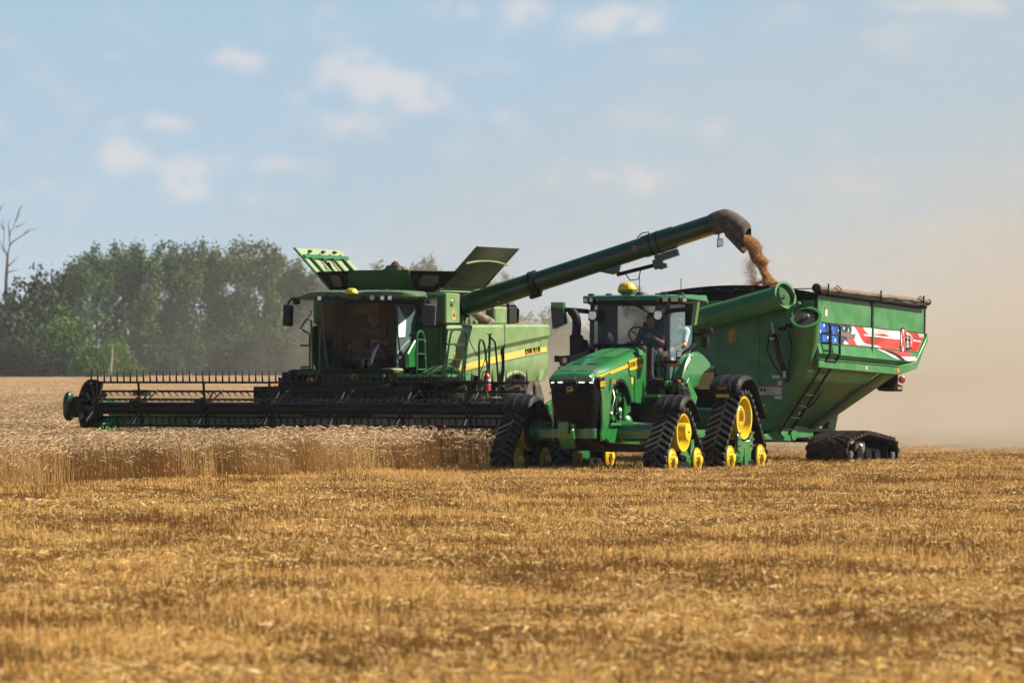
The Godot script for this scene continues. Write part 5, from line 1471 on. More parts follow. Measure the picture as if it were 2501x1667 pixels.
		part(hood, "hood_panel_line", hood_patch(0.026, 0.034, 1.05, 0.04, 0.048, -1.1) if s > 0 else hood_patch(-0.034, -0.026, 1.05, -0.048, -0.04, -1.1), M.cart_green)
	part(hood, "nose_badge", hood_patch(-0.018, 0.018, 0.62, -0.010, 0.010, 0.52), M.steel)
	for s in [-1.0, 1.0]:
		var x0: float = s * 0.462
		part(t, "hood_side", Geo.new().prism([[0.98, 1.80], [0.60, 1.89], [0.0, 2.02], [-0.80, 2.17], [-0.80, 1.36], [-0.62, 1.36], [-0.52, 1.52], [-0.40, 1.66], [-0.24, 1.76], [-0.06, 1.80], [0.14, 1.77], [0.28, 1.69], [0.38, 1.55], [0.44, 1.35], [0.50, 1.05], [0.58, 0.80], [0.66, 0.70], [0.86, 0.66], [0.90, 0.78], [0.82, 1.0], [0.86, 1.4], [0.90, 1.60], [0.78, 1.70], [0.74, 1.78], [0.96, 1.78]], "x", x0, s * 0.502, 0.008), M.green)
		part(t, "arch_liner", Geo.new().tube([V(s * 0.47, 1.38, 0.42), V(s * 0.47, 1.56, 0.36), V(s * 0.47, 1.68, 0.25), V(s * 0.47, 1.75, 0.12), V(s * 0.47, 1.77, -0.06), V(s * 0.47, 1.73, -0.24), V(s * 0.47, 1.63, -0.40), V(s * 0.47, 1.48, -0.52), V(s * 0.47, 1.36, -0.60)], 0.032, 8), M.plastic)
		part(t, "side_inset", Geo.new().prism([[0.92, 1.62], [0.99, 1.80], [0.76, 1.84], [0.68, 1.72], [0.84, 1.60]], "x", s * 0.455, s * 0.506, 0.004), M.plastic)
		part(t, "side_vent", Geo.new().prism([[0.50, 1.80], [0.42, 1.80], [0.46, 1.58], [0.54, 1.58]], "x", s * 0.49, s * 0.508, 0.002), M.ink)
		# yellow stripe widening into the name block
		var st := []
		for i in 15:
			var z := lerpf(0.99, -0.42, i / 14.0)
			var r := hood_ring(z)
			var y := r[9].y - 0.03
			st.append([V(s * (r[9].x + 0.004), y + 0.012, z), V(s * (r[9].x + 0.004), y - 0.045 - 0.012 * i / 14.0, z)])
		part(t, "stripe", Geo.new().sheet(st, V(s * 0.006, 0, 0)), M.yellow)
		part(t, "name_block", Geo.new().prism([[-0.43, 2.13], [-1.05, 2.215], [-1.12, 2.19], [-1.12, 2.03], [-1.06, 2.01], [-0.52, 1.945], [-0.46, 1.965]], "x", s * 0.502, s * 0.512, 0.003), M.yellow)
		part(t, "rear_hood_side", Geo.new().prism([[-0.76, 2.18], [-1.34, 2.28], [-1.34, 1.30], [-0.76, 1.36]], "x", s * 0.455, s * 0.498, 0.01), M.green if s < 0 else M.green)
		part(t, "side_groove", Geo.new().tube([V(s * 0.503, 2.10, -0.40), V(s * 0.503, 1.86, -0.50), V(s * 0.503, 1.84, -0.72), V(s * 0.503, 1.36, -0.72)], 0.012, 6), M.ink)
	lettering(t, "lettering", "JOHN DEERE", 0.10, M.ink, V(0.514, 2.085, -0.80), face(V(0, 0.12, -1), V(0, 1, 0.12)), 0.008, 1.0, "Droid Sans", 400)
	lettering(t, "lettering", "JOHN DEERE", 0.115, M.ink, V(-0.514, 2.085, -0.80), face(V(0, -0.12, 1), V(0, 1, 0.12)), 0.008, 1.0, "Droid Sans", 500)
	lettering(t, "lettering", "8RX", 0.105, M.yellow, V(0.509, 1.705, 0.84), face(V(0, 0.1, -1), V(0, 1, 0.1)), 0.008)
	lettering(t, "lettering", "410", 0.075, M.yellow, V(0.506, 1.74, 0.30), face(V(0, 0.05, -1), V(0, 1, 0.05)), 0.008, 1.0, "Droid Sans", 500)
	part(t, "badge", Geo.new().prism([[-0.56, 1.82], [-0.65, 1.83], [-0.66, 1.73], [-0.60, 1.68], [-0.56, 1.73]], "x", 0.502, 0.510, 0.002), M.stripe)
	# grille, headlights
	var gr := []
	for i in 7:
		var f := i / 6.0
		var y := lerpf(0.88, 1.74, f)
		var w := lerpf(0.36, 0.42, smoothstep(0.0, 0.8, f))
		var zf := lerpf(1.00, 1.13, smoothstep(0.0, 0.7, f))
		gr.append(PackedVector3Array([V(-w - 0.05, y, 0.6), V(-w - 0.055, y, zf - 0.22), V(-w, y, zf - 0.06), V(-w * 0.75, y, zf), V(0, y, zf + 0.025), V(w * 0.75, y, zf), V(w, y, zf - 0.06), V(w + 0.055, y, zf - 0.22), V(w + 0.05, y, 0.6)]))
	var gm := mat(0.004, 0.004, 0.005, 0.5)
	gm.metallic_specular = 0.2
	var grille := part(t, "grille", Geo.new().loft(gr), gm, 40.0)
	for k in 9:
		part(grille, "grille_bar", Geo.new().tube([V(-0.31, 0.98 + k * 0.072, 1.045 + k * 0.012), V(0, 0.98 + k * 0.072, 1.085 + k * 0.012), V(0.31, 0.98 + k * 0.072, 1.045 + k * 0.012)], 0.006, 5), M.black)
	var hb := []
	for q in [[-0.47, 0.86], [-0.43, 1.06], [-0.32, 1.135], [0.0, 1.16], [0.32, 1.135], [0.43, 1.06], [0.47, 0.86]]:
		hb.append(PackedVector3Array([V(q[0], 1.70, q[1] - 0.01), V(q[0], 1.84, q[1] + 0.005), V(q[0] * 0.9, 1.84, q[1] - 0.2), V(q[0] * 0.9, 1.70, q[1] - 0.2)]))
	part(t, "headlight_band", Geo.new().loft(hb), M.gloss_black)
	for s in [-1.0, 1.0]:
		var lens_ := part(t, "headlight", Geo.new().hexa([V(s * 0.12, 1.825, 1.158), V(s * 0.16, 1.715, 1.150), V(s * 0.42, 1.72, 1.072), V(s * 0.435, 1.83, 1.062)], [V(s * 0.12, 1.825, 1.164), V(s * 0.16, 1.715, 1.156), V(s * 0.42, 1.72, 1.080), V(s * 0.438, 1.83, 1.070)]), mat(0.02, 0.024, 0.035, 0.08, 0.3, 1.0))
		part(lens_, "light_strip", Geo.new().hexa([V(s * 0.16, 1.748, 1.160), V(s * 0.155, 1.724, 1.159), V(s * 0.42, 1.716, 1.083), V(s * 0.405, 1.744, 1.090)], [V(s * 0.16, 1.748, 1.165), V(s * 0.155, 1.724, 1.164), V(s * 0.423, 1.716, 1.088), V(s * 0.408, 1.744, 1.095)]), M.led)
		part(lens_, "light_strip", Geo.new().hexa([V(s * 0.365, 1.744, 1.102), V(s * 0.420, 1.744, 1.086), V(s * 0.436, 1.832, 1.073), V(s * 0.415, 1.795, 1.083)], [V(s * 0.365, 1.744, 1.107), V(s * 0.423, 1.744, 1.091), V(s * 0.439, 1.832, 1.078), V(s * 0.418, 1.795, 1.088)]), M.led)
	part(t, "nose_trim", Geo.new().hexa([V(0.085, 1.84, 1.168), V(0.10, 1.84, 1.166), V(0.135, 1.70, 1.158), V(0.12, 1.70, 1.160)], [V(0.085, 1.84, 1.172), V(0.10, 1.84, 1.170), V(0.135, 1.70, 1.162), V(0.12, 1.70, 1.164)]), M.steel)
	emblem(t, V(-0.02, 1.595, 1.146), Basis(V(1, 0, 0), 0.06), 0.125, M.yellow, mat(0.006, 0.03, 0.012, 0.4))
	# bumper beam and hitch
	part(t, "bumper_beam", Geo.new().box(V(0, 0.80, 1.0), V(0.86, 0.18, 0.14), 0.015), M.green)
	for s in [-1.0, 1.0]:
		part(t, "beam_plate", Geo.new().box(V(s * 0.26, 0.80, 1.073), V(0.20, 0.12, 0.012), 0.01), M.green)
		for q in [[-0.07, 0.035], [0.07, 0.035], [-0.07, -0.035], [0.07, -0.035]]:
			part(t, "bolt", Geo.new().cyl(V(s * 0.26 + q[0], 0.80 + q[1], 1.07), V(s * 0.26 + q[0], 0.80 + q[1], 1.092), 0.012, 0.01, 6), M.dark_steel)
	part(t, "front_hitch", Geo.new().box(V(-0.12, 0.85, 1.14), V(0.20, 0.34, 0.20), 0.02), M.green)
	part(t, "front_hitch", Geo.new().prism([[1.05, 0.80], [1.27, 0.80], [1.27, 0.72], [1.12, 0.52], [1.05, 0.55]], "x", -0.20, 0.06, 0.012), M.green)
	part(t, "front_hitch", Geo.new().prism([[1.08, 0.98], [1.22, 0.98], [1.20, 0.90], [1.27, 0.86], [1.24, 0.70], [1.08, 0.70]], "x", 0.02, 0.09, 0.012), M.green)
	part(t, "hitch_pin", Geo.new().cyl(V(-0.03, 0.70, 1.20), V(-0.03, 1.0, 1.20), 0.022), M.black)
	part(t, "fender_bracket", Geo.new().box(V(-0.9, 0.98, 0.1), V(0.5, 0.06, 0.25), 0.01), M.dark_steel)
	# body under the cab
	part(t, "fuel_tank", Geo.new().box(V(0.62, 1.05, -1.75), V(0.5, 0.7, 1.0), 0.08), M.ink)
	part(t, "fuel_tank", Geo.new().box(V(-0.62, 1.05, -1.75), V(0.5, 0.7, 1.0), 0.08), M.ink)
	part(t, "step_board", Geo.new().box(V(0.60, 1.47, -1.70), V(0.42, 0.05, 1.1), 0.012), M.green)
	for k in 16: part(t, "tread_stud", Geo.new().box(V(0.80, 1.50, -1.22 - k * 0.065), V(0.04, 0.014, 0.025), 0.003), M.cart_green)
	part(t, "side_skirt", Geo.new().box(V(0.72, 1.56, -1.95), V(0.20, 0.18, 0.7), 0.03), M.gloss_black)
	emblem(t, V(0.84, 1.57, -1.95), face(V(0, 0, -1), V(0, 1, 0)), 0.05, M.yellow, M.ink)
	part(t, "door_sill", Geo.new().box(V(0.80, 1.70, -2.0), V(0.08, 0.12, 0.9), 0.03), M.green)
	part(t, "battery_cover", Geo.new().prism([[-1.55, 1.62], [-1.78, 1.66], [-1.95, 1.55], [-1.98, 1.25], [-1.80, 0.98], [-1.66, 0.82], [-1.55, 1.2]], "x", 1.0, 1.16, 0.03), M.plastic)
	part(t, "rear_bracket", Geo.new().prism([[-1.9, 1.72], [-2.0, 1.82], [-2.45, 1.45], [-2.35, 1.30], [-2.1, 1.40]], "x", 1.02, 1.10, 0.012), M.cart_green)
	for e in [[0.0, 0.0], [0.06, -0.03]]:
		bar(t, "hose", [V(0.98, 1.75 + e[1], -1.75), V(1.08, 1.65, -1.70 + e[0]), V(1.08, 1.48, -1.72), V(0.98, 1.42, -1.9)], 0.015, M.ink)
	# cab
	var zf := -1.72
	var zb := -2.95
	part(t, "cab_floor", Geo.new().box(V(0, 1.72, -2.3), V(1.5, 0.10, 1.3), 0.03), M.black)
	part(t, "cowl", Geo.new().prism([[-1.30, 2.24], [-1.36, 2.40], [-1.60, 2.45], [-1.80, 2.38], [-1.80, 1.70], [-1.30, 1.60]], "x", -0.46, 0.46, 0.04), M.ink)
	for s in [-1.0, 1.0]:
		bar(t, "front_pillar", [V(s * 0.76, 1.62, zf + 0.02), V(s * 0.765, 2.4, zf), V(s * 0.76, 3.22, zf - 0.05)], 0.055 if s > 0 else 0.045, M.gloss_black)
		bar(t, "rear_pillar", [V(s * 0.80, 2.30, zb + 0.05), V(s * 0.80, 2.8, zb), V(s * 0.80, 3.22, zb)], 0.05, M.gloss_black)
		part(t, "side_glass", Geo.new().hexa([V(s * 0.80, 1.78, zf - 0.05), V(s * 0.80, 3.20, zf - 0.08), V(s * 0.82, 3.20, zb + 0.05), V(s * 0.84, 1.95, zb + 0.2)], [V(s * 0.806, 1.78, zf - 0.05), V(s * 0.806, 3.20, zf - 0.08), V(s * 0.826, 3.20, zb + 0.05), V(s * 0.846, 1.95, zb + 0.2)]), M.clear_glass if s > 0 else M.glass)
	part(t, "windscreen", Geo.new().hexa([V(-0.73, 2.34, zf + 0.03), V(0.73, 2.34, zf + 0.03), V(0.73, 3.20, zf - 0.03), V(-0.73, 3.20, zf - 0.03)], [V(-0.73, 2.34, zf + 0.036), V(0.73, 2.34, zf + 0.036), V(0.73, 3.20, zf - 0.024), V(-0.73, 3.20, zf - 0.024)]), M.glass)
	part(t, "corner_glass", Geo.new().hexa([V(0.48, 1.78, zf + 0.06), V(0.73, 1.78, zf + 0.04), V(0.73, 2.34, zf + 0.03), V(0.48, 2.34, zf + 0.04)], [V(0.48, 1.78, zf + 0.066), V(0.73, 1.78, zf + 0.046), V(0.73, 2.34, zf + 0.036), V(0.48, 2.34, zf + 0.046)]), glass(Color(0.08, 0.12, 0.10), 0.35))
	part(t, "glass_trim", Geo.new().tube([V(0.49, 2.38, zf + 0.05), V(0.50, 2.2, zf + 0.07), V(0.50, 1.9, zf + 0.07), V(0.53, 1.80, zf + 0.07), V(0.72, 1.78, zf + 0.06)], 0.022, 8), M.warm_lamp)
	part(t, "rear_glass", Geo.new().hexa([V(-0.76, 2.2, zb - 0.02), V(0.76, 2.2, zb - 0.02), V(0.76, 3.2, zb - 0.02), V(-0.76, 3.2, zb - 0.02)], [V(-0.76, 2.2, zb - 0.026), V(0.76, 2.2, zb - 0.026), V(0.76, 3.2, zb - 0.026), V(-0.76, 3.2, zb - 0.026)]), M.glass)
	part(t, "cab_rear_wall", Geo.new().box(V(0, 1.98, zb), V(1.5, 0.5, 0.06), 0.02), M.ink)
	part(t, "headliner", Geo.new().box(V(0, 3.21, -2.35), V(1.54, 0.07, 1.3), 0.02), M.ink)
	part(t, "right_trim", Geo.new().box(V(-0.74, 2.55, -2.48), V(0.08, 1.34, 0.86), 0.03), M.ink)
	part(t, "right_console", Geo.new().box(V(-0.52, 2.15, -2.35), V(0.30, 0.5, 0.8), 0.06), M.ink)
	part(t, "display", Geo.new().box(V(-0.48, 2.55, -2.05), V(0.26, 0.2, 0.04), 0.01, Basis(V(0, 1, 0), -0.3)), M.gloss_black)
	part(t, "seat", Geo.new().box(V(0.16, 2.10, -2.42), V(0.52, 0.14, 0.5), 0.05).box(V(0.16, 2.50, -2.68), V(0.50, 0.74, 0.13), 0.06), M.canvas)
	part(t, "passenger_seat", Geo.new().box(V(0.56, 2.08, -2.62), V(0.36, 0.10, 0.36), 0.04), M.canvas)
	part(t, "steering_column", Geo.new().tube([V(0.09, 1.8, -1.84), V(0.09, 2.3, -1.90), V(0.09, 2.52, -1.98)], [0.10, 0.06, 0.05], 10), M.ink)
	var sw := part(t, "steering_wheel", ring_geo(V(0.09, 2.60, -2.0), V(0.0, 0.55, -0.8), 0.20, 0.017), M.ink)
	for a in [0.3, 2.4, 4.5]:
		var u := V(1, 0, 0)
		var w := V(0.0, 0.8, 0.55).normalized()
		bar(sw, "wheel_spoke", [V(0.09, 2.59, -1.985), V(0.09, 2.60, -2.0) + (u * cos(a) + w * sin(a)) * 0.2], 0.012, M.ink, 6)
	part(t, "inner_sticker", Geo.new().prism([[-0.42, 2.66], [-0.36, 2.66], [-0.30, 2.56], [-0.30, 2.50], [-0.36, 2.50], [-0.42, 2.60]], "z", zf + 0.01, zf + 0.014), M.steel)
	# roof
	var rr := []
	for e in [[-1.02, -1.98, 0], [-0.98, -1.84, 0], [-0.66, -1.64, 0], [-0.56, -1.60, 0.045], [-0.30, -1.56, 0.045], [0.30, -1.56, 0.045], [0.56, -1.60, 0.045], [0.66, -1.64, 0], [0.98, -1.84, 0], [1.02, -1.98, 0]]:
		var x: float = e[0]
		var y := 3.345
		rr.append(PackedVector3Array([V(x, y - 0.035 - e[2], e[1] + 0.02), V(x, y, e[1]), V(x * 0.99, y + 0.015, e[1] - 0.06), V(x * 0.97, y + 0.035, -2.4), V(x * 0.97, y + 0.02, -3.05), V(x * 0.98, y - 0.10, -3.16), V(x * 0.9, y - 0.10, -3.10), V(x * 0.9, y - 0.06, -2.0)]))
	part(t, "roof", Geo.new().loft(rr), M.green, 30.0)
	part(t, "roof_edge", Geo.new().prism([[-1.95, 3.36], [-3.1, 3.375], [-3.22, 3.20], [-3.1, 3.25], [-2.2, 3.29], [-1.95, 3.31]], "x", 0.97, 1.03, 0.012), M.green)
	part(t, "roof_edge", Geo.new().prism([[-1.95, 3.36], [-3.1, 3.375], [-3.22, 3.20], [-3.1, 3.25], [-2.2, 3.29], [-1.95, 3.31]], "x", -1.03, -0.97, 0.012), M.green)
	part(t, "visor", Geo.new().prism([[-0.92, -1.92], [-0.62, -1.70], [0.62, -1.70], [0.92, -1.92], [0.86, -3.0], [-0.86, -3.0]], "y", 3.19, 3.31, 0.02), M.ink)
	for s in [-1.0, 1.0]:
		part(t, "visor_fang", Geo.new().prism([[s * 0.58, 3.345], [s * 0.66, 3.345], [s * 0.615, 3.225], [s * 0.56, 3.32]], "z", -1.66, -1.62, 0.006), M.green)
		var yaw := Basis(V(0, 1, 0), s * 0.55)
		for e in [[0.735, -1.71, 0.11], [0.885, -1.80, 0.15]]:
			lamp(t, "roof_lamp", V(s * e[0], 3.275, e[1] + 0.02), V(e[2], 0.085, 0.05), yaw, M.ink, M.warm_lamp)
		part(t, "lamp_frame", Geo.new().box(V(s * 0.82, 3.275, -1.80), V(0.36, 0.12, 0.10), 0.02, yaw), M.ink)
	lamp(t, "roof_lamp", V(1.0, 3.27, -1.98), V(0.10, 0.08, 0.05), Basis(V(0, 1, 0), 0.9), M.ink, M.warm_lamp)
	dome(t, V(0, 3.385, -1.62), 1.18)
	part(t, "dome_mount", Geo.new().box(V(0, 3.35, -1.58), V(0.16, 0.08, 0.12), 0.02), M.green)
	for e in [[0.10, -2.0, 0.30], [0.86, -2.2, 0.22]]:
		part(t, "antenna_base", Geo.new().lathe(V(e[0], 3.37, e[1]), V(0, 1, 0), [[0.0, 0.09], [0.03, 0.07], [0.06, 0.02], [0.06, 0.01]], 14), M.black)
		bar(t, "antenna", [V(e[0], 3.4, e[1]), V(e[0], 3.46 + e[2], e[1])], 0.008, M.ink, 5)
	for x in [-0.86, -0.5, 0.62]: part(t, "roof_bump", Geo.new().box(V(x, 3.375, -1.95), V(0.10, 0.05, 0.10), 0.012), M.ink)
	# work lights, mirrors, wiper, marker lamps
	for s in [-1.0, 1.0]:
		var b := Basis(V(0, 1, 0), s * 0.1)
		var wl := part(t, "work_light", Geo.new().box(V(s * 0.66, 2.985, -1.58), V(0.20, 0.21, 0.10), 0.05, b), M.ink)
		var hex := []
		for p in [[-0.065, 0.08], [0.065, 0.08], [0.085, -0.02], [0.045, -0.085], [-0.045, -0.085], [-0.085, -0.02]]: hex.append([s * 0.66 + p[0], 2.985 + p[1]])
		part(wl, "lens", Geo.new().prism(hex, "z", -1.53, -1.515, 0.01), M.lamp)
		bar(t, "light_stay", [V(s * 0.76, 3.02, -1.70), V(s * 0.68, 3.0, -1.62)], 0.03, M.ink)
		bar(t, "mirror_arm", [V(s * 0.80, 3.06, -1.66), V(s * 1.0, 3.08, -1.6), V(s * 1.28, 3.10, -1.52)], 0.045, M.ink)
		var mx: Variant = s * 1.36
		var lo := 2.74 if s < 0 else 2.79
		var mir := part(t, "mirror", Geo.new().hexa([V(mx - 0.125, 3.235, -1.46), V(mx + 0.125, 3.235, -1.46), V(mx + 0.105 - 0.05 * s, lo + (0.10 if s < 0 else 0.0), -1.46), V(mx - 0.105 - 0.02 * s, lo, -1.46)], [V(mx - 0.115, 3.225, -1.60), V(mx + 0.115, 3.225, -1.60), V(mx + 0.095 - 0.05 * s, lo + (0.12 if s < 0 else 0.02), -1.62), V(mx - 0.095 - 0.02 * s, lo + 0.02, -1.62)]), M.green)
		if s > 0:
			part(mir, "mirror_shell", Geo.new().hexa([V(mx - 0.130, 3.20, -1.452), V(mx + 0.03, 3.20, -1.452), V(mx - 0.02, lo - 0.003, -1.452), V(mx - 0.128, lo - 0.003, -1.452)], [V(mx - 0.130, 3.20, -1.475), V(mx + 0.03, 3.20, -1.475), V(mx - 0.02, lo - 0.003, -1.475), V(mx - 0.128, lo - 0.003, -1.475)]), M.plastic)
		else:
			part(mir, "mirror_shell", Geo.new().hexa([V(mx - 0.126, 3.16, -1.452), V(mx + 0.127, 3.11, -1.452), V(mx + 0.157, lo + 0.098, -1.452), V(mx - 0.088, lo - 0.003, -1.452)], [V(mx - 0.126, 3.16, -1.61), V(mx + 0.127, 3.11, -1.61), V(mx + 0.157, lo + 0.098, -1.61), V(mx - 0.088, lo - 0.003, -1.61)]), M.gloss_black)
	bar(t, "wiper", [V(0.12, 3.20, -1.66), V(0.36, 3.06, -1.67), V(0.62, 2.88, -1.68)], 0.014, M.ink)
	part(t, "wiper_motor", Geo.new().box(V(0.18, 3.17, -1.65), V(0.3, 0.05, 0.06), 0.015, Basis(V(0, 0, 1), -0.4)), M.ink)
	bar(t, "bracket", [V(0.76, 2.13, -1.66), V(0.95, 2.10, -1.58), V(1.06, 2.10, -1.55)], 0.04, M.ink)
	lamp(t, "marker_lamp", V(1.02, 2.055, -1.51), V(0.22, 0.07, 0.06), Basis(), M.ink, M.dark_amber)
	lamp(t, "side_lamp", V(0.80, 2.26, -1.57), V(0.10, 0.12, 0.06), Basis(), M.ink, M.warm_lamp)
	lamp(t, "side_lamp", V(1.07, 2.26, -1.55), V(0.10, 0.13, 0.06), Basis(V(0, 1, 0), 0.6), M.ink, M.lamp)
	bar(t, "hand_rail", [V(1.0, 1.72, -1.62), V(1.02, 1.78, -1.60), V(1.05, 1.78, -1.56), V(1.10, 1.62, -1.50), V(1.12, 1.35, -1.48)], 0.018, M.ink)
	bar(t, "hand_rail", [V(0.92, 1.78, -1.62), V(0.92, 1.66, -1.58), V(0.98, 1.5, -1.55), V(1.0, 1.30, -1.55)], 0.018, M.ink)
	part(t, "rail_tip", Geo.new().box(V(1.07, 1.75, -1.55), V(0.06, 0.05, 0.05), 0.012), M.amber)
	part(t, "step_lamp_arm", Geo.new().box(V(1.0, 1.77, -1.70), V(0.22, 0.09, 0.12), 0.03), M.ink)
	# exhaust and air stack with its light box (right side)
	part(t, "stack_box", Geo.new().prism([[-1.20, 2.03], [-1.24, 2.22], [-1.0, 2.24], [-0.60, 2.36], [-0.60, 2.03]], "z", -1.50, -1.20, 0.02), M.gloss_black)
	part(t, "stack_base", Geo.new().prism([[-1.01, 2.22], [-1.01, 2.62], [-0.83, 2.62], [-0.80, 2.54], [-0.72, 2.52], [-0.66, 2.30]], "z", -1.45, -1.22, 0.02), M.plastic)
	bar(t, "air_stack", [V(-0.92, 2.55, -1.33), V(-0.90, 2.80, -1.33), V(-0.91, 2.92, -1.33), V(-0.95, 3.01, -1.33), V(-1.02, 3.07, -1.35)], 0.085, M.plastic, 16)
	lamp(t, "side_lamp", V(-1.07, 2.14, -1.18), V(0.10, 0.12, 0.05), Basis(), M.ink, M.warm_lamp)
	lamp(t, "marker_lamp", V(-1.12, 1.985, -1.20), V(0.22, 0.07, 0.06), Basis(), M.ink, M.dark_amber)
	part(t, "side_lamp_pod", Geo.new().box(V(-1.27, 2.17, -1.25), V(0.10, 0.12, 0.08), 0.03), M.ink)
	# green rear fenders
	for s in [-1.0, 1.0]:
		var prof := [[-1.78, 1.62], [-1.86, 1.85], [-1.98, 2.06], [-2.14, 2.21], [-2.40, 2.30], [-2.62, 2.31], [-2.85, 2.25], [-3.05, 2.17]]
		var rows := []
		for i in prof.size():
			var f := float(i) / (prof.size() - 1)
			var row := []
			for k in 7:
				var q := k / 6.0
				row.append(V(s * (lerpf(0.84, 1.0, q)), prof[i][1] - 0.03 * q, prof[i][0] - 0.10 * q * (1.0 - f)))
			rows.append(row)
		part(t, "rear_fender", Geo.new().sheet(rows, V(0, -0.03, -0.02)), M.green, 50.0)
		part(t, "fender_side", Geo.new().prism([[-1.72, 1.64], [-1.84, 1.88], [-2.0, 2.08], [-2.16, 2.21], [-2.36, 2.29], [-2.60, 2.31], [-2.82, 2.27], [-3.02, 2.20], [-3.27, 2.08], [-3.18, 1.98], [-2.9, 1.90], [-2.68, 1.78], [-2.55, 1.62]], "x", s * 0.98, s * 1.06, 0.03), M.green)
		bar(t, "fender_rail", [V(s * 0.84, 2.18, -2.12), V(s * 0.95, 2.33, -2.25), V(s * 1.0, 2.42, -2.5), V(s * 0.92, 2.50, -2.85)], 0.035, M.gloss_black)
		for p in [[1.75, -1.80], [2.0, -1.92], [2.2, -2.12]]:
			part(t, "fender_bolt", Geo.new().lathe(V(s * 1.06, p[0], p[1] - 0.08), V(s, 0.0, 0.0), [[0.0, 0.022], [0.012, 0.018], [0.014, 0.005]], 10), M.ink)
	part(t, "rear_lights", Geo.new().box(V(1.05, 2.70, -3.0), V(0.28, 0.12, 0.1), 0.03), M.ink)
	part(t, "rear_lights", Geo.new().box(V(1.03, 2.48, -3.02), V(0.14, 0.20, 0.1), 0.03), M.ink)
	bar(t, "rear_light_arm", [V(0.82, 2.62, -2.96), V(1.0, 2.62, -3.0)], 0.03, M.ink)
	part(t, "drawbar", Geo.new().box(V(0, 0.55, -4.4), V(0.14, 0.08, 0.8), 0.01), M.dark_steel)

# ---- the grain cart
func flag_print() -> Image:
	var w := 1024
	var h := 96
	var im := Image.create_empty(w, h, false, Image.FORMAT_RGB8)
	var n := FastNoiseLite.new()
	n.seed = 5; n.frequency = 0.01
	var stars := [[0.02, 0.45], [0.085, 0.75], [0.185, 0.30], [0.155, 0.85], [0.235, 0.16], [0.255, 0.88], [0.11, 0.25], [0.05, 0.12]]
	for y in h:
		var v := (y + 0.5) / h
		for x in w:
			var u := (x + 0.5) / w
			var c := Color(0.82, 0.83, 0.85)
			var wave := 0.20 * sin(u * 11.0 - 0.6) + 0.07 * sin(u * 23.0 + v * 2.0)
			var s := v * 0.62 + wave - (u - 0.50) * 1.7
			if fposmod(s, 0.78) < 0.40: c = Color(0.70, 0.23, 0.21)
			var fold := 0.88 + 0.16 * sin(u * 17.0 + v * 3.0 + 0.5) + 0.06 * n.get_noise_2d(x, y * 6.0)
			if u > 0.87 and (v > 0.42 - (u - 0.87) * 2.0): c = Color(0.86, 0.13, 0.07)
			if u < 0.275 - 0.05 * (v - 0.5) + 0.02 * sin(v * 5.0):
				c = Color(0.10, 0.31, 0.62).lerp(Color(0.18, 0.19, 0.27), smoothstep(0.16, 0.25, u))
				fold = 0.9 + 0.25 * sin(u * 70.0 - v * 2.4)
				for st in stars:
					var dx: float = (u - st[0]) * 5.5
					var dy: float = (v - st[1]) * 0.375
					var r := sqrt(dx * dx + dy * dy)
					if r < 0.06:
						var a := absf(fposmod(atan2(dx, -dy) + TAU / 10.0, TAU / 5.0) - TAU / 10.0)
						var ro := 0.045
						var ri := 0.018
						if r < ro * ri * sin(TAU / 10.0) / (ro * sin(a) + ri * sin(TAU / 10.0 - a)): c = Color(0.88, 0.9, 0.93); fold = 1.0
			if absf(v - 0.40 - 0.06 * (u - 0.4)) < 0.030 and u > 0.42 and u < 0.97: c = Color(0.93, 0.93, 0.95); fold = 1.0
			c = Color(minf(1.0, c.r * fold), minf(1.0, c.g * fold), minf(1.0, c.b * fold))
			im.set_pixel(x, y, c)
	return im
func decal(parent: Node3D, called: String, pts: Array, x: float, u0: float, u1: float, v0: float, v1: float, m: Material) -> void:   # pts: [z, y], clockwise seen from outside
	var poly := PackedVector2Array()
	for p in pts: poly.push_back(Vector2(p[0], p[1]))
	var ids := Geometry2D.triangulate_polygon(poly)
	var st := SurfaceTool.new()
	st.begin(Mesh.PRIMITIVE_TRIANGLES)
	for i in ids:
		var p := poly[i]
		st.set_normal(V(1, 0, 0)); st.set_uv(Vector2(inverse_lerp(u0, u1, p.x), inverse_lerp(v0, v1, p.y)))
		st.add_vertex(V(x, p.y, p.x))
	put(parent, called, st.commit(), m)

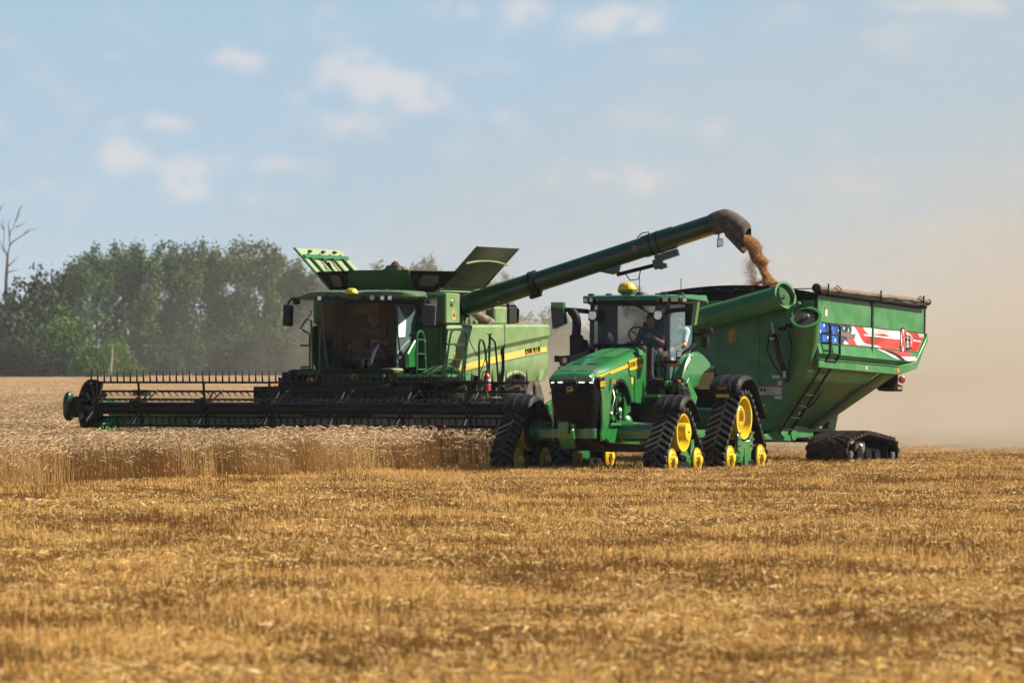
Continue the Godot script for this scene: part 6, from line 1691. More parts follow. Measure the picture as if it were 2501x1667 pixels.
func build_cart() -> void:
	var t := thing("grain_cart", "large green grain cart with a flag print and roll tarp, towed on tracks", "grain cart", V(5.46, 0.06, -115.16), -YAW_CART)
	t.rotation_degrees.x = -2.0
	var G: Material = M.cart_green
	# side walls
	for s in [-1.0, 1.0]:
		part(t, "side_upper", Geo.new().prism([[2.38, 2.77], [2.38, 3.33], [-3.30, 3.33], [-3.30, 2.77]], "x", s * 1.70, s * 1.742, 0.006), G)
		part(t, "side_lower", Geo.new().prism([[2.38, 2.36], [2.38, 2.765], [-3.30, 2.765], [-3.30, 2.66], [-2.92, 2.36]], "x", s * 1.70, s * 1.752, 0.006), G)
		part(t, "side_ledge", Geo.new().hexa([V(s * 1.70, 2.36, 2.38), V(s * 1.752, 2.36, 2.38), V(s * 1.80, 2.15, 2.38), V(s * 1.70, 2.12, 2.38)], [V(s * 1.70, 2.36, -2.92), V(s * 1.752, 2.36, -2.92), V(s * 1.80, 2.15, -2.68), V(s * 1.70, 2.12, -2.68)]), G)
		part(t, "seam", Geo.new().box(V(s * 1.748, 2.767, -0.46), V(0.02, 0.014, 5.68), 0.0), M.ink)
		part(t, "ledge_seam", Geo.new().box(V(s * 1.752, 2.372, -0.25), V(0.02, 0.018, 5.2), 0.0), M.lid_green)
		part(t, "rail", Geo.new().prism([[2.42, 1.86], [2.42, 2.03], [-1.72, 2.03], [-2.70, 2.16], [-3.22, 2.62], [-3.34, 2.76], [-3.34, 2.62], [-2.76, 2.02], [-1.80, 1.86]], "x", s * 1.74, s * 1.81, 0.012), G)
		part(t, "rail_lip", Geo.new().box(V(s * 1.78, 2.035, 0.35), V(0.10, 0.02, 4.15), 0.004), M.stripe if s > 9 else G)
		part(t, "rear_post", Geo.new().prism([[-3.28, 2.72], [-3.28, 3.34], [-3.33, 3.34], [-3.33, 2.72]], "x", s * 1.70, s * 1.758), M.ink)
		part(t, "front_post", Geo.new().box(V(s * 1.73, 2.7, 2.40), V(0.07, 1.3, 0.05), 0.01), M.ink)
		part(t, "divider_upper", Geo.new().box(V(s * 1.752, 3.05, -0.46), V(0.03, 0.56, 0.08), 0.006), M.dark_steel)
		part(t, "divider_lower", Geo.new().box(V(s * 1.765, 2.46, -0.46), V(0.035, 0.62, 0.06), 0.006), G)
		part(t, "hopper_rib", Geo.new().hexa([V(s * 1.68, 2.06, -1.55), V(s * 1.68, 2.06, -1.85), V(s * 0.70, 0.72, 0.2), V(s * 0.70, 0.72, 0.42)], [V(s * 1.74, 2.03, -1.55), V(s * 1.74, 2.03, -1.85), V(s * 0.76, 0.69, 0.2), V(s * 0.76, 0.69, 0.42)]), M.lid_green)
	var hop := Geo.new()
	hop.loft([PackedVector3Array([V(-1.75, 2.14, 2.38), V(1.75, 2.14, 2.38), V(1.75, 2.14, -2.72), V(-1.75, 2.14, -2.72)]), PackedVector3Array([V(-0.66, 0.64, 2.38), V(0.66, 0.64, 2.38), V(0.66, 0.64, -0.02), V(-0.66, 0.64, -0.02)])])
	part(t, "hopper", hop, G, 20.0)
	part(t, "rear_wall", Geo.new().hexa([V(-1.72, 3.33, -3.26), V(1.72, 3.33, -3.26), V(1.72, 2.68, -3.26), V(-1.72, 2.68, -3.26)], [V(-1.72, 3.33, -3.30), V(1.72, 3.33, -3.30), V(1.72, 2.68, -3.30), V(-1.72, 2.68, -3.30)]), G)
	part(t, "rear_slope", Geo.new().hexa([V(-1.72, 2.70, -3.27), V(1.72, 2.70, -3.27), V(1.72, 2.13, -2.70), V(-1.72, 2.13, -2.70)], [V(-1.72, 2.72, -3.22), V(1.72, 2.72, -3.22), V(1.72, 2.17, -2.66), V(-1.72, 2.17, -2.66)]), G)
	# front wall with the black arched board
	var fw := [[-1.75, 2.02], [-1.75, 3.30], [1.75, 3.30], [1.75, 2.02], [0.72, 0.62], [-0.72, 0.62]]
	part(t, "front_wall", Geo.new().prism(fw, "z", 2.38, 2.42, 0.006), G)
	var arch := [[-1.76, 3.20], [1.76, 3.20]]
	for k in 13:
		var q := 1.0 - k / 6.0
		arch.append([1.76 * q, 3.335 + 0.165 * (1.0 - q * q)])
	part(t, "arched_board", Geo.new().prism(arch, "z", 2.42, 2.45, 0.004), M.canvas)
	for k in 9:
		part(t, "rivet", Geo.new().cyl(V(-1.5 + k * 0.38, 3.30 + 0.13 * (1.0 - pow((-1.5 + k * 0.38) / 1.76, 2.0)), 2.445), V(-1.5 + k * 0.38, 3.30 + 0.13 * (1.0 - pow((-1.5 + k * 0.38) / 1.76, 2.0)), 2.46), 0.012, 0.008, 6), M.steel)
	for x in [-1.2, -0.35, 0.5]:
		part(t, "front_rib", Geo.new().box(V(x, 2.0, 2.43), V(0.06, 2.3 if absf(x) < 0.6 else 1.6, 0.03), 0.008), G)
	part(t, "front_panel", Geo.new().prism([[-1.0, 1.72], [0.2, 1.72], [0.5, 1.40], [0.35, 0.9], [-1.0, 0.9]], "z", 2.42, 2.455, 0.01), M.canvas)
	var slot := []
	for k in 20:
		var a := TAU * k / 20.0
		slot.append([-0.065 + 0.075 * cos(a), 2.485 + (0.075 if sin(a) > 0 else -0.075) + 0.075 * sin(a)])
	part(t, "sight_window", Geo.new().prism(slot, "z", 2.42, 2.432), M.grain)
	part(t, "window_tint", Geo.new().box(V(-0.04, 2.43, 2.434), V(0.05, 0.19, 0.006), 0.0), M.pale_green)
	part(t, "warning_sign", Geo.new().box(V(-0.60, 1.60, 2.462), V(0.34, 0.34, 0.006), 0.0), M.yellow)
	part(t, "warning_head", Geo.new().box(V(-0.60, 1.80, 2.462), V(0.34, 0.08, 0.006), 0.0), M.ink)
	for k in 6: part(t, "sign_line", Geo.new().box(V(-0.60, 1.71 - 0.045 * k, 2.467), V(0.28, 0.010, 0.004), 0.0), M.dark_amber)
	lettering(t, "lettering", "WARNING", 0.05, M.yellow, V(-0.60, 1.80, 2.468), Basis(), 0.004)
	for e in [[0.78, 1.41, 0.48, 0.17], [0.98, 1.56, 0.08, 0.09], [0.90, 1.68, 0.16, 0.06], [-0.50, 1.87, 0.12, 0.07], [0.95, 1.27, 0.16, 0.06]]:
		var lb := part(t, "label", Geo.new().box(V(e[0], e[1], 2.428), V(e[2], e[3], 0.008), 0.0), M.white)
		if e[2] > 0.4:
			part(lb, "label_head", Geo.new().box(V(e[0], e[1] + 0.07, 2.434), V(e[2] * 0.98, 0.03, 0.004), 0.0), M.red)
			for k in 4: part(lb, "label_line", Geo.new().box(V(e[0] - 0.05 + 0.05 * (k % 2), e[1] + 0.03 - 0.03 * k, 2.434), V(e[2] * 0.5, 0.008, 0.004), 0.0), M.ink)
			part(lb, "pictogram", Geo.new().box(V(e[0] - 0.19, e[1] + 0.01, 2.434), V(0.05, 0.06, 0.004), 0.0), M.ink)
			part(lb, "pictogram", Geo.new().box(V(e[0] - 0.12, e[1] + 0.01, 2.434), V(0.04, 0.06, 0.004), 0.0), M.ink)
	for e in [[0.62, 1.12], [0.64, 0.98]]: part(t, "yellow_label", Geo.new().box(V(e[0], e[1], 2.428), V(0.09, 0.05 if e[1] > 1.0 else 0.10, 0.008), 0.0), M.yellow)
	part(t, "reflector", Geo.new().box(V(1.52, 1.88, 2.47), V(0.26, 0.06, 0.02), 0.006), M.amber)
	lamp(t, "marker_lamp", V(1.42, 1.80, 2.50), V(0.22, 0.07, 0.05), Basis(), M.ink, M.amber)
	part(t, "reflector", Geo.new().box(V(1.64, 1.80, 2.47), V(0.12, 0.05, 0.02), 0.006), M.steel)
	part(t, "reflector", Geo.new().box(V(1.815, 1.94, -1.70), V(0.012, 0.07, 0.14), 0.004), M.amber)
	part(t, "label", Geo.new().box(V(1.746, 2.98, 1.93), V(0.008, 0.16, 0.12), 0.0), M.white)
	part(t, "label_head", Geo.new().box(V(1.752, 3.05, 1.93), V(0.006, 0.03, 0.12), 0.0), M.red)
	part(t, "label", Geo.new().box(V(1.813, 1.94, -0.03), V(0.008, 0.06, 0.07), 0.0), M.white)
	# the flag print and the name on it
	var fm := StandardMaterial3D.new()
	fm.albedo_texture = ImageTexture.create_from_image(flag_print()); fm.roughness = 0.4; fm.texture_repeat = false
	decal(t, "flag_print", [[2.33, 2.38], [2.33, 2.755], [-3.24, 2.755], [-3.24, 2.70], [-2.86, 2.385], [0.3, 2.385]], 1.757, 2.33, -3.24, 2.755, 2.385, fm)
	var sw := func(called: String, a: Array, m: Material, x: float) -> void:
		var rows := []
		for p in a: rows.append([V(x + (2.36 - p[1]) * 0.22, p[1], p[0]), V(x + (2.36 - p[2]) * 0.22, p[2], p[0])])
		part(t, called, Geo.new().sheet(rows, V(0.003, 0, 0)), m)
	sw.call("swoosh", [[-0.75, 2.355, 2.345], [-1.4, 2.35, 2.30], [-2.0, 2.35, 2.22], [-2.4, 2.35, 2.16], [-2.68, 2.22, 2.16]], M.red, 1.757)
	sw.call("swoosh", [[-0.7, 2.352, 2.340], [-1.1, 2.32, 2.28], [-1.5, 2.26, 2.20], [-1.9, 2.20, 2.16]], M.white, 1.762)
	sw.call("swoosh", [[-1.9, 2.24, 2.18], [-2.3, 2.25, 2.16], [-2.75, 2.26, 2.19]], M.white, 1.762)
	sw.call("swoosh", [[-1.1, 2.35, 2.335], [-1.5, 2.33, 2.28], [-1.85, 2.27, 2.17], [-2.1, 2.19, 2.16]], M.ink, 1.764)
	var sb := face(V(0, 0, -1), V(0, 1, 0))
	part(t, "logo_plate", Geo.new().prism([[-1.95, 2.38], [-1.92, 2.72], [-2.00, 2.82], [-2.12, 2.84], [-2.24, 2.76], [-2.30, 2.68], [-2.42, 2.70], [-2.58, 2.64], [-2.60, 2.44], [-2.40, 2.40], [-2.25, 2.36], [-2.12, 2.30]], "x", 1.755, 1.764), M.ink)
	part(t, "logo_plate", Geo.new().prism([[-1.98, 2.40], [-1.95, 2.70], [-2.02, 2.79], [-2.11, 2.81], [-2.20, 2.74], [-2.16, 2.56], [-2.22, 2.40], [-2.10, 2.34]], "x", 1.764, 1.768), M.white)
	part(t, "logo_plate", Geo.new().box(V(1.766, 2.55, -2.33), V(0.006, 0.22, 0.19), 0.0), M.white)
	part(t, "logo_plate", Geo.new().box(V(1.766, 2.55, -2.52), V(0.006, 0.18, 0.13), 0.0), M.white)
	lettering(t, "lettering", "X", 0.42, M.red, V(1.772, 2.57, -2.085), sb, 0.006, 0.72)
	lettering(t, "lettering", "11", 0.20, M.ink, V(1.774, 2.55, -2.33), sb, 0.006, 0.8)
	lettering(t, "lettering", "12", 0.15, M.red, V(1.774, 2.55, -2.52), sb, 0.006, 0.8)
	part(t, "round_logo", Geo.new().lathe(V(1.757, 2.55, 0.82), V(1, 0, 0), [[0.0, 0.10], [0.008, 0.10], [0.008, 0.01]], 20), M.steel)
	part(t, "logo_wing", Geo.new().prism([[1.20, 2.63], [0.90, 2.61], [0.90, 2.53], [1.20, 2.54]], "x", 1.757, 1.766), M.steel)
	part(t, "logo_wing", Geo.new().prism([[0.74, 2.60], [0.42, 2.61], [0.46, 2.52], [0.74, 2.52]], "x", 1.757, 1.766), M.steel)
	part(t, "logo_peak", Geo.new().prism([[0.86, 2.64], [0.82, 2.72], [0.78, 2.64]], "x", 1.757, 1.766), M.white)
	# folded unloading auger and its hinge flanges
	var ua := V(-1.55, 2.57, 2.78)
	var ub := V(1.22, 3.265, 2.80)
	var ud := (ub - ua).normalized()
	var up := part(t, "upper_auger", Geo.new().tube([ua, ua.lerp(ub, 0.5), ub], [0.225, 0.228, 0.235], 30, false), G)
	var nrm := V(0.72, 0.22, 0.30).normalized()
	part(up, "flange", Geo.new().lathe(ub + V(0.0, 0.01, 0.0), nrm, [[-0.03, 0.22], [-0.03, 0.285], [0.03, 0.285], [0.03, 0.235], [-0.03, 0.22]], 36), G)
	part(up, "auger_lining", Geo.new().tube([ub - ud * 0.02, ub - ud * 0.9], [0.215, 0.215], 28, false), M.black)
	bar(up, "auger_shaft", [ub - ud * 0.8, ub + ud * 0.02], 0.035, M.steel)
	var fl := Geo.new()
	var fr := []
	for i in 13:
		var a := 2.6 + i * 0.28
		var side1 := ud.cross(V(0, 0, 1)).normalized()
		var side2 := ud.cross(side1)
		var d := side1 * cos(a) + side2 * sin(a)
		var c := ub - ud * (0.40 - 0.028 * i)
		fr.append([c + d * 0.04, c + d * 0.20])
	fl.sheet(fr, ud * 0.008)
	part(up, "flighting", fl, M.pale_green)
	part(up, "auger_ridge", Geo.new().tube([ua + V(0, 0.03, 0.23), ub + V(-0.1, 0.0, 0.235)], 0.012, 6), G)
	part(up, "top_plate", Geo.new().box(ua.lerp(ub, 0.72) + V(0, 0.23, 0), V(1.1, 0.03, 0.14), 0.01, Basis(V(0, 0, 1), 0.246)), M.ink)
	bar(up, "rod", [ua.lerp(ub, 0.6) + V(0, 0.26, 0.02), ua.lerp(ub, 0.95) + V(0, 0.30, 0.02)], 0.012, M.ink)
	var lc := V(1.66, 2.83, 2.74)
	var ln := V(0.16, 0.66, 0.60).normalized()
	var lo := part(t, "lower_auger", Geo.new().tube([lc - ln * 0.02, V(1.58, 2.45, 2.52), V(1.44, 1.95, 2.42), V(1.15, 1.45, 2.25)], [0.27, 0.25, 0.22, 0.18], 26, false), G)
	part(lo, "flange", Geo.new().lathe(lc, ln, [[-0.03, 0.25], [-0.03, 0.31], [0.03, 0.31], [0.03, 0.255], [-0.03, 0.25]], 36), G)
	part(lo, "auger_lining", Geo.new().lathe(lc - ln * 0.05, ln, [[0.0, 0.01], [0.0, 0.245], [0.045, 0.252], [0.045, 0.248]], 28), M.ink)
	bar(lo, "auger_shaft", [lc - ln * 0.1, lc + ln * 0.06], 0.05, M.steel, 12)
	part(lo, "coupler", Geo.new().box(lc + ln * 0.02, V(0.14, 0.06, 0.08), 0.015, Basis(V(0, 0, 1), 0.6)), M.pale_green)
	part(t, "auger_hinge", Geo.new().box(V(1.43, 3.03, 2.84), V(0.34, 0.07, 0.10), 0.015, Basis(V(0, 0, 1), 0.62)), G)
	part(t, "auger_hinge", Geo.new().box(V(1.36, 2.93, 2.80), V(0.10, 0.16, 0.10), 0.015), G)
	bar(t, "lift_cylinder", [V(1.00, 2.52, 2.80), V(1.10, 2.05, 2.74), V(1.24, 1.58, 2.62)], 0.055, M.ink)
	bar(t, "cylinder_rod", [V(0.96, 2.75, 2.82), V(1.00, 2.5, 2.80)], 0.022, M.steel)
	bar(t, "hose", [V(0.9, 2.55, 2.78), V(0.84, 2.2, 2.76), V(0.95, 1.9, 2.66), V(1.1, 1.7, 2.6)], 0.016, M.ink)
	bar(t, "hose", [V(1.3, 2.55, 2.78), V(1.42, 2.3, 2.86), V(1.36, 2.0, 2.82), V(1.25, 1.7, 2.66)], 0.016, M.ink)
	part(t, "valve", Geo.new().box(V(0.98, 2.42, 2.84), V(0.10, 0.05, 0.05), 0.01), M.steel)
	part(t, "valve", Geo.new().box(V(1.20, 1.72, 2.70), V(0.06, 0.14, 0.06), 0.01), M.steel)
	part(t, "auger_label", Geo.new().box(V(1.58, 2.52, 2.885), V(0.17, 0.09, 0.01), 0.0, Basis(V(1, 0, 0), 0.2)), M.tan)
	for e in [[1.1, 2.62], [1.24, 2.68], [1.0, 2.5]]: part(t, "bracket", Geo.new().box(V(e[0], e[1], 2.62), V(0.09, 0.07, 0.2), 0.01), M.dark_amber if e[0] < 1.05 else M.black)
	# ladder
	for z in [2.08, 1.58]:
		bar(t, "ladder_rail", [V(1.86, 2.75, z), V(1.90, 2.70, z), V(1.90, 2.15, z), V(0.82, 0.56, z)], 0.028, M.ink)
	for k in 4: bar(t, "rung", [V(1.90, 2.72 - 0.19 * k, 2.08), V(1.90, 2.72 - 0.19 * k, 1.58)], 0.018, M.dark_steel)
	for k in 7:
		var c := V(1.90, 2.15, 0).lerp(V(0.82, 0.56, 0), (k + 0.6) / 7.0)
		part(t, "rung", Geo.new().box(V(c.x, c.y, 1.83), V(0.06, 0.03, 0.5), 0.008), M.dark_steel)
	bar(t, "hose", [V(0.95, 1.0, 1.4), V(1.15, 1.15, 1.2), V(1.22, 1.35, 1.0), V(1.2, 1.45, 0.85), V(1.05, 1.4, 0.8)], 0.014, M.ink)
	part(t, "grease_block", Geo.new().box(V(0.98, 0.98, 1.45), V(0.06, 0.08, 0.10), 0.01), M.steel)
	# roll tarp
	var tr := []
	for i in 25:
		var z := lerpf(2.48, -3.40, i / 24.0)
		tr.append(V(1.77, 3.425 + 0.008 * sin(i * 1.7), z))
	part(t, "roll_tarp", Geo.new().tube(tr, 0.056, 14), M.tan)
	bar(t, "tarp_tube", [V(1.80, 3.34, 2.40), V(1.80, 3.325, -0.5), V(1.80, 3.31, -3.20)], 0.045, M.canvas, 12)
	part(t, "tarp_end", Geo.new().lathe(V(1.77, 3.43, 2.46), V(0, 0, 1), [[0.0, 0.09], [0.06, 0.09], [0.09, 0.05], [0.09, 0.01]], 18), M.ink)
	part(t, "tarp_end", Geo.new().lathe(V(1.77, 3.42, -3.40), V(0, 0, -1), [[0.0, 0.07], [0.03, 0.07], [0.09, 0.03], [0.09, 0.005]], 18), M.ink)
	for z in [2.1, -0.64, -2.96]:
		bar(t, "tarp_stop", [V(1.86, 3.30, z), V(1.86, 3.53, z)], 0.018, M.ink)
	for z in [1.5, -2.9]:
		bar(t, "tarp_strap", [V(1.84, 3.36, z), V(1.86, 3.46, z - 0.05), V(1.82, 3.52, z + 0.06), V(1.84, 3.47, z + 0.2), V(1.88, 3.40, z + 0.12), V(1.86, 3.27, z + 0.06)], 0.010, M.ink, 6)
	bar(t, "tarp_rod", [V(-1.6, 3.36, 2.5), V(0.2, 3.40, 2.55), V(1.76, 3.42, 2.5)], 0.012, M.ink, 6)
	# running gear
	part(t, "tongue", Geo.new().hexa([V(-0.3, 0.45, 2.3), V(0.3, 0.45, 2.3), V(0.3, 0.75, 2.3), V(-0.3, 0.75, 2.3)], [V(-0.10, 0.42, 6.0), V(0.10, 0.42, 6.0), V(0.10, 0.60, 6.0), V(-0.10, 0.60, 6.0)]), G)
	for s in [-1.0, 1.0]:
		part(t, "frame_rail", Geo.new().prism([[2.55, 0.42], [2.6, 0.52], [2.2, 0.62], [1.5, 0.66], [1.1, 0.76], [-0.9, 0.72], [-0.9, 0.56], [0.9, 0.50], [1.3, 0.42]], "x", s * 0.60, s * 0.74, 0.02), G)
		part(t, "rail_cover", Geo.new().lathe(V(s * 0.74, 0.60, 1.15), V(s, 0, 0), [[0.0, 0.16], [0.02, 0.15], [0.02, 0.01]], 20), G)
		part(t, "rear_strut", Geo.new().hexa([V(s * 0.52, 0.60, -0.75), V(s * 0.66, 0.60, -0.75), V(s * 0.66, 0.60, -1.15), V(s * 0.52, 0.60, -1.15)], [V(s * 0.52, 1.10, -1.0), V(s * 0.66, 1.10, -1.0), V(s * 0.66, 1.10, -1.38), V(s * 0.52, 1.10, -1.38)]), G)
		part(t, "foot_plate", Geo.new().box(V(s * 0.90, 0.50, 0.9), V(0.22, 0.03, 0.16), 0.006), M.tan)
		var u := Node3D.new()
		u.name = numbered(t, "track_unit"); t.add_child(u, true)
		var cs := [[1.10, 0.245, 0.195], [0.22, 0.54, 0.06], [-1.10, 0.275, 0.225]]
		track_belt(t, cs, s * 1.55 - 0.45, s * 1.55 + 0.45, 34, M.dusty_rubber, 0.035, 0.045, 0.26)
		for e in [[1.10, 0.245, 0.185], [-1.10, 0.275, 0.215]]:
			var iw := part(u, "idler_wheel", Geo.new().lathe(V(s * 1.55, e[1], e[0]) - V(s * 0.38, 0, 0), V(s, 0, 0), [[0.0, 0.05], [0.0, e[2]], [0.76, e[2]], [0.76, e[2] - 0.02], [0.60, e[2] - 0.05], [0.56, 0.10], [0.66, 0.09], [0.66, 0.01]], 30), M.canvas)
			part(iw, "hub_cap", Geo.new().lathe(V(s * 1.95, e[1] - 0.14, e[0] - 0.02), V(0, 1, 0), [[0.0, 0.05], [0.07, 0.06], [0.13, 0.05], [0.15, 0.01]], 14), M.steel)
		for z in [-0.45, 0.0, 0.45]:
			part(u, "roller", Geo.new().lathe(V(s * 1.55, 0.17, z) - V(s * 0.36, 0, 0), V(s, 0, 0), [[0.0, 0.03], [0.0, 0.15], [0.72, 0.15], [0.72, 0.04]], 20), M.canvas)
		part(u, "track_frame", Geo.new().prism([[0.95, 0.20], [0.55, 0.36], [0.22, 0.46], [-0.3, 0.36], [-0.95, 0.26], [-0.9, 0.16], [0.9, 0.16]], "x", s * 1.68, s * 1.78, 0.02), M.dark_steel)
		part(u, "frame_plate", Geo.new().box(V(s * 1.83, 0.34, 0.32), V(0.04, 0.26, 0.5), 0.03), M.dusty_plastic)
		part(u, "eye", ring_geo(V(s * 1.86, 0.50, 0.12), V(1, 0, 0), 0.04, 0.01), M.steel)
		part(u, "axle_nut", Geo.new().lathe(V(s * 1.84, 0.36, 0.36), V(s, 0, 0), [[0.0, 0.05], [0.05, 0.045], [0.07, 0.02], [0.07, 0.01]], 12), M.steel)
	part(t, "axle", Geo.new().box(V(0, 0.55, 0.0), V(2.4, 0.22, 0.24), 0.03), M.black)
	# rear lights
	part(t, "light_bracket", Geo.new().prism([[-2.45, 1.86], [-2.45, 1.62], [-2.6, 1.56], [-3.0, 1.56], [-3.0, 1.68], [-2.75, 1.70], [-2.75, 1.90]], "x", 1.02, 1.40, 0.01), M.canvas)
	part(t, "tail_lamp", Geo.new().lathe(V(1.43, 1.80, -2.86), V(0.7, 0, 0.7), [[0.0, 0.075], [0.03, 0.075], [0.05, 0.05], [0.05, 0.01]], 20), M.dark_amber)
	part(t, "reflector", Geo.new().box(V(1.42, 1.62, -2.80), V(0.02, 0.06, 0.3), 0.005), M.rust_pipe)
	# grain inside
	var heap := []
	for i in 19:
		var row := []
		for k in 15:
			var x := lerpf(-1.69, 1.69, k / 14.0)
			var z := lerpf(2.36, -3.22, i / 18.0)
			row.append(V(x, 2.70 + 0.45 * exp(-(x * x + pow(z - 1.9, 2.0)) * 0.35) + 0.015 * sin(x * 9.0 + z * 7.0), z))
		heap.append(row)
	part(t, "grain_heap", Geo.new().sheet(heap, V(0, -0.2, 0)), M.grain)

# ---- people in the cabs
func blob(bones: Array, cell: float, soft := 55.0) -> Geo:   # bones: [a, b, radius at a, radius at b]
	var sum := {}
	for b in bones:
		var r := maxf(b[2], b[3]) + cell * 2.5
		var lo: Vector3 = Vector3(minf(b[0].x, b[1].x), minf(b[0].y, b[1].y), minf(b[0].z, b[1].z)) - Vector3.ONE * r
		var hi: Vector3 = Vector3(maxf(b[0].x, b[1].x), maxf(b[0].y, b[1].y), maxf(b[0].z, b[1].z)) + Vector3.ONE * r
		var i0 := Vector3i((lo / cell).floor())
		var i1 := Vector3i((hi / cell).ceil())
		var ab: Vector3 = b[1] - b[0]
		var ll := maxf(ab.length_squared(), 1e-9)
		for x in range(i0.x, i1.x + 1):
			for y in range(i0.y, i1.y + 1):
				for z in range(i0.z, i1.z + 1):
					var p := Vector3(x, y, z) * cell
					var t := clampf((p - b[0]).dot(ab) / ll, 0.0, 1.0)
					var d: float = p.distance_to(b[0] + ab * t) - lerpf(b[2], b[3], t)
					if d < cell * 3.0:
						var key := Vector3i(x, y, z)
						sum[key] = sum.get(key, 0.0) + exp(-soft * d)
	var f := {}
	for k in sum: f[k] = -log(sum[k]) / soft
	var corners := [Vector3i(0, 0, 0), Vector3i(1, 0, 0), Vector3i(0, 1, 0), Vector3i(1, 1, 0), Vector3i(0, 0, 1), Vector3i(1, 0, 1), Vector3i(0, 1, 1), Vector3i(1, 1, 1)]
	var edges := [[0, 1], [2, 3], [4, 5], [6, 7], [0, 2], [1, 3], [4, 6], [5, 7], [0, 4], [1, 5], [2, 6], [3, 7]]
	var vert := {}
	var out := Geo.new()
	var get_vert := func(c: Vector3i) -> Vector3:
		if vert.has(c): return vert[c]
		var s := Vector3.ZERO
		var n := 0
		for e in edges:
			var va: float = f.get(c + corners[e[0]], cell)
			var vb: float = f.get(c + corners[e[1]], cell)
			if (va < 0.0) != (vb < 0.0):
				s += Vector3(c + corners[e[0]]).lerp(Vector3(c + corners[e[1]]), va / (va - vb)); n += 1
		var q := s / maxi(n, 1) * cell
		vert[c] = q
		return q
	for k in f:
		var v0: float = f[k]
		for ax in 3:
			var st := Vector3i.ZERO
			st[ax] = 1
			var v1: float = f.get(k + st, cell)
			if (v0 < 0.0) == (v1 < 0.0): continue
			var u := Vector3i.ZERO
			var w := Vector3i.ZERO
			u[(ax + 1) % 3] = 1; w[(ax + 2) % 3] = 1
			var a: Vector3 = get_vert.call(k - u - w)
			var b2: Vector3 = get_vert.call(k - w)
			var c2: Vector3 = get_vert.call(k)
			var d2: Vector3 = get_vert.call(k - u)
			if v0 < 0.0: out.quad(a, b2, c2, d2)
			else: out.quad(a, d2, c2, b2)
	return out
func hand_bones(wrist: Vector3, dir: Vector3, palm_down: Vector3, s: float) -> Array:   # s: +1 left hand
	var d := dir.normalized()
	var dn := (palm_down - d * palm_down.dot(d)).normalized()
	var side := d.cross(dn) * s
	var bones := [[wrist, wrist + d * 0.08, 0.028, 0.034], [wrist + d * 0.03 + side * 0.02, wrist + d * 0.08 + side * 0.025, 0.02, 0.02], [wrist + d * 0.03 - side * 0.02, wrist + d * 0.08 - side * 0.025, 0.02, 0.02]]
	var ls := [0.075, 0.085, 0.08, 0.06]
	for i in 4:
		var a := wrist + d * 0.085 + side * (0.032 - 0.021 * i)
		var m: Vector3 = a + (d * 0.85 + dn * 0.35).normalized() * ls[i] * 0.5
		bones.append([a, m, 0.0105, 0.0095]); bones.append([m, m + (d * 0.2 + dn).normalized() * ls[i] * 0.5, 0.0095, 0.008])
	var th := wrist + d * 0.03 + side * 0.03
	bones.append([th, th + (d * 0.5 + side + dn * 0.4).normalized() * 0.045, 0.013, 0.011])
	bones.append([th + (d * 0.5 + side + dn * 0.4).normalized() * 0.045, th + (d * 1.2 + side * 0.9 + dn).normalized() * 0.075, 0.011, 0.009])
	return bones
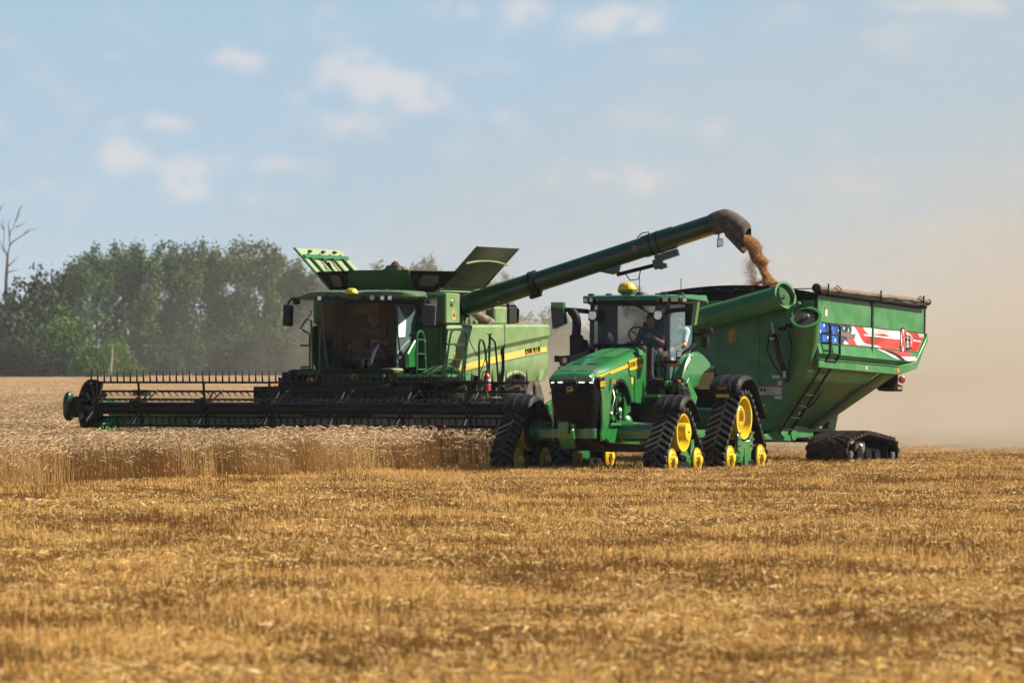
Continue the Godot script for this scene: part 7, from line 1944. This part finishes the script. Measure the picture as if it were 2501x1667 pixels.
func person(label: String, parent_at: Transform3D, pose: Dictionary, shirt: Material, trousers: Material, cap: Material) -> void:
	var o := Node3D.new()
	o.name = numbered(self, "person"); add_child(o, true)
	o.transform = parent_at
	tag(o, label, "person", "people in the cabs")
	var legs := []
	var arms := []
	var sleeves := []
	var hands := []
	for s in [-1.0, 1.0]:
		var k: Vector3 = pose.knee * V(s, 1, 1)
		var an: Vector3 = pose.ankle * V(s, 1, 1)
		legs.append([V(s * 0.09, 0.09, 0.0), k, 0.088, 0.062]); legs.append([k, an, 0.060, 0.042])
		hands.append([an, an + V(0, -0.035, 0.16), 0.045, 0.036])
		var e: Vector3 = pose.elbow_l if s > 0 else pose.elbow_r
		var w: Vector3 = pose.wrist_l if s > 0 else pose.wrist_r
		arms.append([V(s * 0.18, 0.55, -0.03), e, 0.056, 0.044]); arms.append([e, w, 0.043, 0.029])
		sleeves.append([V(s * 0.18, 0.55, -0.03), V(s * 0.18, 0.55, -0.03).lerp(e, 0.75), 0.068, 0.060])
		arms += hand_bones(w, (w - e).normalized() + V(0, -0.1, 0.1), V(0, -1, 0.1), s)
	var torso := [[V(0, 0.10, 0), V(0, 0.28, -0.02), 0.135, 0.122], [V(0, 0.28, -0.02), V(0, 0.46, -0.03), 0.122, 0.142], [V(-0.15, 0.54, -0.03), V(0.15, 0.54, -0.03), 0.072, 0.072], [V(-0.07, 0.46, 0.01), V(0.07, 0.46, 0.01), 0.11, 0.11]]
	var hd := Basis(V(0, 1, 0), pose.turn)
	var h0 := V(0, 0.62, 0.0)
	var head := []
	for b in [[V(0, -0.04, -0.01), V(0, 0.06, 0.005), 0.054, 0.054], [V(0, 0.135, -0.015), V(0, 0.185, -0.01), 0.086, 0.082], [V(0, 0.10, 0.03), V(0, 0.07, 0.055), 0.062, 0.034], [V(0, 0.13, 0.07), V(0, 0.105, 0.098), 0.012, 0.016], [V(-0.03, 0.15, 0.058), V(0.03, 0.15, 0.058), 0.022, 0.022], [V(-0.084, 0.11, -0.005), V(-0.088, 0.145, -0.015), 0.014, 0.016], [V(0.084, 0.11, -0.005), V(0.088, 0.145, -0.015), 0.014, 0.016]]:
		head.append([h0 + hd * b[0], h0 + hd * b[1], b[2], b[3]])
	var g := blob(torso + legs + arms + hands, 0.016)
	g.v.append_array(blob(head, 0.008, 90.0).v)
	part(o, "body", g, M.skin, 75.0)
	var grow := func(list: Array, by: float) -> Array: return list.map(func(b): return [b[0], b[1], b[2] + by, b[3] + by])
	part(o, "shirt", blob(grow.call(torso, 0.014) + sleeves, 0.018), shirt, 75.0)
	part(o, "trousers", blob(grow.call(legs, 0.016) + [[V(-0.06, 0.09, 0), V(0.06, 0.09, 0), 0.145, 0.145]], 0.018), trousers, 75.0)
	part(o, "boots", blob(grow.call(hands, 0.014), 0.016), M.ink, 75.0)
	for s in [-1.0, 1.0]:
		part(o, "eye", Geo.new().lathe(h0 + hd * V(s * 0.032, 0.128, 0.072), hd * V(0, 0, 1), [[-0.004, 0.011], [0.004, 0.009], [0.006, 0.002]], 10), M.ink)
	part(o, "mouth", Geo.new().box(h0 + hd * V(0, 0.075, 0.088), V(0.044, 0.007, 0.006), 0.002, hd), mat(0.25, 0.08, 0.06, 0.6))
	var hair := []
	for b in [[V(0, 0.155, -0.03), V(0, 0.195, -0.02), 0.088, 0.082], [V(0, 0.10, -0.05), V(0, 0.15, -0.05), 0.065, 0.075]]: hair.append([h0 + hd * b[0], h0 + hd * b[1], b[2], b[3]])
	part(o, "hair", blob(hair, 0.01, 90.0), M.hair, 75.0)
	if cap != null:
		var cg := Geo.new().lathe(h0 + hd * V(0, 0.175, -0.012), V(0, 1, 0), [[0.0, 0.102], [0.03, 0.101], [0.065, 0.088], [0.092, 0.055], [0.10, 0.01]], 22)
		var rows := []
		for i in 5:
			var row := []
			for k in 9:
				var a := (k / 8.0 - 0.5) * 2.0
				row.append(h0 + hd * V(0.085 * sin(a * 1.2), 0.178 - 0.018 * a * a - 0.01 * i / 4.0, 0.075 * cos(a * 1.0) + 0.075 * i / 4.0 * cos(a)))
			rows.append(row)
		cg.sheet(rows, V(0, 0.006, 0))
		part(o, "cap", cg, cap, 60.0)
func build_people() -> void:
	var c := Transform3D(Basis(V(0, 1, 0), -deg_to_rad(YAW_COMBINE)), V(-2.567, 0, -115.01))
	var tr := Transform3D(Basis(V(0, 1, 0), -deg_to_rad(YAW_TRACTOR)), V(1.527, 0, -105.25))
	person("combine driver in orange cap and jeans seen through the dusty windscreen", c * Transform3D(Basis(), V(-0.02, 2.20, 0.58)), {"knee": V(0.19, 0.26, 0.40), "ankle": V(0.16, -0.13, 0.60), "elbow_l": V(0.29, 0.30, 0.06), "wrist_l": V(0.20, 0.33, 0.32), "elbow_r": V(-0.29, 0.30, 0.04), "wrist_r": V(-0.33, 0.28, 0.28), "turn": 0.1}, M.navy_shirt, M.denim, M.orange_cap)
	person("tractor driver in dark cap and shirt turned sideways at the steering wheel", tr * Transform3D(Basis(), V(0.17, 2.15, -2.42)), {"knee": V(0.17, 0.13, 0.42), "ankle": V(0.17, -0.30, 0.42), "elbow_l": V(0.28, 0.30, 0.08), "wrist_l": V(0.16, 0.44, 0.34), "elbow_r": V(-0.29, 0.30, 0.06), "wrist_r": V(-0.30, 0.30, 0.30), "turn": -0.75}, M.dark_shirt, M.denim, M.dark_shirt)
	person("passenger in pale teal shirt behind the tractor's left side glass", tr * Transform3D(Basis(V(0, 1, 0), -0.35), V(0.64, 2.14, -2.60)), {"knee": V(0.14, 0.13, 0.40), "ankle": V(0.13, -0.32, 0.38), "elbow_l": V(0.24, 0.28, 0.10), "wrist_l": V(0.14, 0.20, 0.34), "elbow_r": V(-0.25, 0.28, 0.10), "wrist_r": V(-0.12, 0.20, 0.36), "turn": -0.3}, M.teal_shirt, M.denim, null)
	# the fire extinguisher that hangs by the combine's ladder
	var e := Node3D.new()
	e.name = "fire_extinguisher"; add_child(e, true)
	e.transform = c * Transform3D(Basis(), V(2.10, 1.50, -0.28))
	tag(e, "red fire extinguisher with a white label hanging by the combine's ladder", "fire extinguisher")
	part(e, "cylinder", Geo.new().lathe(Vector3.ZERO, V(0, 1, 0), [[0.0, 0.06], [0.01, 0.075], [0.30, 0.075], [0.36, 0.05], [0.38, 0.025], [0.40, 0.02]], 20), M.red)
	part(e, "label", Geo.new().lathe(V(0, 0.17, 0), V(0, 1, 0), [[0.0, 0.070], [0.0, 0.0765], [0.11, 0.0765], [0.11, 0.070]], 20), M.white)
	part(e, "valve", Geo.new().box(V(0, 0.42, 0), V(0.05, 0.05, 0.05), 0.01), M.ink)
	bar(e, "handle", [V(0, 0.43, 0), V(0.03, 0.47, 0.05), V(0.05, 0.48, 0.12)], 0.010, M.ink)
	bar(e, "hose", [V(0, 0.42, 0.03), V(-0.05, 0.42, 0.08), V(-0.08, 0.3, 0.08), V(-0.085, 0.12, 0.04)], 0.012, M.ink)

func build_grain() -> void:
	var c := Transform3D(Basis(V(0, 1, 0), -deg_to_rad(YAW_COMBINE)), V(-2.567, 0, -115.01))
	var s := Soup.new()
	var col := Color(1, 1, 1)
	for a in 4:
		var p := V(cos(a * PI / 2), 0, sin(a * PI / 2)) * 0.5
		var q := V(cos((a + 1) * PI / 2), 0, sin((a + 1) * PI / 2)) * 0.5
		s.tri(p, q, V(0, 1, 0), col); s.tri(q, p, V(0, -1, 0), col)
	# the stream's middle line in the combine's frame: [x, y, radius across, radius front to back]
	var line := [[7.20, 4.66, 0.20, 0.20], [7.36, 4.56, 0.20, 0.21], [7.43, 4.44, 0.20, 0.2], [7.44, 4.39, 0.17, 0.18], [7.50, 4.28, 0.15, 0.17], [7.58, 4.17, 0.20, 0.18], [7.57, 4.11, 0.16, 0.16], [7.64, 3.98, 0.10, 0.13], [7.71, 3.86, 0.105, 0.13], [7.78, 3.76, 0.13, 0.15], [7.82, 3.68, 0.18, 0.2], [7.80, 3.55, 0.14, 0.2], [7.78, 3.2, 0.14, 0.2], [7.78, 2.95, 0.2, 0.25]]
	var list := []
	for i in 36000:
		var t := rng.randf() * (line.size() - 1)
		var k := int(t)
		var f := t - k
		var a: Array = line[k]
		var b: Array = line[mini(k + 1, line.size() - 1)]
		var ang := rng.randf() * TAU
		var rad := sqrt(rng.randf()) * (1.0 if rng.randf() < 0.93 else rng.randf_range(1.0, 1.5))
		var p := V(lerpf(a[0], b[0], f) + cos(ang) * rad * lerpf(a[2], b[2], f), lerpf(a[1], b[1], f) - cos(ang) * 0.05 + rng.randfn(0, 0.02), -1.2 + sin(ang) * rad * lerpf(a[3], b[3], f))
		list.append(p)
	for i in 2600:   # loose grains thrown off on the near side
		var t := rng.randf()
		var y := lerpf(4.18, 3.40, pow(t, 0.85))
		list.append(V(7.50 + 0.10 * t - absf(rng.randfn(0, 0.10)) - 0.08 * rng.randf(), y + rng.randfn(0, 0.03), -1.2 + rng.randfn(0, 0.12)))
	for i in 1500:   # a thrown arc where the flighting pulses
		var t := rng.randf()
		list.append(V(lerpf(7.40, 7.98, t), 3.60 + 0.16 * sin(t * PI) - 0.05 * (1 - t) + rng.randfn(0, 0.015), -1.2 + rng.randfn(0, 0.12)))
	var pl := [[], []]
	for p in list:
		var q: Vector3 = c * (p as Vector3)
		var w := rng.randf_range(0.7, 1.35)
		var b := Basis.from_euler(V(rng.randf() * 6.0, rng.randf() * 6.0, rng.randf() * 6.0)) * Basis.from_scale(V(0.010, 0.011, 0.010))
		pl[0].append([Transform3D(b, q), Color(0.38 * w, 0.20 * w, 0.072 * w)])
	var m := StandardMaterial3D.new()
	m.vertex_color_use_as_albedo = true; m.roughness = 0.6
	scatter("grain", "orange wheat grain pouring from the auger spout into the cart", "grain", [s.mesh()], [pl[0]], m)
